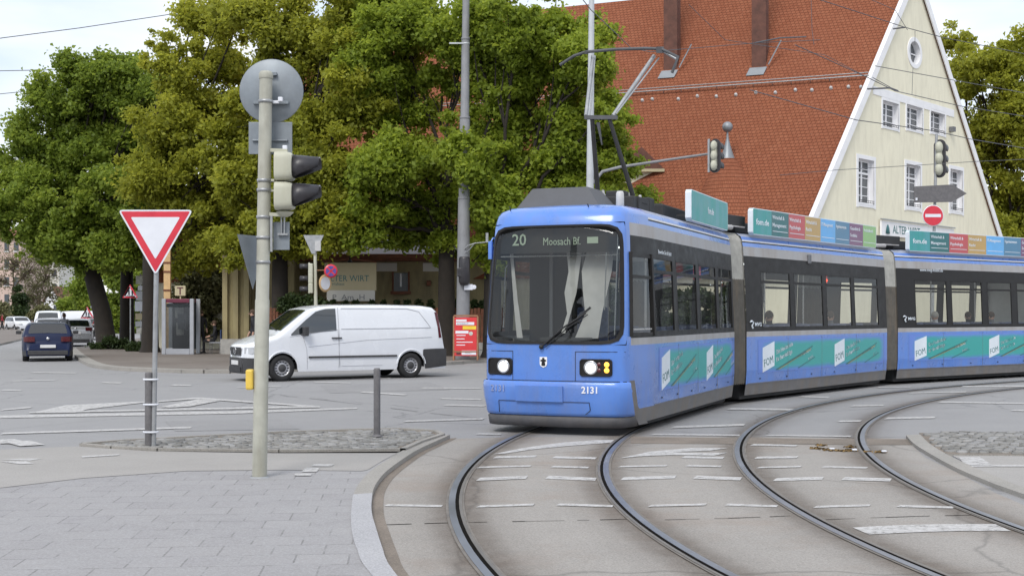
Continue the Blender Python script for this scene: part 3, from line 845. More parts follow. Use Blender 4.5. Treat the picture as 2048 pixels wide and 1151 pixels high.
    # door-side red lamps seen through the glass
    if si:
        px = 1650 if si == 1 else 1968
        q = on_plane(S, px, 555 if si == 1 else 562, 1, .98)
        r_ = MB(); r_.box((q.x, .98, q.z), (.11, .06, .24), 0); r_.ball((q.x, 1.01, q.z + .06), .035, 8, 1); r_.ball((q.x, 1.01, q.z - .06), .035, 8, 1)
        r_.build('signal_lamp', ['sign_red', 'red_lamp_glow'], body)
    else:
        q = on_plane(S, 1394, 543, 1, .95)
        r_ = MB(); r_.box((q.x, .95, q.z), (.16, .1, .28), 0); r_.build('ticket_validator', ['sign_red'], body, bevel=.01)
B1, B2, B3 = SECS
# --- cab front
N_ = 72
def ring_pt(t, a, b, n, zc):
    c, s_ = math.cos(t), math.sin(t); r = (abs(c) ** n + abs(s_) ** n) ** (-1 / n)
    return (a * r * c, zc + b * r * s_)
zc = (1.26 + 2.98) / 2; zb = (2.98 - 1.26) / 2
yw = lambda z: .955 * hw(z) / 1.15
def loop(a, b, n, off, zcc=zc):
    o = []
    for k in range(N_):
        u, z = ring_pt(2 * math.pi * k / N_ + .001, a, b, n, zcc); o.append(front(u * hw(min(z, 2.97)) / 1.15, z, off))
    return o
cf = MB()
Lp = [loop(1.055, zb, 40, .004), loop(1.02, .84, 11, .006, 2.11), loop(1.02, .84, 11, .014, 2.11), loop(.985, .81, 11, .012, 2.11), loop(.97, .795, 11, -.01, 2.11)]
for q in range(4):
    vs = Lp[q] + Lp[q + 1]
    cf.add(vs, [(k, (k + 1) % N_, N_ + (k + 1) % N_, N_ + k) for k in range(N_)], 0 if q == 0 else 1, True)
cf.build('windscreen_surround', ['tram_blue', 'tram_black'], B1)
ws = MB(); rings = [[front(u * s_ * hw(z) / 1.15, z, -.004) for u, z in [ring_pt(2 * math.pi * k / N_ + .001, .90, .795, 7, 2.11) for k in range(N_)]] for s_ in (1,)]
# glass as a grid clipped to the rounded outline
gl = []
for i in range(21):
    t = -1 + 2 * i / 20; z = 2.11 + .80 * t; wmax = .98 * (1 - min(1, abs(t)) ** 11) ** (1 / 11) if abs(t) < 1 else .45
    gl.append([front(wmax * (-1 + 2 * j / 24) * hw(z) / 1.15, z, -.004) for j in range(25)])
ws.grid(gl, 0, True); ws.build('windscreen', 'windscreen_glass', B1)
# cab side windows on the taper
for sd in (-1, 1):
    w = MB()
    def Pn(t, z, o=-.004):
        y = (1.15 + (1.078 - 1.15) * t) * hw(z) / 1.15; p = front(y, z, o); return (p[0], sd * p[1], p[2])
    for z0, z1 in ((1.42, 2.20), (2.24, 2.50)):
        w.grid([[Pn(t, z) for t in (.12, .5, .9)] for z in (z0, z1)], 0, True)
    for z in (1.41, 2.22, 2.52): w.bar(Pn(.05, z), Pn(.97, z), .03, .045, 1)
    for t in (.04, .98): w.bar(Pn(t, 1.38), Pn(t, 2.56), .05, .07, 1)
    w.bar(Pn(.10, 1.48, .012), Pn(.9, 1.48, .012), .012, .02, 2)
    w.build('cab_window', ['tram_glass', 'tram_black', 'steel_bar'], B1)
# inside the cab: console, partition, driver's seat, rails behind the glass
cb = MB(); cb.box((-.62, 0, 1.02), (.7, 1.6, .5), 0); cb.box((-.5, .1, 1.30), (.35, .8, .12), 0); cb.box((-1.75, -.35, 1.6), (.05, 1.3, 2.2), 1)
cb.build('dashboard', ['tram_dark', 'tram_dark'], B1, bevel=.03)
ds = MB(); ds.box((-1.3, .1, .95), (.45, .5, .12)); ds.box((-1.55, .1, 1.4), (.1, .48, .8)); ds.box((-1.3, .1, .7), (.2, .2, .5)); ds.build('driver_seat', 'seat_fabric', B1, bevel=.04)
for yy, ww in ((-.62, .05), (-.1, .03), (.28, .04)):
    pt = MB(); pt.box((-1.70, yy, 1.9), (.03, ww, 1.7)); pt.build('partition_post', 'tram_grey', B1)
st = MB(); st.path([(-.78 + .1 * math.cos(a), .1 + .19 * math.cos(a * 1.0 + 1.57), 1.42 + .17 * math.sin(a + 1.57)) for a in np.linspace(0, 2 * math.pi, 20)], .014, 6); st.build('steering_wheel', 'black', B1)
gb = MB()
gb.path([front(-.78, 1.5, -.08), front(-.78, 2.35, -.08), front(-.74, 2.4, -.06)], .009, 6); gb.path([front(.72, 1.75, -.08), front(.72, 2.55, -.08)], .009, 6)
gb.path([front(.86, 1.4, -.08), front(.86, 2.85, -.08)], .012, 6)
gb.tube(front(-.85, 2.52, -.12), front(.88, 2.52, -.12), .014, n=6)
gb.build('cab_handrail', 'steel_bar', B1)
bl = MB(); bl.grid([[front(y, z, -.10) for y in np.linspace(-.86, .86, 9)] for z in (2.56, 2.92)], 0, True); bl.build('destination_display', 'tram_dark', B1)
sh = MB()  # sky reflections in the windscreen, put in as pale strips behind the glass
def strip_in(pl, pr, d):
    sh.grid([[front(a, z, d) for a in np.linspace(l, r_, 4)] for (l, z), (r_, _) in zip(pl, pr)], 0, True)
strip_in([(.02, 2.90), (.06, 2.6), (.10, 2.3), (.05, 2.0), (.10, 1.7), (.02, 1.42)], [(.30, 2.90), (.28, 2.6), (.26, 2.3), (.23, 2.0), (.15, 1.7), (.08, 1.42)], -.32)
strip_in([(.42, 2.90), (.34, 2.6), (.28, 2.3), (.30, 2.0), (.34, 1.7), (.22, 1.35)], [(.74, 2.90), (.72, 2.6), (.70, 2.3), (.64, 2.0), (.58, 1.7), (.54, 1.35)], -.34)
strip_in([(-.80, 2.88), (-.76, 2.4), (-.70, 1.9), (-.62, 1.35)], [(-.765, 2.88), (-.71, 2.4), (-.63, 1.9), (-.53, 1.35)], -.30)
sh.build('windscreen_reflection', 'reflection_pale', B1)
def ftext(s, size, y, z, m, xs=1, nm='lettering', off=.02, bold=0):
    c = front(y, z, off); a = Vector(front(y - .12, z, off)); b = Vector(front(y + .12, z, off))
    # seen from the front the reader's right is local +y
    x = (b - a).normalized(); n = x.cross(Vector((0, 0, 1))).normalized()
    if n.x < 0: n = -n
    fr = frame(c, x, n)
    return text(s, size, m, B1, fr, nm, 'CENTER', .002, bold, xs)
def fpos(px, py):
    q = on_plane(S1, px, py, 0, -.04); return q.y, q.z
y_, z_ = fpos(1028, 489); ftext('20', .235, y_, z_, 'led_text', 1, off=-.085, bold=.002)
y_, z_ = fpos(1122, 488); ftext('Moosach Bf.', .155, y_ - .06, z_, 'led_text', .74, off=-.085)
tu = MB()
y_, z_ = fpos(1175, 478); tu.box((front(y_, z_, -.09)[0], y_, z_), (.01, .16, .09)); tu.build('display_icon', 'led_text', B1)
# bumper, plate, outline seams
def patch(mb, y0, y1, z0, z1, off, mi=0, nc=10, lip=True, nr=2):
    Y = [y0 + (y1 - y0) * i / nc for i in range(nc + 1)]; Z = [z0 + (z1 - z0) * i / nr for i in range(nr + 1)]
    g = [[front(y, z, off) for y in Y] for z in Z]
    mb.grid(g, mi, True)
    if lip:
        ed = [(y, z0) for y in Y] + [(y1, z) for z in Z[1:]] + [(y, z1) for y in reversed(Y[:-1])] + [(y0, z) for z in reversed(Z[:-1])]
        for k in range(len(ed)):
            a, b = ed[k], ed[(k + 1) % len(ed)]
            mb.add([front(*a, off), front(*b, off), front(*b, -.01), front(*a, -.01)], [(0, 1, 2, 3)], mi)
bp = MB()
prof = [(.265, .01), (.275, .04), (.32, .055), (.50, .06), (.66, .056), (.735, .05), (.75, .035), (.752, -.01)]
Yb = np.linspace(-1.06, 1.06, 29)
bp.grid([[front(y, z, o_) for y in Yb] for z, o_ in prof], 0, True)
for ye in (-1.06, 1.06): bp.add([front(ye, z, o_) for z, o_ in prof] + [front(ye, z, -.02) for z, o_ in reversed(prof)], [tuple(range(2 * len(prof)))], 0)
patch(bp, fpos(1037, 780)[0], fpos(1130, 780)[0], .47, .69, .095, 0)
bp.build('bumper', ['tram_blue'], B1)
sm = MB()
def seam(pts, w=.007, off=.063):
    for a, b in zip(pts[:-1], pts[1:]):
        k = max(1, int(abs(a[0] - b[0]) / .1)); 
        for i in range(k):
            p = [a[0] + (b[0] - a[0]) * i / k, a[1] + (b[1] - a[1]) * i / k]; q = [a[0] + (b[0] - a[0]) * (i + 1) / k, a[1] + (b[1] - a[1]) * (i + 1) / k]
            sm.bar(front(*p, off), front(*q, off), w, w)
yl = fpos(1000, 780)[0]; yr = fpos(1180, 780)[0]
seam([(yl, .47), (yl, .30)]); seam([(yl, .47), (yr, .47)]); seam([(yr, .47), (yr + .01, .36)]); seam([(yr + .01, .36), (yr - .06, .30)])
yl = fpos(1026, 740)[0]; yr = fpos(1152, 740)[0]
seam([(-1.04, 1.17), (yl, 1.17), (yl, .76)], off=.002); seam([(1.04, 1.17), (yr, 1.17), (yr, .76)], off=.002); seam([(-1.05, .757), (1.05, .757)], .012, .004)
sm.build('panel_seam', 'black', B1)
for sd in (-1, 1):
    cs = MB(); cs.grid([[(*front(sd * 1.068, z, .008)[:2], z), (*front(sd * 1.092, z, .010)[:2], z)] for z in (.12, .40, .77)], 0, False, flip=sd < 0)
    cs.build('corner_strip', 'tram_skirt', B1)
sk = MB(); sk.grid([[front(y, z, o_) for y in Yb] for z, o_ in ((.11, .0), (.12, .035), (.25, .045), (.27, .01))], 0, True)
sk.build('front_skirt', 'front_skirt_grey', B1)
# headlights
for px0, px1, lx, amber in ((976, 1024, 1007, False), (1162, 1222, 1182, True)):
    h = MB(); y0, y1 = fpos(px0, 734)[0], fpos(px1, 734)[0]
    patch(h, y0, y1, .84, 1.06, .012, 0, 8)
    # mitre the corners with a slightly raised rim
    h.path([front(y, z, .014) for y, z in ((y0 + .02, .84), (y1 - .02, .84), (y1, .86), (y1, 1.04), (y1 - .02, 1.06), (y0 + .02, 1.06), (y0, 1.04), (y0, .86), (y0 + .02, .84))], .012, 6, 0)
    hd = h.build('headlight', 'tram_black', B1)
    yy = fpos(lx, 734)[0]; c = front(yy, .95, .016)
    nrm = (Vector(front(yy, .95, .1)) - Vector(front(yy, .95, 0))).normalized()
    q = nrm.to_track_quat('Z', 'Y').to_matrix().to_4x4()
    l = MB(); l.lathe([(0, .02), (.03, .018), (.06, .012), (.075, .004)], Matrix.Translation(Vector(c)) @ q, 24, 0); l.lathe([(.075, .004), (.092, .012), (.10, 0)], Matrix.Translation(Vector(c)) @ q, 24, 1)
    l.build('lens', ['headlight_glow', 'chrome'], B1)
    if amber:
        for zz in (.915, .995):
            ya = fpos(1213, 734)[0]; l = MB(); l.lathe([(0, .015), (.025, .012), (.036, 0)], Matrix.Translation(Vector(front(ya, zz, .016))) @ q, 16, 0)
            l.build('indicator', 'indicator_glow', B1)
            yb_ = fpos(1198, 734)[0]; l = MB(); l.lathe([(0, .01), (.022, .008), (.03, 0)], Matrix.Translation(Vector(front(yb_, zz, .016))) @ q, 14, 0); l.build('marker_lamp', 'tail_red', B1)
y_, z_ = fpos(1089, 723)
crest = MB(); q = frame(front(y_, z_, .004), (0, 1, 0), (1, 0, 0))
crest.prism([(-.055, .07), (-.055, -.03), (-.04, -.06), (0, -.08), (.04, -.06), (.055, -.03), (.055, .07)], .006, 0, q)
crest.prism([(-.012, .06), (-.02, .035), (-.042, .03), (-.042, .005), (-.022, .01), (-.03, -.05), (0, -.058), (.03, -.05), (.022, .01), (.042, .005), (.042, .03), (.02, .035), (.012, .06)], .009, 1, q)
crest.build('emblem', ['trim_white', 'tram_black'], B1)
ftext('2131', .13, fpos(1182, 784)[0], .60, 'trim_white', .95, 'fleet_number', .063, .003)
ftext('2131', .13, fpos(999, 784)[0], .60, 'number_faded', .95, 'fleet_number', .063, .001)
wp = MB()
w0 = fpos(1086, 693); w1 = fpos(1180, 617)
wp.path([front(w0[0], w0[1], .03), front((w0[0] + w1[0]) / 2 - .03, (w0[1] + w1[1]) / 2, .06), front(w1[0] - .06, w1[1] - .06, .05)], .013, 6)
wp.path([front(w0[0] + .06, w0[1], .03), front((w0[0] + w1[0]) / 2 + .04, (w0[1] + w1[1]) / 2, .06), front(w1[0] - .03, w1[1] - .08, .05)], .008, 6)
wp.bar(front((w0[0] * .5 + w1[0] * .5), w0[1] * .5 + w1[1] * .5 - .02, .035), front(w1[0], w1[1] + .02, .03), .02, .03); wp.ball(front(*w0, .03), .035, 10)
wp.build('wiper', 'black', B1)
lp = MB(); y_, z_ = fpos(1095, 437); c = on_plane(S1, 1095, 437, 0, -.3)
lp.box((-.30, c.y, 3.04), (.14, .22, .09), 0); lp.box((-.225, c.y, 3.035), (.02, .17, .05), 1); lp.build('marker_lamp', ['galv', 'lens_clear'], B1, bevel=.012)
for px in (1020, 1176):
    hk = MB(); c = on_plane(S1, px, 425, 0, -.4); hk.path([(-.42, c.y, 3.14), (-.42, c.y, 3.22), (-.38, c.y, 3.25)], .008, 6); hk.build('roof_hook', 'black', B1)
ms = MB(); ms.path([(-.45, -1.0, 2.78), (-.36, -1.03, 2.80), (-.34, -1.06, 2.74)], .012, 6, 0); ms.box((-.34, -1.06, 2.62), (.06, .055, .26), 0); ms.build('mirror', 'tram_blue', B1, bevel=.01)
# seams and grille marks on the side skirt
for B_, L, x0 in ((B1, LEN[0], -1.25), (B2, LEN[1], 0), (B3, LEN[2], 0)):
    for fx in (.25, .48, .74, .97):
        s_ = MB(); s_.box((x0 + (-L - x0) * fx, 1.154, .80), (.007, .004, .86)); s_.build('panel_seam', 'seam', B_)
    s_ = MB(); s_.box(((x0 - L) / 2, 1.136, .37), (L + x0 - .1, .008, .014)); s_.build('panel_seam', 'seam', B_)
    for k in range(6):
        s_ = MB(); s_.box((x0 + (-L - x0) * (.08 + .165 * k), 1.146, .45), (.05, .006, .02)); s_.build('latch', 'tram_black', B_)
# roof equipment
rb = MB()
rb.add([(-.80, -.88, 3.22), (-.80, .48, 3.22), (-1.75, .48, 3.24), (-1.75, -.88, 3.24), (-.98, -.66, 3.56), (-.98, .22, 3.56), (-1.6, .22, 3.56), (-1.6, -.66, 3.56), ], [(0, 1, 5, 4), (1, 2, 6, 5), (2, 3, 7, 6), (3, 0, 4, 7), (4, 5, 6, 7)])
rb.build('roof_cooler', 'tram_roofbox', B1, bevel=.02)
rb = MB(); rb.box((-2.3, -.1, 3.38), (.9, 1.5, .22)); rb.box((-2.0, .35, 3.5), (.25, .3, .16)); rb.box((-2.6, -.2, 3.5), (.3, .9, .14)); rb.box((-2.15, .62, 3.40), (.18, .12, .2)); rb.box((-2.9, .55, 3.42), (.3, .2, .25))
rb.build('roof_equipment_box', 'tram_dark', B1, bevel=.02)
rb = MB(); rb.box((-4.4, -.05, 3.36), (2.0, 1.5, .24)); rb.box((-4.4, -.05, 3.49), (1.9, 1.4, .03)); rb.build('roof_equipment_box', 'tram_dark', B1, bevel=.02)
cy = MB(); q = on_plane(S1, 1240, 405, 1, .72); cy.lathe([(.055, 0), (.06, .02), (.057, .22), (.04, .25), (0, .255)], M4((q.x, .72, 3.22)), 18); cy.build('antenna', 'insulator', B1)
for k, (px, py) in enumerate(((1206, 390), (1262, 388), (1280, 400))):
    q = on_plane(S1, px, py, 0, -2.5); i_ = MB(); i_.lathe([(.03, 0), (.05, .03), (.03, .05), (.05, .08), (.03, .10), (.02, .16)], M4((-2.5, q.y, q.z - .08)), 12); i_.build('insulator', 'insulator', B1)
for B_ in (B2, B3):
    rb = MB(); rb.box((.05, .05, 3.47), (1.0, 1.7, .22), 0); rb.box((.1, .93, 3.36), (.9, .04, .03), 1); rb.box((-3.6, -.1, 3.4), (6.0, 1.4, .2), 0); rb.tube((.25, .95, 3.33), (.95, .95, 3.31), .05, n=10, mi=1)
    rb.build('roof_equipment_box', ['tram_dark', 'tram_grey'], B_, bevel=.015)
# pantograph
pg = MB()
def lx(px, py, x): q = on_plane(S1, px, py, 0, x); return Vector((x, q.y, q.z))
base_l, base_r = lx(1196, 392, -2.35), lx(1266, 392, -2.35)
jl, jr = lx(1184, 236, -2.0), lx(1218, 236, -2.0)
pg.tube(base_l, jl, .04, .032, 10, 0); pg.tube(base_r, jr, .038, .03, 10, 0)
pg.bar(lx(1170, 235, -2.0), lx(1234, 235, -2.0), .07, .06, 1)
pg.tube(lx(1196, 245, -2.0), lx(1204, 290, -2.05), .03, .01, 8, 1)
hl_, hr_ = lx(1172, 112, -2.9), lx(1318, 108, -2.9)
pg.tube(lx(1172, 232, -2.0), lx(1186, 112, -2.9), .030, n=8, mi=2); pg.tube(lx(1180, 232, -2.0), lx(1190, 112, -2.9), .012, n=8, mi=2)
pg.tube(lx(1226, 232, -2.0), lx(1308, 112, -2.9), .032, n=8, mi=2); pg.tube(lx(1232, 228, -2.0), lx(1318, 116, -2.9), .012, n=8, mi=2)
for dx in (0, .42):
    pts = [lx(px, py, -2.75 - dx) for px, py in ((1120, 130), (1148, 112), (1172, 104), (1230, 99), (1290, 97), (1322, 98), (1356, 114), (1344, 146))]
    pg.path(pts, .025, 8, 1)
pg.bar(lx(1172, 105, -2.72), lx(1172, 105, -3.06), .05, .05, 1); pg.bar(lx(1318, 100, -2.72), lx(1322, 100, -3.06), .09, .10, 1)
pg.tube(lx(1322, 100, -2.9), lx(1352, 118, -2.9), .02, n=8, mi=2)
pg.box((-2.35, (base_l.y + base_r.y) / 2, 3.46), (.6, .9, .08), 0)
pg.build('pantograph', ['tram_dark', 'tram_roofbox', 'galv'], B1)
# teal side panels
def blend_mat():
    m, t, p = new_mat('ad_film')
    a = t.nodes.new('ShaderNodeAttribute'); a.attribute_name = 'blend'
    n = noise(t, 3, 4); ad = t.nodes.new('ShaderNodeMath'); ad.operation = 'MULTIPLY_ADD'; ad.inputs[1].default_value = .5
    link(t, n, ad.inputs[0]); link(t, a.outputs['Fac'], ad.inputs[2])
    fac = ramp(t, ad.outputs[0], [(.35, (0, 0, 0)), (.95, (1, 1, 1))])
    c = mixc(t, fac, (.13, .24, .66, 1), (.035, .36, .34, 1)); link(t, c, p.inputs['Base Color']); p.inputs['Roughness'].default_value = .4
blend_mat()
def ad_film(B_, x0, x1):
    nx, nz = 40, 8; v = []; f = []; at = []
    for i in range(nz + 1):
        for j in range(nx + 1):
            x = x0 + (x1 - x0) * j / nx; z = .56 + (1.20 - .56) * i / nz
            v.append((x, hw(z) + .004, z)); e = min(j / 5, (nx - j) / 3, 1) * min(i / 1.6, (nz - i) / 1.6, 1); at.append(e * .85 if 0 < i < nz else 0)
    for i in range(nz):
        for j in range(nx): f.append((i * (nx + 1) + j, i * (nx + 1) + j + 1, (i + 1) * (nx + 1) + j + 1, (i + 1) * (nx + 1) + j))
    me = bpy.data.meshes.new('advert_film'); me.from_pydata(v, [], f); me.materials.append(MATS['ad_film'])
    a = me.attributes.new('blend', 'FLOAT', 'POINT'); a.data.foreach_set('value', at)
    o = bpy.data.objects.new('advert_film', me); COL.objects.link(o); o.parent = B_
def ad_motif(B_, xa, W):
    """white leaf-shaped tile, slanted lines and writing; xa = front end, running backwards W metres"""
    yy = 1.153; m = MB()
    T = lambda a, z: (xa - a, yy, z)
    fr = lambda a, z, tilt: frame(T(a, z), (-math.cos(tilt), 0, math.sin(tilt)), (0, 1, 0))
    Q = frame((xa, yy, 0), (-1, 0, 0), (0, 1, 0))
    tw = .19 * W
    m.prism([(0, 1.04), (0, .56), (tw, .68), (tw, 1.16)][::-1], .003, 0, Q)
    for a0, z0, a1, z1, w, mi in ((.22, .60, .86, 1.03, .014, 1), (.26, .60, .82, .97, .012, 2), (.24, .60, .74, .92, .010, 1), (.60, .60, .90, .80, .012, 1)):
        m.bar((xa - a0 * W, yy + .003, z0), (xa - a1 * W, yy + .003, z1), .004, w * 1.4, mi)
    m.build('advert_tile', ['ad_white', 'teal_dark', 'ad_gold'], B_)
    text('FOM', .20 * W / 2.6, 'teal_dark', B_, frame((xa - .02 * W, yy + .004, .66), (-math.cos(.2), 0, math.sin(.2)), (0, 1, 0)), 'lettering', 'LEFT', .001, 0, 1.0)
    t = R(12) 
    text('Die Hochschule', .115, 'ad_white', B_, fr(.225 * W, .90, t), 'lettering', bold=.005, xs=.30 * W / .78)
    text('f\u00fcr Berufst\u00e4tige', .115, 'ad_white', B_, fr(.225 * W, .755, t), 'lettering', bold=.005, xs=.30 * W / .78)
    text('Studieren', .10, 'ad_white', B_, fr(.66 * W, .835, t), 'lettering', bold=.005, xs=.22 * W / .46)
    text('neben dem Beruf', .08, 'ad_white', B_, fr(.78 * W, .745, t), 'lettering', bold=.004, xs=.10 * W / .62)
ad_film(B1, side_x(S1, 1318), -LEN[0] + .12); ad_film(B2, side_x(S2, 1516), -LEN[1] + .10); ad_film(B3, side_x(S3, 1818), -LEN[2] + .10)
def motif_px(B_, S, p0, p1): a = side_x(S, p0); b = side_x(S, p1); ad_motif(B_, a, a - b)
motif_px(B1, S1, 1323, 1402); motif_px(B1, S1, 1413, 1474)
motif_px(B2, S2, 1525, 1640); motif_px(B2, S2, 1669, 1766)
motif_px(B3, S3, 1829, 1950); motif_px(B3, S3, 1978, 2080)
# roof advertising boards
def roof_board(B_, S, p0, p1, cells):
    a = side_x(S, p0); b = side_x(S, p1); L = a - b; z0, z1 = 3.22, 3.73; yy = 1.02
    Q = frame((a, yy, 0), (-1, 0, 0), (0, 1, 0)); r = .05
    m = MB(); m.prism([(0, z0 + r), (r, z0), (L - r, z0), (L, z0 + r), (L, z1 - r), (L - r, z1), (r, z1), (0, z1 - r)], .10, 1, Q, 1)
    n = len(cells)
    for k, (c, _) in enumerate(cells):
        x0, x1 = .03 + (L - .06) * k / n, .03 + (L - .06) * (k + 1) / n
        m.prism([(x0, z0 + .015), (x1, z0 + .015), (x1, z1 - .015), (x0, z1 - .015)], .104, 2 + k, Q)
    for xx in (.4, L - .4): m.box((a - xx, yy - .12, z0 + .12), (.04, .25, .04), 0)
    o = m.build('roof_advert_board', ['tram_dark', 'ad_white'] + [c for c, _ in cells], B_)
    for k, (_, ls) in enumerate(cells):
        x0 = .03 + (L - .06) * k / n; cw = (L - .06) / n
        if len(ls) == 1 and n > 1 and ls[0] == 'fom.de' or n == 1:
            text(ls[0], .16, 'ad_white', B_, frame((a - x0 - cw / 2, yy + .106, z0 + .2), (-1, 0, 0), (0, 1, 0)), 'lettering', 'CENTER', xs=min(1.3, cw * .8 / .5) if n > 1 else 1, bold=.003); continue
        for j, s_ in enumerate(ls):
            text(s_, .105, 'ad_white', B_, frame((a - x0 - .05 * cw, yy + .106, z1 - .16 - j * .15), (-1, 0, 0), (0, 1, 0)), 'lettering', 'LEFT', xs=min(1.2, .85 * cw / (.055 * len(s_) + .02)), bold=.001)
        u = MB(); u.box((a - x0 - cw * .5, yy + .106, z0 + .11), (cw * .86, .003, .012)); u.build('underline', 'ad_white', B_)
    return o
C8 = [('teal', ['fom.de']), ('teal_dark', ['Wirtschaft &', 'Management']), ('ad_red', ['Wirtschaft &', 'Psychologie']), ('ad_ochre', ['Wirtschaft &', 'Recht']), ('ad_sky', ['IT-Management']), ('ad_steel', ['Ingenieurwesen']), ('ad_plum', ['Gesundheit &', 'Soziales']), ('ad_lime', ['Hochschulbereich'])]
roof_board(B1, S1, 1386, 1459, [('teal', ['fom.de'])]); roof_board(B2, S2, 1508, 1755, C8); roof_board(B3, S3, 1820, 2110, C8)
def stext(B_, S, px, py, s, size, m, xs=1):
    q = on_plane(S, px, py, 1, 1.10); text(s, size, m, B_, frame((q.x, hw(q.z) + .006, q.z), (-1, 0, 0), (0, 1, 0)), 'lettering', xs=xs)
stext(B3, S3, 1840, 542, 'www.mvg-mobil.de', .115, 'ad_white', 1.1); stext(B1, S1, 1316, 507, 'Bewerben Sie sich jetzt', .09, 'ad_white', .9)
for B_, S, px, py in ((B2, S2, 1500, 656), (B3, S3, 1806, 643)):
    q = on_plane(S, px, py, 1, 1.15); m = MB(); m.path([(q.x, 1.16, q.z + .12), (q.x - .05, 1.16, q.z + .14), (q.x - .13, 1.16, q.z + .11), (q.x - .06, 1.16, q.z + .05), (q.x - .10, 1.16, q.z)], .018, 6); m.build('logo', 'ad_white', B_)
    text('MVG', .10, 'ad_white', B_, frame((q.x - .2, 1.155, q.z + .04), (-1, 0, 0), (0, 1, 0)), 'lettering', xs=1.4, bold=.002)
q = on_plane(S2, 1618, 518, 1, 1.09); cmz = MB(); cmz.box((q.x, 1.10, q.z), (.14, .05, .2)); cmz.build('side_lamp', 'seam', B2, bevel=.03)
# bellows between the sections
def bellows(Sa, xa, Sb, xb, nm='gangway_bellows'):
    prof = [(z, h - .012) for z, h in ROWS[1:-1]]
    A_ = [Sa @ Vector((xa, -h, z)) for z, h in prof] + [Sa @ Vector((xa, h, z)) for z, h in reversed(prof)]
    B_ = [Sb @ Vector((xb, -h, z)) for z, h in prof] + [Sb @ Vector((xb, h, z)) for z, h in reversed(prof)]
    ca = sum(A_, Vector()) / len(A_)
    m = MB(); K = 14; rows = []
    for k in range(K + 1):
        t = k / K; row = []
        for a, b in zip(A_, B_):
            p = a.lerp(b, t); c = (Sa @ Vector((xa, 0, 1.6))).lerp(Sb @ Vector((xb, 0, 1.6)), t); row.append(c + (p - c) * (1 - .04 * (k % 2) - (.012 if k in (0, K) else 0)))
        rows.append(row)
    nP = len(A_)
    vs = [p for r_ in rows for p in r_]
    for k in range(K):
        for j in range(nP - 1):
            f = (k * nP + j, k * nP + j + 1, (k + 1) * nP + j + 1, (k + 1) * nP + j)
            z = (vs[f[0]].z + vs[f[1]].z) / 2
            m.f.append(f); m.m.append(1 if z > 2.35 else 0); m.s.append(False)
    m.v = [tuple(v) for v in vs]
    m.build(nm, ['bellows', 'bellows_light'], tram)
bellows(S1, -LEN[0] + .04, S2, -.04); bellows(S2, -LEN[1] + .04, S3, -.04)

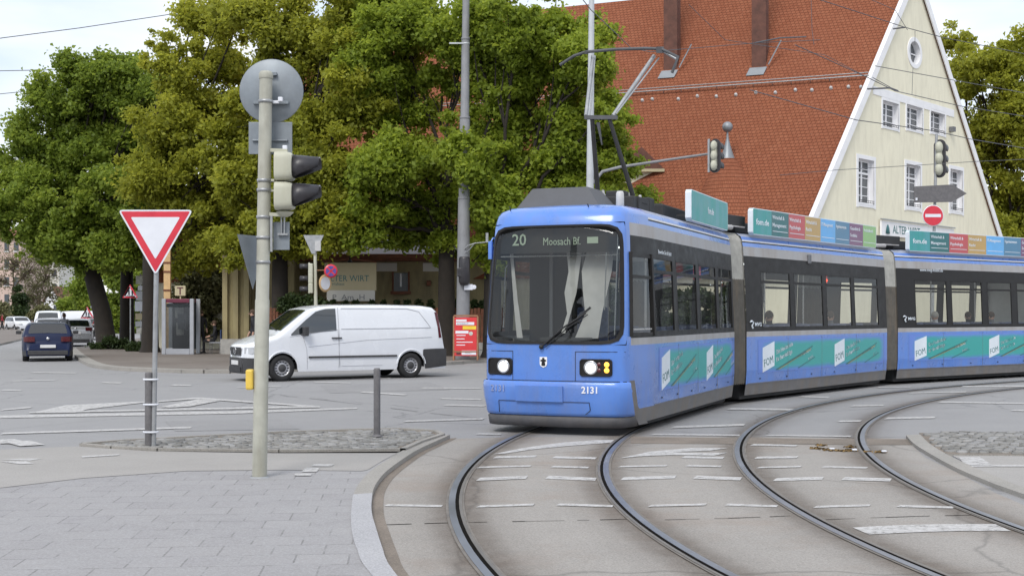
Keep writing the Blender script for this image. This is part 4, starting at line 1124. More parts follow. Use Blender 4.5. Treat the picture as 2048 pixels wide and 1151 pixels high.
# ================================================================== vehicles
def vehicle(name, T, P, label, cat, group=None):
    """body lofted along x; P holds the side profile and the positions of wheels, glass and lamps"""
    root = empty(name, T.translation, 0, label=label, cat=cat, group=group)
    root.rotation_euler = T.to_euler(); root.scale = (1, 1, 1)
    tx = [p[0] for p in P['top']][::-1]; tz = [p[1] for p in P['top']][::-1]
    wx = [p[0] for p in P['plan']][::-1]; wy = [p[1] for p in P['plan']][::-1]
    zt = lambda x: float(np.interp(x, tx, tz)); pw = lambda x: float(np.interp(x, wx, wy))
    belt, roofz, tum = P['belt'], P['roof'], P['tum']
    wr = P['wr']; arch = wr + .055
    def zbm(x):
        b = P['zb']
        for w in P['wheels']:
            d = abs(x - w)
            if d < arch: b = max(b, wr + math.sqrt(max(0, arch * arch - d * d)) - .01)
        return b
    def sy(x, z):
        t = 1 - tum * max(0, (z - belt) / (roofz - belt)) ** 1.15
        lo = 1 - .04 * max(0, (.45 - z) / .3)
        return pw(x) * t * lo
    xs = set(np.linspace(P['top'][-1][0], P['top'][0][0], P.get('n', 46)).tolist()) | set(tx)
    for w in P['wheels']: xs |= set((w + arch * np.cos(np.linspace(0, math.pi, 15))).tolist())
    xs = sorted(xs); rc0 = P.get('rc', .10)
    def half(x):
        t = zt(x); b = min(zbm(x), t - .06); rc = min(rc0, (t - b) * .4); r_ = []
        for k in range(9): z = b + (t - rc - b) * k / 8; r_.append((sy(x, z), z))
        y0 = sy(x, t - rc)
        for k in range(1, 5): a = math.pi / 2 * k / 4; r_.append((y0 - rc * 1.3 * (1 - math.cos(a)), t - rc + rc * math.sin(a) * .82))
        y1, z1 = r_[-1]
        for k in range(1, 4): f = 1 - k / 3; r_.append((y1 * f, z1 + rc * .18 * (1 - f * f)))
        return r_
    body = MB(); rings = []
    for x in xs:
        h = half(x); rings.append([(x, -y, z) for y, z in h[:-1]] + [(x, y, z) for y, z in reversed(h)])
    nP = len(rings[0]); mf = P.get('matf', lambda x, y, z: 0)
    for p in rings: body.v += p
    for i in range(len(rings) - 1):
        for j in range(nP - 1):
            f = (i * nP + j, i * nP + j + 1, (i + 1) * nP + j + 1, (i + 1) * nP + j)
            c = [sum(body.v[k][a] for k in f) / 4 for a in range(3)]
            body.f.append(tuple(reversed(f))); body.m.append(mf(*c)); body.s.append(True)
    for i, fl in ((0, 0), (len(rings) - 1, 1)):
        f = tuple(range(i * nP, i * nP + nP)); c = [sum(body.v[k][a] for k in f) / nP for a in range(3)]
        body.f.append(tuple(reversed(f)) if fl == 0 else f); body.m.append(mf(c[0], 0, P.get('capz', .4))); body.s.append(False)
    # dark underbody and wheel housings
    body.box(((xs[0] + xs[-1]) / 2, 0, P['zb'] + .14), (xs[-1] - xs[0] - .3, pw(0) * 1.1, .2), 2)
    for w in P['wheels']: body.box((w, 0, wr + .18), (arch * 1.9, pw(0) * 1.25, .5), 2)
    bo = body.build('body', [P['paint'], 'plastic_dark', 'tram_dark'], root)
    def side_patch(nm, poly_top, poly_bot, m, sd=1, off=.007, parent=root, n=10, col=None):
        x0, x1 = poly_top[0][0], poly_top[-1][0]; g = MB()
        f1 = lambda L, x: float(np.interp(x, [p[0] for p in L], [p[1] for p in L]))
        X = np.linspace(x0, x1, n); rows = []
        for k in range(5):
            t = k / 4; rows.append([(x, sd * (sy(x, f1(poly_bot, x) * (1 - t) + f1(poly_top, x) * t) + off), f1(poly_bot, x) * (1 - t) + f1(poly_top, x) * t) for x in X])
        g.grid(rows, 0, True, flip=sd > 0); return g.build(nm, m, parent)
    def top_patch(nm, xa, xb, m, fr=.93, off=.01, parent=root, frb=None):
        g = MB(); rows = []
        for k in range(9):
            x = xa + (xb - xa) * k / 8; h = half(x); y1, z1 = h[12]; yt = y1 * (fr + ((frb or fr) - fr) * k / 8); sl = (zt(x + .02) - zt(x - .02)) / .04
            nl = math.sqrt(1 + sl * sl); row = []
            for j in range(9):
                y = yt * (-1 + j / 4); z = z1 + min(rc0, .4) * .18 * (1 - (y / max(y1, .01)) ** 2); row.append((x - sl / nl * off, y, z + off / nl))
            rows.append(row)
        g.grid(rows, 0, True); return g.build(nm, m, parent)
    def line(pts, w=.012, sd=1, m='seam_light', nm='panel_seam', off=.003):
        g = MB()
        for a, b in zip(pts[:-1], pts[1:]):
            k = max(1, int((abs(a[0] - b[0]) + abs(a[1] - b[1])) / .12))
            for i in range(k):
                p = (a[0] + (b[0] - a[0]) * i / k, a[1] + (b[1] - a[1]) * i / k); q = (a[0] + (b[0] - a[0]) * (i + 1) / k, a[1] + (b[1] - a[1]) * (i + 1) / k)
                g.bar((p[0], sd * (sy(*p) + off), p[1]), (q[0], sd * (sy(*q) + off), q[1]), w, w)
        return g.build(nm, m, root)
    for w in P['wheels']:
        for sd in (-1, 1):
            yo = sd * (pw(w) - .02); q = M4((w, yo, wr), 0, R(-90 * sd))
            t = MB(); t.lathe([(wr * .60, -.02), (wr * .66, .0), (wr * .93, .0), (wr, -.035), (wr, -.19), (wr * .9, -.21), (0, -.21)], q, 32)
            ty = t.build('wheel', 'rubber', root)
            r_ = MB(); r_.lathe([(wr * .62, -.008), (wr * .60, -.03), (wr * .50, -.045), (wr * .30, -.02), (wr * .17, -.015)], q, 32, 0); r_.lathe([(wr * .30, -.012), (wr * .26, .004), (0, .01)], q, 18, 1)
            for k in range(14):
                a = 2 * math.pi * k / 14; r_.box((wr * .47 * math.cos(a), wr * .47 * math.sin(a), -.034), (.05, .025, .012), 2, q @ Matrix.Rotation(0, 4, 'Z'))
            r_.build('rim', ['alloy', 'plastic_dark', 'tram_dark'], ty)
    return root, side_patch, top_patch, line, sy, zt
def vframe(x, y, fx, fy):
    h = math.atan2(fy, fx); return M4((x, y, 0), h)
# white panel van
def van_mat(x, y, z):
    if x > 2.0 and z < .58: return 1
    if x < -2.05 and z < .76 and z > .0: return 1
    return 0
VP = dict(top=[(2.68, .55), (2.67, .78), (2.62, .93), (2.50, 1.00), (2.25, 1.09), (1.92, 1.19), (1.80, 1.26), (1.40, 1.56), (1.0, 1.85), (.75, 1.91), (.3, 1.945), (-1.0, 1.96), (-2.2, 1.94), (-2.5, 1.90), (-2.62, 1.80), (-2.70, 1.45), (-2.78, 1.0), (-2.84, .76), (-2.86, .45)],
          plan=[(2.68, .48), (2.64, .66), (2.55, .79), (2.3, .88), (1.9, .93), (1.2, .95), (-2.2, .95), (-2.6, .92), (-2.86, .86)], belt=1.1, roof=1.96, tum=.15, wr=.335, wheels=(1.785, -1.785), zb=.24, rc=.13, paint='van_white', n=60)
T = vframe(-4.70, 33.15, -.863, -.505)
van, sp, tp, ln, vsy, vzt = vehicle('panel_van', T, VP, 'white panel van with black side strips crossing behind the grey signal pole', 'van')
for sd in (1, -1):
    dw = sp('side_window', [(.33, 1.84), (.60, 1.83), (.85, 1.775), (1.18, 1.53), (1.50, 1.25), (1.56, 1.19)], [(.33, 1.27), (1.0, 1.215), (1.56, 1.15)], 'car_glass', sd)
    ln([(.27, .32), (.27, 1.86)], .012, sd); ln([(1.13, .30), (1.15, .8), (1.25, 1.12)], .01, sd); ln([(.24, .34), (.30, 1.30), (1.6, 1.12)], .008, sd)
    ln([(.18, 1.84), (-1.7, 1.84), (-2.05, 1.76), (-2.35, 1.38), (-2.38, 1.33)], .014, sd); ln([(.2, 1.31), (-2.38, 1.33)], .016, sd)
    ln([(1.10, .60), (-1.36, .60)], .045, sd, 'plastic_dark', 'side_strip', .012); ln([(1.1, .86), (-.5, 1.02), (-2.4, 1.08)], .008, sd); ln([(.2, .36), (-.95, .36)], .008, sd)
    hb = MB(); hb.bar((.48, sd * (vsy(.48, 1.08) + .025), 1.08), (.20, sd * (vsy(.3, 1.08) + .025), 1.08), .03, .035); hb.build('door_handle', 'plastic_dark', van, bevel=.008)
    mr = MB(); mr.box((1.22, sd * 1.06, 1.26), (.12, .18, .24)); mr.bar((1.3, sd * .9, 1.17), (1.24, sd * 1.05, 1.2), .04, .05); mr.build('wing_mirror', 'plastic_dark', van, bevel=.03)
    tl = MB(); 
    tl.grid([[(x_, sd * (vsy(x_, z) + .006), z) for x_ in (a_, b_)] for a_, b_, z in ((-2.62, -2.715, 1.06), (-2.60, -2.68, 1.35), (-2.56, -2.65, 1.55), (-2.53, -2.60, 1.75))], 0, True)
    tl.build('tail_light', 'tail_red', van)
    hl2 = MB(); g = [[(x_, sd * (vsy(x_, z) + .008), z) for x_ in np.linspace(2.34, 2.66, 6)] for z in np.linspace(.70, .86, 4)]; hl2.grid(g, 0, True, flip=sd > 0); hl2.build('headlight', 'lens_clear', van)
    sp('rear_bumper', [(-2.858, .77), (-2.5, .77), (-2.16, .76), (-2.13, .74)], [(-2.858, .30), (-2.2, .24), (-2.13, .55)], 'plastic_dark', sd, .014, van, 20)
    sp('front_bumper', [(2.12, .54), (2.2, .585), (2.678, .60)], [(2.12, .30), (2.2, .22), (2.678, .20)], 'plastic_dark', sd, .014, van, 24)
    # flared arches
    for w in (1.785, -1.785):
        fl_ = MB(); fl_.path([(w + .42 * math.cos(a), sd * (vsy(w, .5) + .004), .335 + .42 * math.sin(a)) for a in np.linspace(.1, math.pi - .1, 14)], .018, 6); fl_.build('wheel_arch', 'van_white', van)
tp('windscreen', 1.76, 1.06, 'car_glass', .95, .012, van, .92)
fb = MB(); fb.box((2.685, 0, .40), (.03, .99, .40)); fb.build('front_bumper', 'plastic_dark', van, bevel=.01)
fb = MB(); fb.box((-2.865, 0, .53), (.03, 1.74, .46)); fb.build('rear_bumper', 'plastic_dark', van, bevel=.01)
gr = MB()
for k in range(6): gr.box((2.70, 0, .68 + k * .032), (.02, .74 - .03 * abs(k - 3), .016))
gr.box((2.69, 0, .76), (.02, .78, .2)); gr.build('grille', 'plastic_dark', van, bevel=.004)
em = MB(); qf = frame((2.715, 0, .77), (0, 1, 0), (1, 0, 0)); rr_ = .085
em.path([qf @ Vector((rr_ * math.cos(a), rr_ * math.sin(a), 0)) for a in np.linspace(0, 2 * math.pi, 25)], .009, 6)
for a in (90, 210, 330): em.bar(qf @ Vector((0, 0, 0)), qf @ Vector((rr_ * math.cos(R(a)), rr_ * math.sin(R(a)), 0)), .014, .014)
em.build('emblem', 'chrome', van)
npl = MB(); npl.box((2.72, 0, .47), (.015, .52, .11)); npl.build('number_plate', 'plate_white', van)
wv = MB(); wv.bar((1.80, .5, 1.29), (1.70, -.2, 1.36), .02, .02); wv.build('wiper', 'black', van)
fb = MB(); fb.box((2.71, 0, .30), (.03, .9, .12)); fb.build('lower_grille', 'black', van)

# blue hatchback, seen from behind
def hatch_mat(x, y, z): return 1 if z < .40 else 0
HP = dict(top=[(2.0, .45), (1.98, .62), (1.85, .74), (1.2, .90), (1.0, .95), (.45, 1.28), (.1, 1.37), (-.6, 1.41), (-1.35, 1.37), (-1.5, 1.34), (-1.83, 1.02), (-1.90, .96), (-1.97, .78), (-2.0, .45)],
          plan=[(2.0, .6), (1.9, .75), (1.5, .86), (0, .89), (-1.5, .87), (-1.85, .82), (-2.0, .74)], belt=.92, roof=1.41, tum=.26, wr=.31, wheels=(1.25, -1.25), zb=.2, rc=.12, paint='car_blue', matf=hatch_mat, n=44, capz=.5)
def car(x, y, fx, fy, P, lab, plate=True, group=None, name='parked_car', glassy='car_glass', wide=1.0):
    T = vframe(x, y, fx, fy)
    c, sp, tp, ln, sy, zt = vehicle(name, T, P, lab, 'car', group)
    q = P['g']
    for sd in (1, -1):
        sp('side_window', [(q['rx'], q['rz'] + .02), (q['rx'] + .25, q['tz']), (q['fx'] - .6, q['tz']), (q['fx'], q['bz'] + .03)], [(q['rx'], q['bz']), (q['fx'], q['bz'])], glassy, sd)
        mr = MB(); mr.box((q['fx'] - .12, sd * (P['plan'][3][1] + .12), q['bz'] + .06), (.10, .2, .13)); mr.build('wing_mirror', 'plastic_dark', c, bevel=.03)
        xr = P['top'][-1][0]
        t = MB(); ye = P['plan'][-1][1]
        t.grid([[(xr + .12, sd * (sy(xr + .12, z) + .012), z), (xr + .01, sd * (sy(xr + .01, z) + .012), z), (xr - .02, sd * (ye - .04), z), (xr - .025, sd * (ye - .30), z)] for z in (q['lz'] - .09, q['lz'] + .09)], 0, True, flip=sd > 0)
        t.build('tail_light', 'tail_red', c)
        xf = P['top'][0][0]
        t = MB(); t.grid([[(xf - .2, sd * (sy(xf - .2, z) + .01), z), (xf + .005, sd * (sy(xf, z) + .0), z), (xf + .012, sd * .3, z)] for z in (.58, .70)], 0, True); t.build('headlight', 'lens_clear', c)
        ln([(q['fx'] - 1.1, .3), (q['fx'] - 1.1, 1.0)], .01, sd)
    tp('windscreen', q['w0'], q['w1'], glassy, .95); tp('rear_window', q['r0'], q['r1'], glassy, .97)
    xr = P['top'][-1][0]
    n_ = MB(); n_.box((xr - .02, 0, q['pz']), (.02, .52, .11)); n_.build('number_plate', 'plate_white', c)
    n_ = MB(); n_.box((xr - .01, 0, .32), (.08, 1.35, .16)); n_.build('rear_bumper', 'plastic_dark', c, bevel=.02)
    n_ = MB(); n_.lathe([(0, .012), (.035, .01), (.05, 0)], frame((xr - .02, 0, q['lz'] + .02), (0, -1, 0), (-1, 0, 0)), 16); n_.build('emblem', 'chrome', c)
    return c
HP['g'] = dict(rx=-1.3, rz=1.05, tz=1.29, fx=.95, bz=.95, w0=.98, w1=.47, r0=-1.84, r1=-1.44, lz=.80, pz=.55)
SP = dict(top=[(2.15, .45), (2.12, .66), (1.95, .78), (1.25, .95), (1.1, 1.0), (.55, 1.36), (.2, 1.44), (-.8, 1.48), (-1.8, 1.44), (-1.92, 1.40), (-2.10, 1.05), (-2.17, .95), (-2.2, .7), (-2.2, .45)],
          plan=[(2.15, .6), (2.0, .76), (1.6, .86), (0, .88), (-1.8, .87), (-2.1, .84), (-2.2, .78)], belt=.95, roof=1.48, tum=.2, wr=.31, wheels=(1.3, -1.3), zb=.2, rc=.1, paint='car_silver', matf=hatch_mat, n=40, capz=.5)
SP['g'] = dict(rx=-1.85, rz=1.2, tz=1.36, fx=1.05, bz=.98, w0=1.08, w1=.57, r0=-2.09, r1=-1.93, lz=.92, pz=.72)
def pos(px, Y): return ((px - 1024) / F * Y, Y)
x, y = pos(95, 46.5); car(x, y, -.355, .935, HP, 'dark blue hatchback seen from behind on the side road, nearest car at the left')
x, y = pos(150, 67); car(x, y, -.345, .938, SP, 'silver estate car standing just ahead of the blue hatchback, near the kerb')
D_ = dict(SP); D_['paint'] = 'car_dark'; x, y = pos(100, 60); 
SV = dict(SP); SV['paint'] = 'car_silver'
x, y = pos(98, 74); car(x, y, -.36, .93, SV, 'grey car of which only the roof shows over the blue hatchback')
WC = dict(SP); WC['paint'] = 'car_white'
x, y = pos(38, 132); car(x, y, .62, -.78, WC, 'small white car on the far left side of the road', group=None)
x, y = pos(190, 84); car(x, y, -.38, .92, SV, 'silver car beyond the estate car, partly behind the leaning tree trunk')
VW = dict(VP); VW['n'] = 30
def far_van(px, Y, fx, fy, lab):
    x, y = pos(px, Y); v, sp, tp, ln, sy, zt = vehicle('parked_van', vframe(x, y, fx, fy), VW, lab, 'van')
    tp('windscreen', 1.76, 1.06, 'car_glass', .95, .012, v, .92)
    for sd in (1, -1):
        sp('side_window', [(.33, 1.84), (.85, 1.775), (1.50, 1.25), (1.56, 1.19)], [(.33, 1.27), (1.56, 1.15)], 'car_glass', sd)
        h_ = MB(); h_.box((2.66, sd * .52, .8), (.05, .2, .14)); h_.build('headlight', 'lens_clear', v, bevel=.01)
    g_ = MB(); g_.box((2.69, 0, .78), (.02, .6, .16)); g_.build('grille', 'plastic_dark', v)
far_van(98, 92, .30, -.95, 'white van facing the camera behind the row of cars at the left')
far_van(150, 97, -.93, .30, 'long white van standing crosswise beyond the silver estate car')

# ================================================================== buildings
def roof_quad(mb, a, b, c, d, uv):
    """a,b front edge (ridge end, eave end); d,c the same at the back; uv = (length along, length down)"""
    mb.add([a, b, c, d], [(0, 1, 2, 3)], 0)
    mb.uv += [(0, 0), (0, uv[1]), (uv[0], uv[1]), (uv[0], 0)]
GA = R(48); g = Vector((math.cos(GA), math.sin(GA), 0)); P0 = Vector((17.7, 55, 0))
BM = Matrix((g, Vector((-g.y, g.x, 0)), Vector((0, 0, 1)))).transposed().to_4x4(); BM.translation = P0
RD = Vector((-math.cos(R(23)), math.sin(R(23)), 0)); rl = BM.inverted().to_3x3() @ RD
def gp(px, py): q = on_plane(BM, px, py, 1, 0); return (q.x, q.z)
inn = empty('gabled_house', (0, 0, 0), label='tall cream gabled house with a steep red tiled roof behind the tram', cat='house')
inn.matrix_world = BM
apx = gp(1830, -52); lb = gp(1630, 428); rb_ = gp(1992, 462)
EZ = 3.6
def ext(p, z): t = (z - apx[1]) / (p[1] - apx[1]); return (apx[0] + (p[0] - apx[0]) * t, z)
lE, rE = ext(lb, EZ), ext(rb_, EZ)
# gable wall with real openings
def holes():
    H = []
    up = [((1765, 200), (1796, 259)), ((1813, 208), (1844, 264)), ((1861, 217), (1889, 270))]
    lo = [((1716, 316), (1747, 410)), ((1812, 327), (1840, 417)), ((1900, 337), (1924, 424))]
    for a, b in up + lo:
        x0, z1 = gp(*a); x1, z0 = gp(b[0], b[1]); H.append((x0, x1, z0, z1))
    return H
HO = holes()
bm = bmesh.new()
outer = [(apx[0], apx[1]), rE, (rE[0], 0), (lE[0], 0), lE]
def loop_edges(pts):
    v = [bm.verts.new((x, 0, z)) for x, z in pts]; return [bm.edges.new((v[i], v[(i + 1) % len(v)])) for i in range(len(v))]
es = loop_edges(outer)
for x0, x1, z0, z1 in HO: es += loop_edges([(x0, z0), (x1, z0), (x1, z1), (x0, z1)])
oc_ = gp(1829, 106); ocx, ocz = oc_; orx = (gp(1840, 106)[0] - gp(1818, 106)[0]) / 2; orz = (gp(1829, 84)[1] - gp(1829, 130)[1]) / 2
oval = [(ocx + orx * math.cos(t), ocz + orz * math.sin(t)) for t in np.linspace(0, 2 * math.pi, 29)[:-1]]
es += loop_edges(oval)
bmesh.ops.triangle_fill(bm, use_beauty=True, edges=es, normal=Vector((0, -1, 0)))
me = bpy.data.meshes.new('gable_wall'); bm.to_mesh(me); bm.free(); me.materials.append(MATS['stucco_cream'])
o = bpy.data.objects.new('wall', me); COL.objects.link(o); o.parent = inn
wl = MB(); Lr = 30.5
for e in (lE, rE):
    a = Vector((e[0], 0, 0)); b = a + rl * Lr
    wl.add([a, b, b + Vector((0, 0, EZ)), a + Vector((0, 0, EZ))], [(0, 1, 2, 3)])
wl.build('wall', 'stucco_cream', inn)
rf = MB(); rf.uv = []
ap = Vector((apx[0], -.12, apx[1] + .12))
for e, sg in ((lE, -1), (rE, 1)):
    ev = Vector((e[0] + sg * .35, -.12, e[1] - .45)); sl = (ev - ap).length
    if sg < 0: roof_quad(rf, ap, ap + rl * Lr, ev + rl * Lr, ev, (Lr, sl)); rf.uv[-4:] = [(0, 0), (Lr, 0), (Lr, sl), (0, sl)]
    else: roof_quad(rf, ap, ev, ev + rl * Lr, ap + rl * Lr, (Lr, sl))
roof = rf.build('roof', 'roof_tiles', inn)
vg = MB()
for e, sg in ((lE, -1), (rE, 1)):
    a = Vector((apx[0], -.14, apx[1])); b = Vector((e[0], -.14, e[1])); d = (b - a).normalized(); n_ = Vector((-d.z, 0, d.x)); n_ = n_ if n_.z < 0 else -n_
    w = .10
    vg.add([a + n_ * -.24, b + n_ * -.24, b + n_ * w, a + n_ * w, a + n_ * -.24 + Vector((0, .2, 0)), b + n_ * -.24 + Vector((0, .2, 0)), b + n_ * w + Vector((0, .05, 0)), a + n_ * w + Vector((0, .05, 0))], [(0, 1, 2, 3), (4, 5, 1, 0), (3, 2, 6, 7)])
vg.build('verge_board', 'trim_white', inn)
# windows: deep white reveals, casements with glazing bars
def casement(x0, x1, z0, z1, nx, nz, top=0, surround=.16, parent=inn):
    w = MB(); d = .26
    for a, b in (((x0, z0), (x1, z0)), ((x1, z0), (x1, z1)), ((x1, z1), (x0, z1)), ((x0, z1), (x0, z0))):
        w.add([(a[0], -.028, a[1]), (b[0], -.028, b[1]), (b[0], d, b[1]), (a[0], d, a[1])], [(0, 1, 2, 3)], 0)
    s = surround
    for bx in ((x0 - s, x0, z0 - s, z1 + s), (x1, x1 + s, z0 - s, z1 + s), (x0, x1, z1, z1 + s), (x0, x1, z0 - s * .8, z0)):
        w.box(((bx[0] + bx[1]) / 2, -.014, (bx[2] + bx[3]) / 2), (bx[1] - bx[0], .03, bx[3] - bx[2]), 0)
    W = x1 - x0; Hh = z1 - z0; yb = d - .04
    for xx in (x0 + .04, x1 - .04): w.box((xx, yb, (z0 + z1) / 2), (.08, .05, Hh), 0)
    for zz in (z0 + .04, z1 - .04): w.box(((x0 + x1) / 2, yb, zz), (W - .16, .05, .08), 0)
    w.box(((x0 + x1) / 2, yb - .01, (z0 + z1) / 2), (.075, .05, Hh - .16), 0)
    if top: w.box(((x0 + x1) / 2, yb - .012, z1 - Hh * top), (W - .16, .05, .08), 0)
    for k in range(1, nz): w.box(((x0 + x1) / 2, yb + .005, z0 + Hh * k / nz), (W - .16, .025, .03), 0)
    for k in range(1, nx * 2):
        if k != nx: w.box((x0 + W * k / (nx * 2), yb + .006, (z0 + z1) / 2), (.03, .024, Hh - .16), 0)
    o = w.build('window', ['trim_white', 'window_dark', 'plastic_dark'], parent)
    gl_ = MB(); gl_.add([(x0 + .02, yb + .02, z0 + .02), (x1 - .02, yb + .02, z0 + .02), (x1 - .02, yb + .02, z1 - .02), (x0 + .02, yb + .02, z1 - .02)], [(0, 1, 2, 3)]); gl_.build('pane', 'window_dark', o)
    ra = MB()
    for zz in (.05, .14): ra.box(((x0 + x1) / 2, -.05, z0 + zz), (W * .95, .02, .02))
    for k in range(9): ra.box((x0 + W * (.05 + .9 * k / 8), -.05, z0 + .10), (.012, .012, .10))
    ra.build('railing', 'plastic_dark', o)
    return o
for k, (x0, x1, z0, z1) in enumerate(HO):
    if k < 3: casement(x0, x1, z0, z1, 1, 4, 0, .12)
    else: casement(x0, x1, z0, z1, 1, 5, .3, .17)
bx = gp(1752, 192); bx2 = gp(1902, 210)
tb = MB(); tb.box(((bx[0] + bx2[0]) / 2, -.012, HO[0][3] + .30), (bx2[0] - bx[0] + .6, .025, .34)); tb.build('stucco_band', 'trim_white', inn)
ov = MB(); n_ = len(oval)
def ovr(s, y): return [(ocx + orx * s * math.cos(t), y, ocz + orz * (1 + (s - 1) * orx / orz) * math.sin(t)) for t in np.linspace(0, 2 * math.pi, 29)[:-1]]
for A_, B_ in ((ovr(1.32, -.03), ovr(1.0, -.03)), (ovr(1.0, -.03), ovr(1.0, .25)), (ovr(1.32, .02), ovr(1.32, -.03))):
    ov.add(A_ + B_, [(k, (k + 1) % n_, n_ + (k + 1) % n_, n_ + k) for k in range(n_)], 0)
ov.box((ocx, .2, ocz), (.05, .04, orz * 2), 0); ov.box((ocx, .2, ocz), (orx * 2, .04, .05), 0)
oo = ov.build('window', ['trim_white'], inn)
pv = MB(); pv.add(ovr(1.0, .24), [tuple(range(n_))[::-1]]); pv.build('pane', 'window_dark', oo)
fl = MB(); q = gp(1900, 259); fl.box((q[0], -.12, q[1]), (.28, .2, .22)); fl.box((q[0], -.03, q[1] - .05), (.06, .2, .06)); fl.build('floodlight', 'seam', inn)
sg = MB(); a = gp(1757, 438); b = gp(1902, 448); zt_ = a[1] - .02
sg.box(((a[0] + b[0]) / 2, -.10, zt_ - .35), (b[0] - a[0], .08, .62), 0); sg.box(((a[0] + b[0]) / 2, -.15, zt_ + .02), (b[0] - a[0] + .1, .1, .05), 1)
so = sg.build('name_board', ['trim_white', 'galv'], inn)
text('ALTER WIRT', .48, 'teal_dark', so, frame((a[0] + 1.05, -.146, zt_ - .52), (1, 0, 0), (0, -1, 0)), 'lettering', bold=.004)
lg = MB(); lg.lathe([(.0, 0), (.2, .02), (.14, .25), (.05, .38), (0, .4)], M4((a[0] + .55, -.16, zt_ - .58)) @ Matrix.Diagonal((1, .1, 1, 1)), 12); lg.build('emblem', 'teal_dark', so)
# points on the visible roof slope
a3, b3 = BM @ ap, BM @ Vector((lE[0] - .35, -.12, lE[1] - .45)); nrm = ((b3 - a3).cross(RD)).normalized()
if nrm.y > 0: nrm = -nrm
def on_roof(px, py, off=0):
    d = Vector(((px - 1024) / F, 1, (HOR - py) / F)); o = Vector((0, 0, EYE)); t = (a3 - o).dot(nrm) / d.dot(nrm); return o + d * t + nrm * off
RW = BM.inverted()
sn = MB(RW); p = on_roof(1738, 157, .18)
sn.tube(p, p + RD * 22, .03, n=6); sn.tube(p + Vector((0, 0, .12)), p + RD * 22 + Vector((0, 0, .12)), .02, n=6)
for k in range(28): sn.bar(p + RD * .8 * k, p + RD * .8 * k - nrm * .2 + Vector((0, 0, .02)), .03, .03)
sn.build('snow_guard', 'galv', inn)
for k, px in enumerate((1285, 1305, 1357, 1395, 1433, 1472, 1512, 1551, 1591, 1624, 1662, 1697, 1722)):
    yv = 203 - (px - 1285) * .062 + random.uniform(-3, 3); q = on_roof(px, yv, .05); v_ = MB(RW); v_.lathe([(.075, -.05), (.07, .03), (.045, .06), (0, .07)], Matrix.Translation(q) @ nrm.to_track_quat('Z', 'Y').to_matrix().to_4x4(), 10); v_.build('roof_vent', 'insulator', inn)
for px, yb in ((1340, 142), (1517, 136)):
    q = on_roof(px, yb); c = MB(RW); w = .62; dn = Vector((-RD.y, RD.x, 0)); dn = dn if dn.y < 0 else -dn
    Tm = Matrix((RD, dn, Vector((0, 0, 1)))).transposed().to_4x4(); Tm.translation = q
    c.box((0, -.35, 2.6), (w, .6, 6.4), 0, Tm); c.box((0, -.35, 5.9), (w + .2, .8, .15), 0, Tm)
    co = c.build('chimney', ['brick_chimney', 'zinc'], inn)
    f_ = MB(RW); sd_ = (b3 - a3).normalized()
    qq = [q - RD * .38 + nrm * .04, q + RD * .38 + nrm * .04, q + RD * .38 + sd_ * .5 + nrm * .05, q - RD * .38 + sd_ * .5 + nrm * .05]
    f_.add(qq, [(0, 1, 2, 3)]); f_.bar(q - RD * .45 + nrm * .15, q - RD * .75 + nrm * .6 - sd_ * 1.0, .05, .05)
    f_.box((0, -.68, .0), (w + .08, .06, .4), 0, Tm); f_.build('flashing', 'zinc', co)
# stair turret with a bell roof and ball finial
q_ = on_roof(1455, 318); tc_ = P3(1455, 318, q_.y - .5); tu = MB(RW); tu.uv = []
cx, cy = tc_.x, tc_.y
prof = [(2.9, tc_.z - 5.2), (2.55, tc_.z - 4.2), (2.15, tc_.z - 3.2), (1.75, tc_.z - 2.4), (1.3, tc_.z - 1.65), (.95, tc_.z - 1.0), (.62, tc_.z - .45), (.36, tc_.z)]
nn = 24; tot = 0
for i in range(len(prof) - 1):
    (r0, z0), (r1, z1) = prof[i], prof[i + 1]; dl = math.hypot(r1 - r0, z1 - z0)
    for k in range(nn):
        t0, t1 = 2 * math.pi * k / nn, 2 * math.pi * (k + 1) / nn
        tu.add([(cx + r0 * math.cos(t0), cy + r0 * math.sin(t0), z0), (cx + r0 * math.cos(t1), cy + r0 * math.sin(t1), z0), (cx + r1 * math.cos(t1), cy + r1 * math.sin(t1), z1), (cx + r1 * math.cos(t0), cy + r1 * math.sin(t0), z1)], [(0, 1, 2, 3)], 0, True)
        u0, u1 = t0 * 2.2, t1 * 2.2; tu.uv += [(u0, tot), (u1, tot), (u1, tot + dl), (u0, tot + dl)]
    tot += dl
tu.build('turret_roof', 'roof_tiles', inn)
fn = MB(RW); zz = tc_.z - .05
fn.lathe([(.34, 0), (.30, .06), (.20, .35), (.10, .7), (.05, .9), (.04, 1.15)], Matrix.Translation((cx, cy, zz)), 18); fn.ball((cx, cy, zz + 1.36), .22, 18)
fn.build('finial', 'zinc', inn)
# small cream dormer at the left of the visible roof
dm = MB(RW); q = P3(1282, 400, 52.5)
dm.box((q.x, q.y + 1.5, q.z + .2), (1.55, 3, 2.0), 0); dm.box((q.x, q.y + 1.4, q.z + 1.22), (1.9, 3.4, .12), 1)
dm.add([(q.x - .95, q.y - .25, q.z + 1.28), (q.x + .95, q.y - .25, q.z + 1.28), (q.x, q.y - .25, q.z + 2.2), (q.x - .95, q.y + 3, q.z + 1.28), (q.x + .95, q.y + 3, q.z + 1.28), (q.x, q.y + 3, q.z + 2.2)], [(0, 1, 2), (1, 4, 5, 2), (0, 2, 5, 3)], 2)
dm.build('dormer', ['stucco_cream', 'sign_cream', 'brick_chimney'], inn)

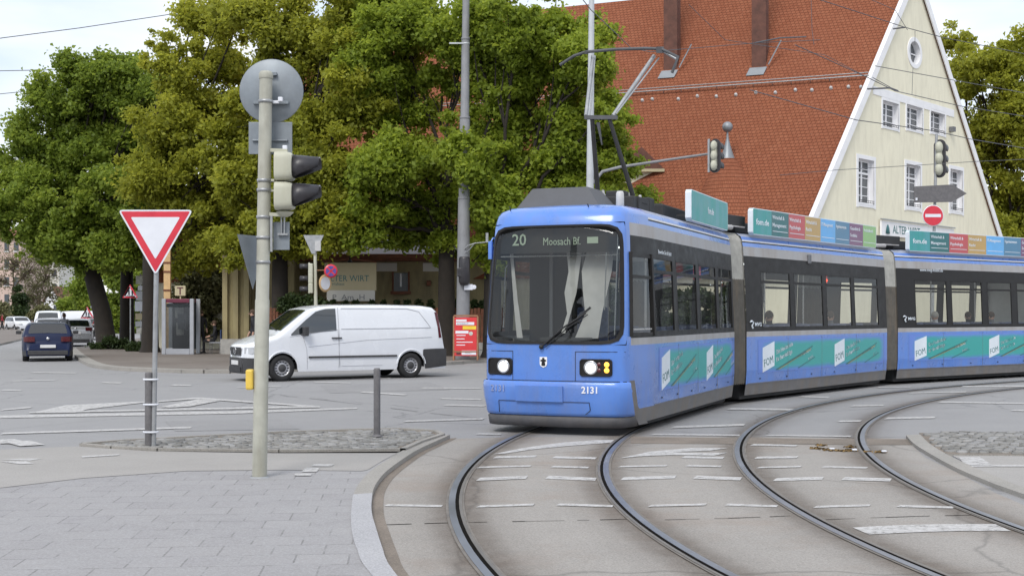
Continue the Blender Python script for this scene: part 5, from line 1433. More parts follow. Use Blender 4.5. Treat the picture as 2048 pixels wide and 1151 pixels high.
# low yellow restaurant front under the trees
inn2 = empty('restaurant_front', (0, 0, 0), label='low yellow rendered building with a zinc canopy roof, behind the white van', cat='building')
Yf = 52.0
def X(px, Y=Yf): return (px - 1024) / F * Y
def Z(py, Y=Yf): return EYE + (HOR - py) / F * Y
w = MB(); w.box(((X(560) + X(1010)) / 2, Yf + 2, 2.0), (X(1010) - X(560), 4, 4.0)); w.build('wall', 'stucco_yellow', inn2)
w = MB(); w.add([(X(545), Yf - 1.1, Z(510)), (X(1020), Yf - 1.1, Z(510)), (X(1020), Yf + 3.2, Z(510) + 1.1), (X(545), Yf + 3.2, Z(510) + 1.1)], [(0, 1, 2, 3)]); w.box(((X(545) + X(1020)) / 2, Yf - 1.1, Z(512) - .05), (X(1020) - X(545), .1, .16), 1)
w.box(((X(545) + X(1020)) / 2, Yf - .5, Z(512) - .18), (X(1020) - X(545), 1.0, .1), 1)
w.build('canopy_roof', ['zinc', 'wood_fence'], inn2)
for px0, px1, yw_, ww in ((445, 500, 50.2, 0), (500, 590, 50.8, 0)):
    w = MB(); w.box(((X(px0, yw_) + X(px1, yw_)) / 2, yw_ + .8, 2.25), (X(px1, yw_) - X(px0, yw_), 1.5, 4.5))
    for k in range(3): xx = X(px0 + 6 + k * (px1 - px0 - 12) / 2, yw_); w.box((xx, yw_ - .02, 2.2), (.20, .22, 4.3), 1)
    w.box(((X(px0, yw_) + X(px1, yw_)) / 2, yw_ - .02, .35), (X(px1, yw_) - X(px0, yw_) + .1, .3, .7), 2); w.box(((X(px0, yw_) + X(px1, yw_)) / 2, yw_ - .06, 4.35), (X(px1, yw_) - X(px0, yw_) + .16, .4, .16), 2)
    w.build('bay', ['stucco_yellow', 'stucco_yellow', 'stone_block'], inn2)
w = MB(); w.box((X(802), Yf - .02, Z(564)), (X(816) - X(788), .08, Z(546) - Z(583)), 0); w.box((X(802), Yf - .1, Z(585)), (X(822) - X(782), .22, .12), 1)
for dx in (786, 818): w.box((X(dx), Yf - .05, Z(564)), (.06, .12, Z(546) - Z(583) + .1), 1)
w.box((X(802), Yf - .08, Z(560)), (.07, .05, .55), 2); w.build('window', ['window_dark', 'wood_fence', 'trim_white'], inn2)
w = MB(); w.box((X(858), Yf - .08, Z(566)), (.18, .16, .22), 0); w.build('wall_lamp', ['wood_fence'], inn2, bevel=.03)
for px in (700, 770, 870): 
    w = MB(); w.box((X(px), Yf - .03, Z(534)), (X(48 + 1024) , .05, .35), 0); w.build('stucco_band', 'plaster_pale', inn2)
# name board in front
Yb = 49.4
sb = empty('sign_board', (X(701, Yb), Yb, 0), label='cream signboard lettered Alter Wirt above the white van', cat='sign')
w = MB(); w.box((0, 0, Z(553, Yb)), (X(752, Yb) - X(648, Yb), .12, Z(524, Yb) - Z(580, Yb)), 0); bo = w.build('board', ['sign_cream'], sb, bevel=.02)
w = MB()
for dx in (-.9, .9): w.box((dx, .08, 1.2), (.1, .1, 2.4))
w.build('post', 'wood_fence', sb)
w = MB(); w.path([(-1.03, 0, Z(524, Yb)), (-.6, 0, Z(521, Yb)), (0, 0, Z(517, Yb)), (.6, 0, Z(521, Yb)), (1.03, 0, Z(524, Yb))], .03, 6); w.build('board_moulding', 'wood_fence', sb)
text('ALTER WIRT', .335, 'teal_dark', bo, frame((-1.0, -.066, Z(562, Yb)), (1, 0, 0), (0, -1, 0)), 'lettering', xs=.92)
text('Wirtshaus', .16, 'teal_dark', bo, frame((-.9, -.066, Z(570, Yb)), (1, 0, 0), (0, -1, 0)), 'lettering')
w = MB(); w.box((.02, -.01, Z(591, Yb)), (X(752, Yb) - X(656, Yb), .1, Z(581, Yb) - Z(603, Yb)), 0); b2 = w.build('lower_board', ['plaster_pale'], sb, bevel=.01)
text('P  Am  H', .30, 'mast_grey', b2, frame((-.72, -.066, Z(599, Yb)), (1, 0, 0), (0, -1, 0)), 'lettering', xs=1.15)
w = MB(); w.path([(.02, -.02, Z(519, Yb)), (.02, -.3, Z(514, Yb)), (.02, -.35, Z(520, Yb))], .02, 6); w.lathe([(0, .1), (.06, .09), (.12, 0)], M4((.02, -.35, Z(525, Yb))), 12); w.build('lamp', 'black', sb)
# fence on a stone plinth
Yc = 48.6
fe = empty('wooden_fence', (0, 0, 0), label='reddish brown board fence on a stone plinth behind the white van', cat='fence')
w = MB(); r_ = random.Random(4); x = X(520, Yc)
while x < X(1010, Yc):
    w.box((x, Yc, 1.25 + r_.uniform(-.02, .02)), (.11, .03, 1.35 + r_.uniform(-.03, .03))); x += .135
for z in (.8, 1.7): w.box(((X(520, Yc) + X(1010, Yc)) / 2, Yc + .04, z), (X(1010, Yc) - X(520, Yc), .04, .09))
w.build('board_panel', 'wood_fence', fe)
w = MB()
for k in range(18):
    x0 = X(520, Yc) + k * .55
    for rr in (0, 1): w.box((x0 + .27 + rr * .2, Yc, .16 + rr * .29), (.53, .38 - .02 * (k % 3), .28))
w.build('plinth', 'stone_block', fe, bevel=.015)

# ================================================================== foliage
def leaves_mesh(name, C, Rr, n, size, rngl, up=.35, tone_c=None, squash=1.0):
    """n leaf-sized folded faces gathered round clump centres C with radii Rr"""
    C = np.asarray(C); Rr = np.asarray(Rr); k = rngl.choice(len(C), n, p=(Rr ** 2) / (Rr ** 2).sum())
    d = rngl.normal(size=(n, 3)); d /= np.linalg.norm(d, axis=1)[:, None]
    rad = Rr[k] * (rngl.random(n) ** .55) * 1.12
    p = C[k] + (d * rad[:, None] * .5 + rngl.normal(size=(n, 3)) * Rr[k][:, None] * .40 * (squash if squash < 1 else 1)) * np.array([1, 1, .75 * squash])
    nm = d * .5 + rngl.normal(size=(n, 3)) * .75 + np.array([0, 0, up]); nm /= np.linalg.norm(nm, axis=1)[:, None]
    a = np.cross(nm, rngl.normal(size=(n, 3))); a /= np.linalg.norm(a, axis=1)[:, None]; b = np.cross(nm, a)
    s = size * (.65 + .7 * rngl.random(n)); s1 = s[:, None]
    fold = nm * (s1 * .22)
    v = np.stack([p - a * s1 * .62, p - b * s1 * .40 + fold, p + a * s1 * .62 - fold * .8, p + b * s1 * .40 + fold], 1).reshape(-1, 3)
    tc = tone_c if tone_c is not None else rngl.random(len(C))
    tone = np.clip(tc[k] * .55 + rngl.random(n) * .45 , 0, 1)
    me = bpy.data.meshes.new(name); me.vertices.add(4 * n); me.vertices.foreach_set('co', v.ravel())
    me.loops.add(4 * n); me.loops.foreach_set('vertex_index', np.arange(4 * n, dtype=np.int32)); me.polygons.add(n)
    me.polygons.foreach_set('loop_start', np.arange(0, 4 * n, 4, dtype=np.int32)); me.polygons.foreach_set('loop_total', np.full(n, 4, dtype=np.int32))
    at = me.attributes.new('tone', 'FLOAT', 'POINT'); at.data.foreach_set('value', np.repeat(tone, 4).astype(np.float32))
    me.update(calc_edges=True); return me
def limb(mb, a, b, r0, r1, rr, n=5, sag=.12, sides=7):
    P = []; L = (b - a).length
    for k in range(n + 1):
        t = k / n; j = Vector((rr.uniform(-1, 1), rr.uniform(-1, 1), rr.uniform(-1, 1))) * L * .05 * math.sin(math.pi * t)
        P.append(a.lerp(b, t) + Vector((0, 0, math.sin(math.pi * t) * L * sag)) + j)
    mb.path(P, [r0 + (r1 - r0) * (k / n) ** .8 for k in range(n + 1)], sides, 0); return P
def tree(name, label, px, Y, lobes, trunk_r, nleaf, size, mt, seed, cat='tree', group=None, fork=None, bark='bark', sparse=1.0, zbase=0.1, lean=0, limbs=2):
    rr = random.Random(seed); rg = np.random.default_rng(seed)
    bx_, by_ = pos(px, Y)
    root = empty(name, (bx_, by_, zbase), label=label, cat=cat, group=group)
    B = Vector((bx_, by_, zbase))
    L3 = []
    for l in lobes:
        lx_, ly_, lr = l[:3]; yy = Y + (l[3] if len(l) > 3 else rr.uniform(-1.6, 1.2)); c = P3(lx_, ly_, yy) - B; L3.append((c, lr / F * Y * 1.08))
    fz = fork or 4.0
    F0 = Vector((lean, 0, fz)); tr = MB()
    tp_ = [Vector((0, 0, -.1)), Vector((0, 0, .25)), Vector((lean * .2, .02, fz * .35)), Vector((lean * .6, -.03, fz * .7)), F0]
    tr.path(tp_, [trunk_r * 1.5, trunk_r * 1.12, trunk_r, trunk_r * .92, trunk_r * .85], 12)
    C = []; Rr = []; tone = []
    for c, r in L3:
        P = limb(tr, F0 + Vector((rr.uniform(-.1, .1), 0, rr.uniform(-.6, .1))), c, trunk_r * .32, .03, rr, 6, .04)
        k = max(8, int(15 * r * r * sparse)); lt = rr.random()
        for i in range(k):
            d = Vector((rr.gauss(0, 1), rr.gauss(0, 1), rr.gauss(0, .85))).normalized(); q = c + Vector((d.x, d.y, d.z * .9)) * r * rr.choice((rr.uniform(.15, .95), rr.uniform(.6, 1.05), rr.uniform(.9, 1.28)))
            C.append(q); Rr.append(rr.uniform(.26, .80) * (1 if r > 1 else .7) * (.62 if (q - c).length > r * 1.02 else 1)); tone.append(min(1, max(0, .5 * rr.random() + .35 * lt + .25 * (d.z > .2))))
            if i % (limbs * 2) == 0: limb(tr, P[rr.choice((3, 4, 5, 6))], q, .045, .012, rr, 3, .03, 5)
    tr.build('trunk', bark, root)
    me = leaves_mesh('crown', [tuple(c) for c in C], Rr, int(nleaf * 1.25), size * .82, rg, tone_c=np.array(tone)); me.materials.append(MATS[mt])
    o = bpy.data.objects.new('crown', me); COL.objects.link(o); o.parent = root
    return root
tree('broadleaf_tree', 'dark green tree at the left end of the row, reaching over the side road', 213, 58,
     [(48, 405, 62), (85, 300, 66), (125, 210, 62), (185, 180, 55), (115, 430, 72), (200, 300, 92), (255, 205, 62), (30, 350, 36), (250, 150, 46), (300, 190, 54), (20, 440, 34), (150, 130, 34), (215, 118, 30), (290, 400, 90), (190, 450, 78), (130, 510, 42), (60, 470, 36), (235, 510, 50), (300, 290, 70)], .42, 115000, .19, 'leaf_green', 21, fork=4.6, lean=-1.0)
tree('broadleaf_tree', 'shaded green tree whose trunk stands directly behind the children-crossing sign', 254, 61,
     [(250, 500, 46), (215, 470, 44), (285, 470, 40), (250, 420, 50), (320, 520, 30)], .34, 22000, .19, 'leaf_green', 27, fork=4.4)
tree('broadleaf_tree', 'yellow-green tree whose crown rises above the give-way sign', 300, 52.5,
     [(385, 40, 46), (330, 100, 40), (345, 140, 48), (440, 120, 60), (365, 250, 78), (430, 330, 88), (340, 400, 72), (440, 440, 72), (385, 500, 50), (300, 330, 60), (450, 230, 62), (480, 30, 46)], .33, 60000, .18, 'leaf_yellow', 22, fork=5.0, sparse=.75)
tree('broadleaf_tree', 'yellow-green maple standing behind the tall grey signal pole', 560, 49,
     [(540, 50, 72), (610, 130, 84), (555, 250, 92), (640, 300, 86), (520, 370, 74), (620, 420, 78), (690, 50, 76), (700, 190, 60), (540, 450, 52), (475, 505, 34), (555, 490, 30), (455, 480, 30), (690, 420, 56), (660, 480, 36)], .34, 95000, .175, 'leaf_yellow', 23, fork=4.4)
tree('broadleaf_tree', 'green maple behind the thick grey mast, red roof showing through it', 893, 48,
     [(800, 60, 84), (790, 200, 70), (770, 350, 84), (845, 440, 64), (905, 70, 60), (885, 165, 40), (930, 250, 36), (850, 330, 50), (735, 460, 46), (960, 410, 52), (880, 480, 40), (800, 470, 42), (750, 120, 60)], .33, 85000, .175, 'leaf_fresh', 24, fork=5.0)
tree('broadleaf_tree', 'green maple behind the raised pantograph of the tram', 985, 46,
     [(1040, 50, 78), (1000, 190, 64), (1095, 150, 78), (1170, 120, 54), (1080, 290, 84), (1165, 270, 66), (1215, 225, 40), (1150, 370, 70), (1240, 385, 36), (1030, 410, 60), (1225, 315, 44), (1185, 60, 38), (960, 320, 56), (1285, 400, 16), (960, 60, 60), (970, 500, 40)], .33, 105000, .175, 'leaf_fresh', 25, fork=4.6)
tree('broadleaf_tree', 'tall green tree behind the right side of the cream gable', 2015, 70,
     [(1905, 85, 34), (1955, 150, 62), (2040, 120, 56), (1955, 270, 72), (2045, 250, 84), (2000, 400, 80), (2070, 430, 76), (1990, 480, 50), (2130, 200, 90), (2140, 360, 90)], .4, 60000, .23, 'leaf_yellow', 26, fork=4, limbs=3)
# dark shrubs
def shrub(label, px, Y, blobs, n, size, mt, seed, name='shrub', group=None, cat='shrub', zb=.1):
    rg = np.random.default_rng(seed); bx_, by_ = pos(px, Y); root = empty(name, (bx_, by_, zb), label=label, cat=cat, group=group); B = Vector((bx_, by_, zb))
    C = []; Rr = []; rr = random.Random(seed)
    for x_, y_, r in blobs:
        c = P3(x_, y_, Y) - B; R_ = r / F * Y
        for i in range(7): C.append(tuple(c + Vector((rr.uniform(-1, 1), rr.uniform(-1, 1), rr.uniform(-.7, .7))) * R_ * .6)); Rr.append(R_ * .6)
    me = leaves_mesh('foliage', C, Rr, n, size, rg); me.materials.append(MATS[mt]); o = bpy.data.objects.new('foliage', me); COL.objects.link(o); o.parent = root
    s = MB(); 
    for i in range(4): s.path([(0, 0, 0), tuple(Vector(C[i * 3 % len(C)]) * .8)], [.03, .01], 5)
    s.build('stem', 'bark', root); return root
shrub('low dark shrub under the leaning trunk, left of the warning sign', 215, 57, [(196, 690, 14), (222, 686, 18), (245, 690, 16)], 5000, .09, 'leaf_dark', 31)
shrub('low dark shrub right of the warning sign, beside the phone booth', 285, 54, [(272, 696, 16), (292, 694, 19), (305, 698, 14)], 5000, .09, 'leaf_dark', 32)
shrub('green bush behind the phone booth, left of the yellow bay', 400, 57, [(400, 520, 34), (420, 560, 36), (385, 580, 34), (405, 610, 34), (425, 600, 24), (370, 540, 34), (400, 645, 28), (420, 650, 26), (380, 660, 26)], 22000, .15, 'leaf_olive', 33)
shrub('dark hedge bush beside the yellow bay, behind the van windscreen', 600, 48.2, [(575, 610, 22), (600, 604, 24), (625, 608, 22), (645, 612, 16), (600, 640, 26), (575, 650, 22), (630, 645, 22)], 12000, .09, 'leaf_dark', 34)
shrub('dark hedge added behind the leading tram section to darken the view through its windows', 1360, 45, [(1200 + 22 * i, 585 + 12 * (i % 3), 26) for i in range(14)] + [(1200 + 22 * i, 640, 26) for i in range(14)], 26000, .11, 'leaf_dark', 35, name='hedge', cat='hedge')  # added hedge, darkens what shows through the panes
for k, px in enumerate((668, 690, 712, 745, 768, 795, 815, 838, 862, 893, 912, 948, 965)):
    shrub('small dark conical shrub in the row behind the brown fence', px, 49.0, [(px, 604, 7), (px, 612, 9), (px, 622, 10)], 900, .07, 'leaf_dark', 40 + k, group='conical shrubs behind the brown fence')

# ================================================================== far street at the left
def block(label, px0, px1, Y, py_top, m, floors, cols_, roofm='roof_red_far', rh=2.0, dy=12, cat='building', name='apartment_building', gable=False):
    x0, x1 = X(px0, Y), X(px1, Y); h = Z(py_top, Y); root = empty(name, ((x0 + x1) / 2, Y, 0), label=label, cat=cat); w_ = x1 - x0
    b = MB(); b.box((0, dy / 2, h / 2), (w_, dy, h)); b.build('wall', m, root)
    r_ = MB()
    if gable:
        r_.add([(-w_ / 2, -.01, h), (w_ / 2, -.01, h), (0, -.01, h + rh)], [(0, 1, 2)], 1)
        r_.add([(-w_ / 2 - .3, -.3, h - .15), (0, -.3, h + rh + .1), (0, dy, h + rh + .1), (-w_ / 2 - .3, dy, h - .15), (w_ / 2 + .3, -.3, h - .15), (w_ / 2 + .3, dy, h - .15)], [(0, 1, 2, 3), (1, 4, 5, 2)], 0)
    else: r_.add([(-w_ / 2 - .4, -.4, h), (w_ / 2 + .4, -.4, h), (w_ / 2 + .4, dy, h), (-w_ / 2 - .4, dy, h), (-w_ / 2 + 1, dy / 2, h + rh), (w_ / 2 - 1, dy / 2, h + rh)], [(0, 1, 5, 4), (2, 3, 4, 5), (1, 2, 5), (3, 0, 4)])
    r_.build('roof', [roofm, m], root)
    for i in range(floors):
        for j in range(cols_):
            xx = -w_ / 2 + w_ * (j + .5) / cols_; zz = h * (i + .55) / floors
            q = MB(); q.box((xx, -.02, zz), (min(1.3, w_ / cols_ * .5), .06, h / floors * .5), 0); q.box((xx, -.08, zz - h / floors * .27), (min(1.5, w_ / cols_ * .6), .16, .1), 1); q.build('window', ['window_dark', 'trim_white'], root)
    return root
block('pinkish apartment block far up the side road at the left edge', -90, 42, 190, 478, 'plaster_pink', 5, 7)
block('pale apartment block far away between the bare trees', 46, 118, 215, 505, 'plaster_pale', 5, 4)
block('small white gabled house far up the side road', 88, 119, 175, 606, 'trim_white', 2, 2, gable=True, rh=2.3, name='house', cat='house', roofm='roof_red_far')
tree('bare_tree', 'almost leafless tree far up the side road at the left edge', 28, 156, [(25, 520, 36), (60, 540, 34), (0, 560, 30), (75, 500, 24)], .3, 1300, .22, 'leaf_olive', 51, fork=5, bark='bark_pale', sparse=1.6, limbs=1)
tree('bare_tree', 'brownish budding tree in front of the pale apartment block', 78, 160, [(70, 570, 34), (95, 540, 26), (60, 600, 30), (105, 590, 24)], .25, 2200, .25, 'leaf_olive', 52, fork=4, bark='bark_pale', sparse=1.3, limbs=1)
for k, (px, Y, lb_, bl, mt_) in enumerate((
    (40, 152, 'dark evergreen bush at the foot of the bare tree', [(32, 616, 20), (40, 594, 15), (36, 576, 9), (44, 626, 20), (22, 624, 16)], 'leaf_dark'),
    (135, 150, 'green bush beside the white gabled house', [(130, 610, 20), (148, 600, 24), (140, 630, 22), (160, 625, 20)], 'leaf_green'),
    (95, 140, 'olive bush in front of the white gabled house', [(85, 622, 14), (105, 628, 14), (70, 630, 14)], 'leaf_olive'),
    (5, 140, 'grey-green hedge at the left edge far up the road', [(-10, 620, 22), (8, 630, 16), (-30, 620, 24)], 'leaf_olive'),
    (170, 120, 'tall green bush behind the leaning trunk, above the silver cars', [(160, 570, 26), (175, 590, 24), (165, 610, 22), (180, 545, 24), (200, 530, 26), (215, 555, 24), (185, 620, 22)], 'leaf_green'),
    (240, 110, 'green bushes seen between the two left trunks', [(205, 600, 26), (225, 600, 22), (225, 660, 22), (240, 640, 22), (245, 560, 30), (270, 560, 30), (235, 530, 26), (275, 610, 28), (255, 650, 24), (222, 545, 26), (228, 625, 24), (285, 545, 26), (290, 580, 26), (290, 650, 26), (260, 590, 26), (275, 640, 24), (232, 560, 24), (320, 600, 30), (330, 650, 26)], 'leaf_green'))):
    shrub(lb_, px, Y, bl, 6000 if len(bl) < 8 else 18000, .26, mt_, 60 + k, zb=0)
# the street behind the camera, mirrored in the windscreen
for k, (x_, y_) in enumerate(((-16, -24), (4, -30), (22, -22))):
    src = [o for o in COL.objects if o.name.startswith('broadleaf_tree')][1 + k % 3]; c = copy_tree(src); c.location = (x_, y_, 0); c['label'] = ['tree behind the camera at the left, mirrored in the windscreen', 'tree straight behind the camera, mirrored in the windscreen', 'tree behind the camera at the right, mirrored in the side windows'][k]
b = block('pale street house behind the camera, mirrored in the tram windows', 0, 1, 1, 0, 'plaster_pale', 1, 1) if False else None
hb_ = empty('house', (-2, -46, 0), R(180), label='pale street house behind the camera, mirrored in the windows', cat='house')
w = MB(); w.box((0, 4, 5), (46, 8, 10)); w.build('wall', 'plaster_pale', hb_)
w = MB(); w.add([(-23.5, -.5, 10), (23.5, -.5, 10), (23.5, 8.5, 10), (-23.5, 8.5, 10), (-23.5, 4, 14), (23.5, 4, 14)], [(0, 1, 5, 4), (2, 3, 4, 5), (1, 2, 5), (3, 0, 4)]); w.build('roof', 'roof_red_far', hb_)
for i in range(3):
    for j in range(9):
        w = MB(); w.box((-20 + 5 * j, -.03, 2.2 + 3 * i), (1.3, .08, 1.7)); w.build('window', 'window_dark', hb_)

# ================================================================== street furniture
def ring(mb, x, z, r, y=0, w=.03, h=.03, mi=0, n=20): # hose clamp round a vertical pole
    mb.lathe([(r, -h / 2), (r + .006, -h / 2), (r + .006, h / 2), (r, h / 2)], M4((x, y, z)), n, mi)
def roundpoly(pts, r, k=4):
    o = []; n = len(pts)
    for i in range(n):
        p = Vector(pts[i] + (0,)) if len(pts[i]) == 2 else Vector(pts[i]); a = Vector((*pts[i - 1], 0)); b = Vector((*pts[(i + 1) % n], 0))
        da = (a - p).normalized(); db = (b - p).normalized(); ang = da.angle(db); d = r / math.tan(ang / 2)
        p0 = p + da * d; p1 = p + db * d
        for j in range(k + 1): t = j / k; q = (p0 * (1 - t) ** 2 + p * 2 * t * (1 - t) + p1 * t * t); o.append((q.x, q.y))
    return o
def inward(poly, d):
    n = len(poly); o = []
    P = [Vector((*p, 0)) for p in poly]; A = sum(P[i].x * P[(i + 1) % n].y - P[(i + 1) % n].x * P[i].y for i in range(n)); s = 1 if A > 0 else -1
    for i in range(n):
        e1 = (P[i] - P[i - 1]).normalized(); e2 = (P[(i + 1) % n] - P[i]).normalized(); n1 = Vector((-e1.y, e1.x, 0)) * s; n2 = Vector((-e2.y, e2.x, 0)) * s; b = (n1 + n2); b = b / max(.3, b.length_squared / 2); q = P[i] + b * d; o.append((q.x, q.y))
    return o
FACE = lambda x, y, z: frame((x, y, z), (1, 0, 0), (0, -1, 0))     # a sheet facing the camera side
# --- the tall grey signal pole in front
b0 = G(519, 954, kerb_z); hY = b0.y
sp_ = empty('signal_pole', (b0.x, b0.y, kerb_z), label='tall grey signal pole in the foreground carrying a round sign seen from behind', cat='signal pole')
K = F / hY
def lz(py): return Z(py, hY) - kerb_z
def lxx(px): return X(px, hY) - b0.x
tp0 = Vector((lxx(532), 0, lz(158)))
ax = lambda z: tp0.x * z / tp0.z
m = MB(); m.path([(0, 0, 0), (ax(lz(600)), 0, lz(600)), (ax(lz(598)), 0, lz(598)), tuple(tp0)], [.074, .071, .066, .064], 28)
m.lathe([(.068, 0), (.071, .01), (.071, .05), (.055, .075), (0, .085)], M4(tuple(tp0)), 28)
m.build('pole', 'pole_beige', sp_)
m = MB()
for py in (203, 361, 380, 434, 475, 524): ring(m, ax(lz(py)), lz(py), .0675)
m.lathe([(.10, 0), (.082, .015)], M4((0, 0, .0)), 24)
m.build('clamp', 'galv', sp_)
m = MB(); m.lathe([(.325, 0), (.327, .004), (.32, .008), (0, .009)], FACE(lxx(537), .16, lz(177)) @ M4((0, 0, 0)), 48); m.lathe([(0, -.001), (.325, 0)], FACE(lxx(537), .16, lz(177)), 48)
for dz in (.17, -.12): m.box((lxx(537), .13, lz(177) + dz), (.36 if dz < 0 else .12, .04, .03))
m.build('round_sign', 'sign_back', sp_)
m = MB(); m.box((lxx(535), .155, lz(272)), (X(579, hY) - X(491, hY), .012, lz(240) - lz(305))); m.box((lxx(535), .135, lz(277)), (.36, .03, .018)); m.build('square_sign', 'sign_back', sp_, bevel=.004)
m = MB(); m.box((lxx(548), .04, lz(203)), (.09, .03, .03)); m.box((lxx(560), .03, lz(198)), (.045, .05, .045)); m.build('detector', 'sign_white', sp_, bevel=.006)
# signal head with two long visors
sh_ = MB()
cxh = (lxx(552) + lxx(587)) / 2
for py0, py1 in ((304, 363), (364, 421)):
    z0, z1 = lz(py1), lz(py0); zc_ = (z0 + z1) / 2; hh = (z1 - z0) / 2 - .003
    prof = [(lxx(553), 1), (lxx(556), 1.02), (lxx(575), 1.0), (lxx(584), .93), (lxx(587), .86)]
    rows = []
    for x_, s_ in prof:
        rows.append([(x_, .15 * s_ * math.copysign(abs(math.cos(t)) ** .45, math.cos(t)), zc_ + hh * s_ * math.copysign(abs(math.sin(t)) ** .45, math.sin(t))) for t in np.linspace(0, 2 * math.pi, 33)])
    sh_.grid(rows, 0, True); sh_.add(rows[0], [tuple(range(33))], 0); sh_.add(rows[-1], [tuple(reversed(range(33)))], 0)
sh_.box((lxx(549), 0, lz(362)), (.03, .2, .02), 0)
for py in (300, 428): sh_.bar((ax(lz(py)), 0, lz(py)), (lxx(575), 0, lz(py) - .01), .05, .035, 0)
sh_.bar((ax(lz(381)) + .06, 0, lz(381)), (lxx(555), 0, lz(381)), .02, .02, 0)
sh_.lathe([(0, .05), (.05, .04), (.09, .0)], M4((lxx(570), 0, lz(424)), 0, R(180)), 16, 0)
hd = sh_.build('signal_head', ['lamp_beige'], sp_)
sp2 = MB(); sp2.box((lxx(570), 0, lz(296)), (.045, .045, .05)); sp2.build('detector', 'sign_white', hd, bevel=.006)
for py in (334, 390):
    v_ = MB(); zc_ = lz(py); r0 = .115; rows = []
    for x_, r_, a0 in ((lxx(584), .118, .97), (lxx(602), .117, .72), (lxx(640), .110, .47)):
        rows.append([(x_ + (0 if abs(t) < 1.2 else -.0), r_ * math.sin(t), zc_ + r_ * math.cos(t) - (x_ - lxx(584)) * .06) for t in np.linspace(-math.pi * a0, math.pi * a0, 29)])
    # slanted lower edge
    v_.grid(rows, 0, True, flip=False); vo = v_.build('visor', 'visor_black', hd, solid=.006)
    rm = MB(); rm.path([(p[0], p[1] * 1.01, p[2] + .003) for p in rows[2][9:20]], .005, 5); rm.bar(rows[0][14], rows[2][14], .02, .008); rm.build('visor_edge', 'galv', vo)
    l_ = MB(); l_.lathe([(0, .03), (.06, .022), (.1, 0)], frame((lxx(586), 0, zc_), (0, 1, 0), (1, 0, 0)), 20); l_.build('lens', 'visor_black', hd)
# small plates under the head
m = MB(); m.box((lxx(561), .05, lz(471)), (.165, .012, lz(442) - lz(498))); m.build('square_sign', 'sign_back', sp_, bevel=.003)
m = MB(); m.box((lxx(544), -.03, lz(468)), (.022, .02, lz(432) - lz(503))); 
for px in (562, 568): m.tube((lxx(px), .02, lz(430)), (lxx(px), .02, lz(466)), .008, n=6)
m.box((lxx(565), .02, lz(468)), (.1, .03, .02)); m.build('bracket', 'galv', sp_)
m = MB(); Q = frame((lxx(503), .05, lz(522)), (.42, .9, 0), (.9, -.42, 0)); m.prism([(-.25, .26), (.25, .26), (0, -.28)][::-1], .006, 0, Q); m.build('triangular_sign', 'sign_back', sp_)
m = MB(); m.box((lxx(501), -.02, lz(758)), (.075, .11, .205)); m.build('push_button_box', 'yellow_box', sp_, bevel=.02)
m = MB(); m.box((lxx(508), -.0, lz(758)), (.03, .06, .16)); m.build('bracket', 'pole_beige', sp_)

# --- give-way sign with a bollard strapped to its post
b1 = G(304, 889, .08); y1_ = b1.y
gw = empty('give_way_sign', (b1.x, b1.y, .08), label='red and white give-way triangle on a grey post at the left', cat='road sign')
xx = lambda px: X(px, y1_) - b1.x
zz1 = lambda py: Z(py, y1_) - .08
m = MB(); m.tube((xx(307), 0, -.02), (xx(314), 0, zz1(470)), .030, .030, 18); m.build('post', 'galv', gw)
cx_ = xx(313); zt0, zb0 = zz1(420), zz1(545); hwid = (xx(387) - xx(239)) / 2; tri = [(-hwid, zt0), (0, zb0), (hwid, zt0)]
tri = roundpoly([(-hwid - .005, zt0 + .0), (0, zb0 - .035), (hwid + .005, zt0)], .035)
Q = FACE(cx_, -.045, 0)
m = MB(); m.prism(tri, .006, 0, Q @ M4((0, 0, -.006))); t2 = inward(tri, .020); m.prism(t2, .0015, 1, Q)
hw2 = hwid * .665; zc2 = zt0 - .1; m.prism(roundpoly([(-hw2, zt0 - .09), (0, zb0 + .165), (hw2, zt0 - .09)], .012), .0030, 0, Q)
m.build('sign_face', ['sign_white', 'sign_red'], gw)
m = MB(); 
for z in (zt0 - .1, zt0 - .3): ring(m, cx_, z, .030, h=.03); m.box((cx_, -.035, z), (.08, .02, .03))
m.build('clamp', 'galv', gw)
b2_ = empty('bollard', (G(299, 889, .08).x, b1.y, .08), label='dark bollard strapped to the post of the give-way sign', cat='bollard')
m = MB(); hgt = zz1(744); m.lathe([(.046, 0), (.046, hgt - .02), (.04, hgt), (0, hgt)], M4((-.01, 0, 0)), 20); m.build('post', 'dark_bollard', b2_)
for py in (758, 808, 863):
    m = MB(); z = zz1(py); m.lathe([(.05, -.012), (.054, -.012), (.054, .012), (.05, .012)], M4((.015, 0, z)) @ Matrix.Diagonal((1.75, 1, 1, 1)), 24); m.build('strap', 'sign_white', b2_)
b3_ = G(754, 872, .08); bo_ = empty('bollard', (b3_.x, b3_.y, .08), label='single dark bollard on the right end of the cobbled island', cat='bollard')
hgt = Z(735, b3_.y) - .08
m = MB(); m.lathe([(.045, -.02), (.045, hgt - .03), (.038, hgt - .005), (0, hgt)], M4(), 20); m.build('post', 'dark_bollard', bo_); m = MB(); m.lathe([(.07, 0), (.06, .02), (.047, .03)], M4(), 16); m.build('collar', 'dark_bollard', bo_)

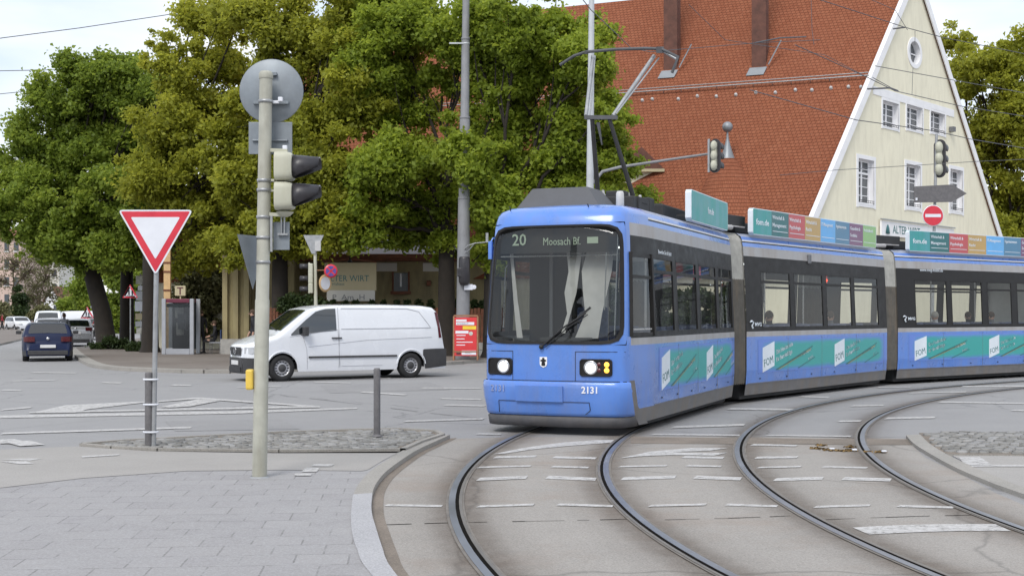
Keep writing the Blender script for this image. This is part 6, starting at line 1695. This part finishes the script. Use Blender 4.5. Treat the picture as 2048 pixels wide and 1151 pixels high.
# --- thick grey mast and the pale one behind the tram
Ym = 44.5; x0 = X(925, Ym)
ms_ = empty('mast', (x0, Ym, .1), label='thick stepped grey mast behind the left front corner of the tram', cat='mast')
zm = lambda py: Z(py, Ym) - .1
dx = (X(932, Ym) - x0) / zm(0)
m = MB(); st_ = [(0, .30), (zm(612), .275), (zm(400), .245), (zm(396), .225), (zm(238), .21), (zm(234), .18), (zm(80), .165), (zm(76), .15), (zm(-160), .13)]
m.path([(dx * z, 0, z) for z, r in st_], [r * .86 for z, r in st_], 24); m.build('shaft', 'mast_grey', ms_)
m = MB()
for py, r in ((397, .225), (236, .195), (78, .155), (365, .215)): m.lathe([(r * .86, -.05), (r * .86 + .02, -.04), (r * .86 + .02, .04), (r * .86, .05)], M4((dx * zm(py), 0, zm(py))), 24)
m.build('collar', 'mast_grey', ms_)
m = MB(); z = zm(88); m.box((dx * z - .3, -.1, z), (.55, .06, .05)); ring(m, dx * z, z, .14, h=.06); m.build('wire_clamp', 'light_mast', ms_)
m = MB(); zq = zm(542); m.lathe([(.0, .5), (.17, .5), (.20, .42), (.20, -.38), (.14, -.5), (0, -.52)], M4((.08, -.30, zq)), 20); m.box((-.06, -.34, zm(545)), (.22, .25, .30)); m.build('signal_head', 'visor_black', ms_, bevel=.02)
m = MB(); m.box((.22, -.28, zm(574)), (.30, .04, .20)); m.lathe([(0, .01), (.08, 0)], FACE(.42, -.28, zm(574)), 14); m.build('small_plate', 'sign_white', ms_)
m = MB(); m.path([(.05, -.2, zm(500)), (.2, -.3, zm(492)), (.45, -.3, zm(487)), (.85, -.3, zm(485))], .02, 6); m.path([(.05, -.2, zm(508)), (.25, -.25, zm(500)), (.45, -.3, zm(487))], .015, 6); m.box((.88, -.3, zm(476)), (.09, .06, .34)); m.build('bracket', 'galv', ms_)
Yl = 38.0; xl = X(1177, Yl)
lm = empty('mast', (xl, Yl, .1), label='slim pale mast rising behind the pantograph', cat='mast')
zl = lambda py: Z(py, Yl) - .1; dxl = (X(1184, Yl) - xl) / zl(-100)
m = MB(); m.path([(0, 0, 0), (dxl * zl(200), 0, zl(200)), (dxl * zl(-100), 0, zl(-100))], [.14, .10, .075], 16); m.build('shaft', 'light_mast', lm)
m = MB(); pts = [P3(px, py, Yl) - Vector((xl, Yl, .1)) for px, py in ((1186, 366), (1205, 343), (1240, 334), (1300, 325), (1360, 316), (1416, 308))]; m.path(pts, [.055, .05, .045, .042, .04, .038], 10); m.build('outreach_arm', 'mast_grey', lm)
# signal head on the arm, seen obliquely from behind
def head_back(name, Y, pxc, py0, py1, parent=None, back_px=13, label=None, mirror=1):
    c = P3(pxc, (py0 + py1) / 2, Y); H_ = (py1 - py0) / F * Y; o = empty(name, c, R(-38) * mirror, label=label, cat='traffic light') if parent is None else None
    par = parent or o; T_ = M4((0, 0, 0)) if parent is None else M4(tuple(c - parent.location), R(-38) * mirror)
    w_ = .26; b_ = MB(T_)
    pl = [(w_ * .75 * math.cos(t), H_ / 2 * .0 + (H_ / 2 - w_ * .7) * (1 if math.sin(t) > 0 else -1) + w_ * .75 * math.sin(t)) for t in np.linspace(0, 2 * math.pi, 28)[:-1]]
    b_.prism(pl, .02, 0, frame((0, -.05, 0), (1, 0, 0), (0, -1, 0)))
    ob = b_.build('backing_board' if parent is None else 'signal_head', ['visor_black'], par)
    h_ = MB(T_)
    for k in (-1, 0, 1): h_.ball((0, -.13, k * H_ * .29), H_ * .165, 16, 0, (.62, .75, 1.0))
    h_.box((0, -.10, 0), (.16, .12, H_ * .80), 0)
    h_.build('signal_housing', 'lamp_beige', ob if parent is not None else par)
    v_ = MB(T_)
    for k in (-1, 0, 1):
        rr0 = [[(H_ * .145 * math.sin(t), .0 + d_, k * H_ * .29 + H_ * .145 * math.cos(t)) for t in np.linspace(-2.2, 2.2, 15)] for d_ in (-.03, .26)]; v_.grid(rr0, 0, True)
    v_.build('visor', 'visor_black', ob if parent is not None else par, solid=.006)
    return o
hb1 = head_back('traffic_light', Yl - .2, 1432, 279, 345, label='three-lamp traffic light on the long outreach arm, in front of the red roof')
m = MB(); m.box((-.12, -.22, 0), (.06, .05, 1.0)); m.build('mounting_bracket', 'galv', hb1)
# --- right hand signal post with arrow board and no-entry sign
Yr = 40.0; br = Vector((X(1862, Yr), Yr, .1))
rp = empty('signal_post', br, label='grey post with traffic light, arrow board and no-entry sign before the cream gable', cat='signal post')
m = MB(); m.path([(0, 0, 0), tuple(P3(1873, 268, Yr) - br)], [.055, .045], 14); m.build('post', 'galv', rp)
head_back('signal_head', Yr, 1881, 280, 355, parent=rp)
m = MB(); pl = [(1828, 373), (1904, 369), (1933, 387), (1904, 404), (1828, 405)]; P_ = [P3(a, b, Yr - .12) - br for a, b in pl]; m.prism([(p.x, p.z) for p in P_][::-1], .03, 0, frame((0, P_[0].y, 0), (1, 0, 0), (0, -1, 0))); m.build('arrow_board', 'dark_bollard', rp)
m = MB(); c = P3(1833, 398, Yr - .16) - br; m.box(tuple(c), (.06, .01, .08)); m.build('sticker', 'sign_white', rp)
c = P3(1866, 431, Yr - .12) - br; m = MB(); Q = FACE(c.x, c.y, c.z); m.lathe([(0, .01), (.335, .009), (.34, 0), (0, -.001)], Q, 40, 0); m.lathe([(0, .0115), (.315, .0112)], Q, 40, 1); m.box((0, 0, .0135), (.50, .10, .003), 0, Q); m.build('no_entry_sign', ['sign_white', 'sign_red'], rp)

# --- signals and signs beyond the van
Yk = 44.0; bk = Vector((X(633, Yk), Yk, .1)); zk = lambda py: Z(py, Yk) - .1; xk = lambda px: X(px, Yk) - bk.x
kp = empty('signal_post', bk, label='pale post with a small traffic light and no-stopping sign above the van roof', cat='signal post')
m = MB(); m.path([(0, 0, 0), (xk(630), 0, zk(480))], [.07, .055], 14); m.build('post', 'lamp_beige', kp)
m = MB()
for k, py in enumerate((537, 556, 576)): m.box((xk(622), -.02, zk(py)), (.16, .24, .36), 0)
m.box((xk(619), -.02, zk(556)), (.06, .2, 1.1), 0)
hd = m.build('signal_head', 'lamp_beige', kp, bevel=.04)
for py in (533, 557, 578):
    v_ = MB(); rows = [[(x_, .11 * math.sin(t), zk(py) + .11 * math.cos(t)) for t in np.linspace(-2.3, 2.3, 15)] for x_ in (xk(617), xk(600))]; v_.grid(rows, 0, True); v_.build('visor', 'visor_black', hd, solid=.01)
m = MB(); m.prism([(-.36, .33), (.36, .33), (.06, -.33), (-.06, -.33)][::-1], .02, 0, FACE(xk(628), -.08, zk(489))); m.box((xk(637), -.12, zk(492)), (.2, .1, .35), 1); m.build('triangular_sign', ['galv', 'insulator'], kp)
m = MB(); Q = frame((xk(663), -.15, zk(542)), (1, .35, 0), (.35, -1, 0)); m.lathe([(0, .01), (.235, .009), (.24, 0), (0, 0)], Q, 30, 0); m.lathe([(0, .0125), (.18, .012)], Q, 30, 1)
for s_ in (-1, 1): m.bar(Q @ Vector((-.13 * s_, -.13, .014)), Q @ Vector((.13 * s_, .13, .014)), .006, .05, 0)
m.build('no_stopping_sign', ['sign_red', 'sign_blue'], kp)
m = MB(); Q = frame((xk(650), .05, zk(566)), (.6, .8, 0), (.8, -.6, 0)); m.lathe([(0, .01), (.30, .009), (.31, 0), (0, 0)], Q, 24, 1); m.lathe([(0, .013), (.23, .012)], Q, 24, 0); m.build('round_sign', ['sign_white', 'post_ochre'], kp)
m = MB(); m.bar((0, 0, zk(540)), (xk(660), -.14, zk(540)), .03, .03); m.build('bracket', 'wood_frame', kp)

# --- red advertising stand
Ya = 43.2; ab = empty('a_board', (X(931, Ya), Ya, .1), label='red wooden A-board with white writing standing at the foot of the mast', cat='advertising stand')
wA = X(955, Ya) - X(907, Ya); zA = lambda py: Z(py, Ya) - .1
m = MB()
for s_ in (-1, 1):
    m.bar((s_ * wA / 2, 0, 0), (s_ * wA / 2, .18, zA(632)), .05, .045); m.bar((s_ * wA / 2, .75, 0), (s_ * wA / 2, .22, zA(634)), .05, .045)
m.bar((-wA / 2, .18, zA(631)), (wA / 2, .18, zA(631)), .05, .06); m.bar((-wA / 2, .02, .3), (wA / 2, .02, .3), .03, .05)
m.build('frame', 'wood_frame', ab)
m = MB(); z0_, z1_ = zA(711), zA(634); Q = frame((0, .02, z0_), (1, 0, 0), (0, -1, .1)); H_ = z1_ - z0_
m.prism([(-wA / 2 + .03, 0), (wA / 2 - .03, 0), (wA / 2 - .03, H_), (-wA / 2 + .03, H_)], .02, 0, Q); pb = m.build('poster', ['board_red'], ab)
m = MB()
def bar_(x0_, x1_, t, h_, mi): m.box(((x0_ + x1_) / 2 * wA, H_ * (1 - t), .022 + .0015 * mi), ((x1_ - x0_) * wA, h_ * H_, .003), mi, Q)
bar_(-.40, .04, .08, .05, 0); bar_(-.40, .36, .16, .075, 0); bar_(-.12, .44, .27, .09, 1); bar_(-.42, .12, .385, .07, 0)
for t, e in ((.47, .0), (.56, -.04), (.645, .3), (.72, -.02)): bar_(-.38, e, t, .022, 0)
bar_(-.16, .44, .92, .11, 0); bar_(-.38, -.2, .92, .10, 2)
m.build('printed_panel', ['sign_white', 'board_yellow', 'tail_red'], pb)
m = MB(); m.lathe([(0, .03), (.07, .026)], Q @ M4((.22 * wA, H_ * .58, 0)), 14); m.build('printed_picture', 'paper', pb)
Q2 = Q @ M4((0, 0, .026))
text('ANGEBOT', .085, 'mast_grey', pb, Q2 @ M4((-.36 * wA, H_ * .815, 0)), 'lettering')
text('MENU', .08, 'mast_grey', pb, Q2 @ M4((-.02 * wA, H_ * .05, 0)), 'lettering')

# --- phone booth
Yp = 49.5; pb_ = empty('phone_booth', (X(356, Yp), Yp, .1), label='glazed phone booth with white posts and a magenta roof edge', cat='phone booth')
zp = lambda py: Z(py, Yp) - .1
wP = X(387, Yp) - X(323, Yp); hP = zp(597)
m = MB()
for s_ in (-1, 1):
    for yy in (0, 1.0): m.box((s_ * (wP / 2 - .08), yy, hP / 2), (.16, .12, hP))
m.build('post', 'booth_white', pb_, bevel=.02)
m = MB(); m.box((0, .5, hP - .08), (wP - .34, 1.1, .16)); m.build('roof', 'magenta', pb_, bevel=.02)
m = MB(); m.box((0, .98, hP * .52), (wP - .34, .03, hP * .86)); m.box((.0, .02, hP * .88), (wP - .36, .04, .14), 0); m.build('back_panel', 'booth_glass', pb_)
m = MB(); m.box((0, .02, hP * .52), (wP - .34, .012, hP * .80), 0); m.build('door', 'shop_glass', pb_)
m = MB(); m.box((0, .0, .12), (wP - .34, .1, .22)); m.build('kick_plate', 'booth_white', pb_)
m = MB(); m.box((-.02, .75, 1.3), (.34, .25, .62)); m.box((.1, .66, 1.25), (.06, .08, .26), 1); m.build('telephone', ['seam', 'black'], pb_, bevel=.02)
m = MB(); m.box((-.18, .9, 1.65), (.34, .04, .42)); m.box((-.16, .9, 1.0), (.30, .04, .5)); m.build('notice', 'paper', pb_)
ts = empty('phone_sign', (X(357, Yp), Yp, .1 + hP), label='small square T sign on top of the phone booth', cat='sign')
m = MB(); m.box((0, .3, .32), (.42, .12, .40)); m.tube((0, .3, 0), (0, .3, .15), .03, n=8); bx_ = m.build('sign_box', 'sign_cream', ts, bevel=.03)
text('T', .42, 'tail_red', bx_, frame((0, .236, .17), (1, 0, 0), (0, -1, 0)), 'lettering', 'CENTER', bold=.006)
op = empty('timber_post', (X(335, 51), 51, .1), label='pale ochre post rising behind the phone booth', cat='post')
m = MB(); m.box((0, 0, (Z(520, 51) + Z(640, 51)) / 2 - .3), (.28, .16, Z(500, 51)), 0); m.build('post', 'post_ochre', op, bevel=.02)
m = MB(); 
for py in (530, 548, 585): m.box((.0, -.09, Z(py, 51)), (.3, .03, .07))
m.build('band', 'wood_fence', op)
# children warning sign
def warn(px, Y, pyb, pyt, h, label, post=True):
    b = empty('warning_sign', (X(px, Y), Y, .1), label=label, cat='road sign'); z1 = Z(pyt, Y) - .1; s_ = h
    m = MB(); m.tube((0, 0, 0), (0, 0, z1 - .05), .03, n=10); m.build('post', 'galv', b)
    Q = FACE(0, -.04, z1 - s_ * .866); tr_ = roundpoly([(-s_ / 2, 0), (s_ / 2, 0), (0, s_ * .866)], .03)
    m = MB(); m.prism(tr_, .01, 0, Q); m.prism(inward(tr_, .085), .013, 1, Q)
    m.ball(Q @ Vector((-.06, .34, .014)), .04, 8, 2); m.ball(Q @ Vector((.09, .30, .014)), .035, 8, 2)
    for x_, hh_ in ((-.06, .32), (.09, .28)):
        m.bar(Q @ Vector((x_, hh_, .015)), Q @ Vector((x_ + .01, hh_ - .12, .015)), .005, .07, 2); m.bar(Q @ Vector((x_ + .01, hh_ - .12, .015)), Q @ Vector((x_ - .05, hh_ - .22, .015)), .005, .03, 2); m.bar(Q @ Vector((x_ + .01, hh_ - .12, .015)), Q @ Vector((x_ + .05, hh_ - .22, .015)), .005, .03, 2)
    m.build('sign_face', ['sign_red', 'sign_white', 'black'], b)
warn(261, 55.5, 700, 568, .70, 'children-crossing warning triangle on a thin post in front of the trunks')
warn(175, 72, 650, 612, .80, 'dark-edged warning triangle beyond the silver cars, left of the leaning trunk')
# notice boards on a post between the trunks
nb = empty('notice_post', (X(281, 58), 58, .1), label='post carrying several stacked pale notices between the trunks', cat='notice board')
m = MB(); m.tube((0, .05, 0), (0, .05, Z(552, 58)), .04, n=8); m.build('post', 'galv', nb)
for k, (py0, py1, px0, px1, mm) in enumerate(((551, 568, 272, 285, 'paper'), (571, 580, 276, 287, 'sign_white'), (582, 600, 272, 290, 'galv'), (602, 622, 270, 289, 'sign_white'), (626, 639, 271, 291, 'sign_cream'), (642, 653, 271, 291, 'galv'), (655, 667, 273, 291, 'paper'))):
    m = MB(); m.box(((X(px0, 58) + X(px1, 58)) / 2 - X(281, 58), 0, Z((py0 + py1) / 2, 58) - .1), (X(px1, 58) - X(px0, 58), .04, (py1 - py0) / F * 58)); m.build('notice', mm, nb)
ps = empty('parking_sign', (X(186, 100), 100, .1), label='narrow pale blue sign far up the road beside the leaning trunk', cat='road sign')
m = MB(); m.box((0, 0, Z(605, 100)), (.34, .05, 1.0)); m.build('sign_face', 'ad_white', ps); m = MB(); m.box((0, -.03, Z(598, 100)), (.3, .02, .26)); m.build('symbol', 'ad_sky', ps); m = MB(); m.tube((0, .05, 0), (0, .05, Z(600, 100)), .04, n=8); m.build('post', 'galv', ps)
# blue plastic chair of the seated person
ch = empty('chair', (X(432, 50.5), 50.5, .1), label='blue metal chair beside the phone booth', cat='chair')
m = MB(); m.box((0, 0, .45), (.46, .44, .04)); m.build('seat', 'booth_white', ch, bevel=.01)
m = MB(); m.box((.24, 0, .72), (.05, .44, .5)); m.build('backrest', 'cloth_blue', ch, bevel=.02)
for a_ in (-.2, .2):
    for c_ in (-.18, .18): m = MB(); m.tube((a_, c_, 0), (a_, c_, .44), .015, n=6); m.build('leg', 'steel_bar', ch)

# ================================================================== people
def person(loc, rz, J, edges, radii, label, parts, name='person', group=None, parent=None, sc=1.0):
    """one continuous skinned body; parts maps joint -> material index by nearest bone"""
    names = list(J); me = bpy.data.meshes.new('b'); me.from_pydata([tuple(Vector(J[k])) for k in names], [(names.index(a), names.index(b)) for a, b in edges], [])
    o = bpy.data.objects.new('b', me); COL.objects.link(o)
    sk = o.modifiers.new('s', 'SKIN'); sk.use_smooth_shade = True; sk.branch_smoothing = .6
    for i, k in enumerate(names):
        d = me.skin_vertices[0].data[i]; d.radius = (radii[k], radii[k] * (.72 if k in ('chest', 'pelvis', 'waist') else 1)); d.use_root = (k == 'pelvis')
    sb_ = o.modifiers.new('u', 'SUBSURF'); sb_.levels = 2; sb_.render_levels = 2
    dg = bpy.context.evaluated_depsgraph_get(); dg.update(); m2 = bpy.data.meshes.new_from_object(o.evaluated_get(dg)); bpy.data.objects.remove(o)
    mats_ = sorted(set(parts.values())); m2.materials.clear()
    for k in mats_: m2.materials.append(MATS[k])
    for p in m2.polygons:
        c = p.center; best = min(names, key=lambda k: (Vector(J[k]) - c).length - radii[k] * .6); p.material_index = mats_.index(parts.get(best, mats_[0])); p.use_smooth = True
    m2.name = 'person'; ob = bpy.data.objects.new(name, m2); COL.objects.link(ob); ob.location = loc; ob.rotation_euler = (0, 0, rz); ob.scale = (sc,) * 3
    tag(ob, label, 'person', group)
    h = MB(); hd = Vector(J['head']); h.ball(tuple(hd + Vector((-.015, 0, .03))), .105, 12, 0, (1, .85, 1.05)); h.build('hair', parts['_hair'], ob)
    f_ = MB(); f_.ball(tuple(hd + Vector((.105, 0, -.02))), .018, 6, 0, (1, .7, 1.3)); 
    for s_ in (-1, 1): f_.ball(tuple(hd + Vector((.0, s_ * .088, -.01))), .02, 6, 0, (.8, .4, 1.3))
    f_.build('face', 'skin', ob)
    return ob
RAD = dict(pelvis=.135, waist=.125, chest=.15, neck=.055, head=.095, crown=.07, shL=.06, shR=.06, elL=.042, elR=.042, haL=.032, haR=.032, fiL=.02, fiR=.02, hiL=.085, hiR=.085, knL=.06, knR=.06, anL=.042, anR=.042, toL=.035, toR=.035)
ED = [('pelvis', 'waist'), ('waist', 'chest'), ('chest', 'neck'), ('neck', 'head'), ('head', 'crown'), ('chest', 'shL'), ('chest', 'shR'), ('shL', 'elL'), ('elL', 'haL'), ('haL', 'fiL'), ('shR', 'elR'), ('elR', 'haR'), ('haR', 'fiR'), ('pelvis', 'hiL'), ('pelvis', 'hiR'), ('hiL', 'knL'), ('knL', 'anL'), ('anL', 'toL'), ('hiR', 'knR'), ('knR', 'anR'), ('anR', 'toR')]
def stand(step=.15, arm=.1):
    return dict(pelvis=(0, 0, .95), waist=(0, 0, 1.12), chest=(.01, 0, 1.34), neck=(.02, 0, 1.50), head=(.04, 0, 1.62), crown=(.03, 0, 1.70), shL=(0, .19, 1.42), shR=(0, -.19, 1.42), elL=(-arm, .25, 1.14), elR=(arm, -.25, 1.14), haL=(-arm + .08, .25, .90), haR=(arm + .12, -.25, .91), fiL=(-arm + .1, .25, .82), fiR=(arm + .15, -.25, .83),
        hiL=(0, .09, .88), hiR=(0, -.09, .88), knL=(step * .6, .1, .48), knR=(-step * .3, -.1, .48), anL=(step, .1, .08), anR=(-step, -.1, .10), toL=(step + .15, .11, .04), toR=(-step + .14, -.11, .04))
def sit():
    return dict(pelvis=(0, 0, .52), waist=(.0, 0, .70), chest=(.02, 0, .93), neck=(.03, 0, 1.09), head=(.06, 0, 1.21), crown=(.05, 0, 1.29), shL=(.02, .19, 1.01), shR=(.02, -.19, 1.01), elL=(.08, .25, .76), elR=(.08, -.25, .76), haL=(.32, .16, .68), haR=(.32, -.16, .68), fiL=(.40, .14, .66), fiR=(.40, -.14, .66),
        hiL=(.05, .1, .52), hiR=(.05, -.1, .52), knL=(.46, .11, .52), knR=(.46, -.11, .52), anL=(.48, .11, .08), anR=(.44, -.11, .08), toL=(.62, .12, .04), toR=(.58, -.12, .04))
def outfit(top, bottom, hair, hands='skin'):
    d = {k: bottom for k in ('pelvis', 'hiL', 'hiR', 'knL', 'knR', 'anL', 'anR')}; d.update({k: top for k in ('waist', 'chest', 'shL', 'shR', 'elL', 'elR', 'neck')}); d.update({k: 'skin' for k in ('head', 'crown', 'haL', 'haR', 'fiL', 'fiR')}); d.update(toL='cloth_black', toR='cloth_black', _hair=hair); return d
def pers(px, Y, rz, J, of, label, z=.1, **k): return person((X(px, Y), Y, z), rz, J, ED, RAD, label, of, **k)
pers(431, 50.5, R(195), sit(), outfit('cloth_black', 'cloth_black', 'hair_brown'), 'person in dark clothes sitting on the blue chair right of the phone booth')
pers(402, 50.9, R(-60), stand(.08), outfit('cloth_black', 'cloth_black', 'hair_brown'), 'person in black standing beside the phone booth')
pers(507, 41.5, R(180), stand(.2), outfit('cloth_black', 'cloth_black', 'hair_brown'), 'person in black walking behind the bonnet of the white van')
pers(128, 61, R(100), stand(.1), outfit('cloth_grey', 'cloth_grey', 'hair_brown'), 'brown-haired person standing between the blue hatchback and the silver estate car', z=0)
pers(192, 74, R(200), stand(.2), outfit('cloth_red', 'cloth_black', 'hair_brown'), 'person in a dark red jacket by the leaning trunk')
pers(4, 128, R(20), stand(.2), outfit('cloth_red', 'cloth_black', 'hair_brown'), 'person in a red jacket at the left edge of the photo', z=0)
def rider(S, px, lat, of, label, rz=0):
    x = on_plane(S, px, 620, 1, lat).x; p = S @ Vector((x, lat, .42)); h = math.atan2((S @ Vector((1, 0, 0)) - S @ Vector((0, 0, 0))).y, (S @ Vector((1, 0, 0)) - S @ Vector((0, 0, 0))).x)
    return person(p, h + rz, sit(), ED, RAD, label, of)
rider(S2, 1662, .6, outfit('cloth_grey', 'cloth_grey', 'hair_brown'), 'passenger in grey seated in the middle section of the tram')
rider(S2, 1540, .6, outfit('cloth_black', 'cloth_black', 'hair_brown'), 'dark-clothed passenger at the front window of the middle section')
rider(S3, 1872, .6, outfit('cloth_white', 'cloth_grey', 'hair_grey'), 'fair-haired passenger in a white top in the rear section of the tram')
rider(S3, 1984, .6, outfit('cloth_grey', 'cloth_grey', 'hair_brown'), 'passenger leaning back near the right edge, seated in the rear section', R(8))
rider(S3, 1938, -.5, outfit('cloth_black', 'cloth_black', 'hair_brown'), 'passenger in black on the far side of the rear section')

# ================================================================== overhead wires
def wires(label, lines, cat='overhead wire'):
    m = MB()
    for pts, Y0, Y1, r in lines:
        n_ = len(pts); P_ = [P3(px, py, Y0 + (Y1 - Y0) * k / (n_ - 1)) for k, (px, py) in enumerate(pts)]
        m.path(P_, r * .75, 5)
    tag(m.build('overhead_wire', 'wire'), label, cat)
def wire(label, pts, Y0, Y1, r=.012): wires(label, [(pts, Y0, Y1, r)])
wire('topmost overhead wire crossing the sky at the left', [(-60, 86), (5, 76), (160, 56), (320, 32), (520, 0)], 60, 70, .028)
wire('second overhead wire from the top in the left sky', [(-60, 143), (100, 140), (300, 135), (926, 128)], 62, 70, .026)
wire('third overhead wire from the top in the left sky', [(-60, 194), (90, 179), (330, 150)], 66, 70, .026)
wire('lowest overhead wire in the left sky', [(-60, 238), (70, 237), (300, 228)], 68, 72, .026)
wires('span wire with drop hangers sloping across the top of the gable', [([(1620, -10), (1640, 0), (1810, 55), (1885, 75), (2060, 110)], 30, 34, .014), ([(1830, 62), (1830, 90)], 33, 33, .01)])
wires('span wire crossing the gable just under its oval window', [([(1750, 132), (1905, 160), (2070, 190)], 31, 34, .013)])
wires('contact wire crossing the gable above its three upper windows', [([(1590, 90), (1735, 155), (1790, 182), (1825, 190), (1920, 212), (2070, 236)], 26, 33, .013), ([(1826, 136), (1824, 189)], 31, 31, .008)])
wires('contact wire running across the upper gable windows', [([(1500, 180), (1712, 240), (1870, 262), (1940, 278), (2070, 300)], 24, 32, .013)])
wires('thin feeder wire low across the gable', [([(1560, 350), (1670, 340), (1840, 330), (1950, 323), (2060, 318)], 30, 34, .010)])
wires('contact wire above the pantograph rising to the upper left', [([(1150, -20), (1182, 20), (1235, 70), (1262, 96), (1300, 104), (1510, 86), (1640, 80)], 18, 30, .010)])
wires('thin catenary wires in front of the red roof', [([(1622, -10), (1624, 60), (1628, 90)], 28, 28, .008), ([(1720, -10), (1790, 20), (1815, 60)], 28, 30, .009), ([(1378, 10), (1450, 80), (1650, 110), (1735, 155)], 24, 30, .008), ([(1510, 86), (1560, 76), (1612, 74)], 28, 29, .022)])
wires('pull-off arm and wire beside the left slope of the gable', [([(1735, 178), (1780, 176), (1796, 182)], 30, 30.5, .028), ([(1786, 58), (1810, 55)], 30, 30, .025), ([(1745, 155), (1790, 180)], 30, 30.4, .012)])
# fallen leaves and litter by the drain
rg = np.random.default_rng(5); C_ = []
for px, py in ((1632, 896), (1650, 899), (1668, 900), (1688, 901), (1705, 900), (1740, 903), (1760, 903), (1700, 893), (1640, 890)): q = G(px, py, .01); C_.append((q.x, q.y, .012))
me = leaves_mesh('fallen_leaves', C_, [.16] * len(C_), 260, .04, rg, up=2.0, squash=.06)
me.materials.append(mat('leaf_litter', (.20, .13, .05), .9, 0, .4, 30))
o = bpy.data.objects.new('fallen_leaves', me); COL.objects.link(o); tag(o, 'brown fallen leaves lying beside the right-hand rails', 'leaves', kind='stuff')
lt = MB()
for px, py in ((1664, 898), (1709, 900), (1768, 903)): q = G(px, py, .02); lt.box(tuple(q + Vector((0, 0, .01))), (.06, .05, .02))
tag(lt.build('litter', 'sign_white', bevel=.008), 'crumpled white paper scraps among the fallen leaves', 'litter', kind='stuff')
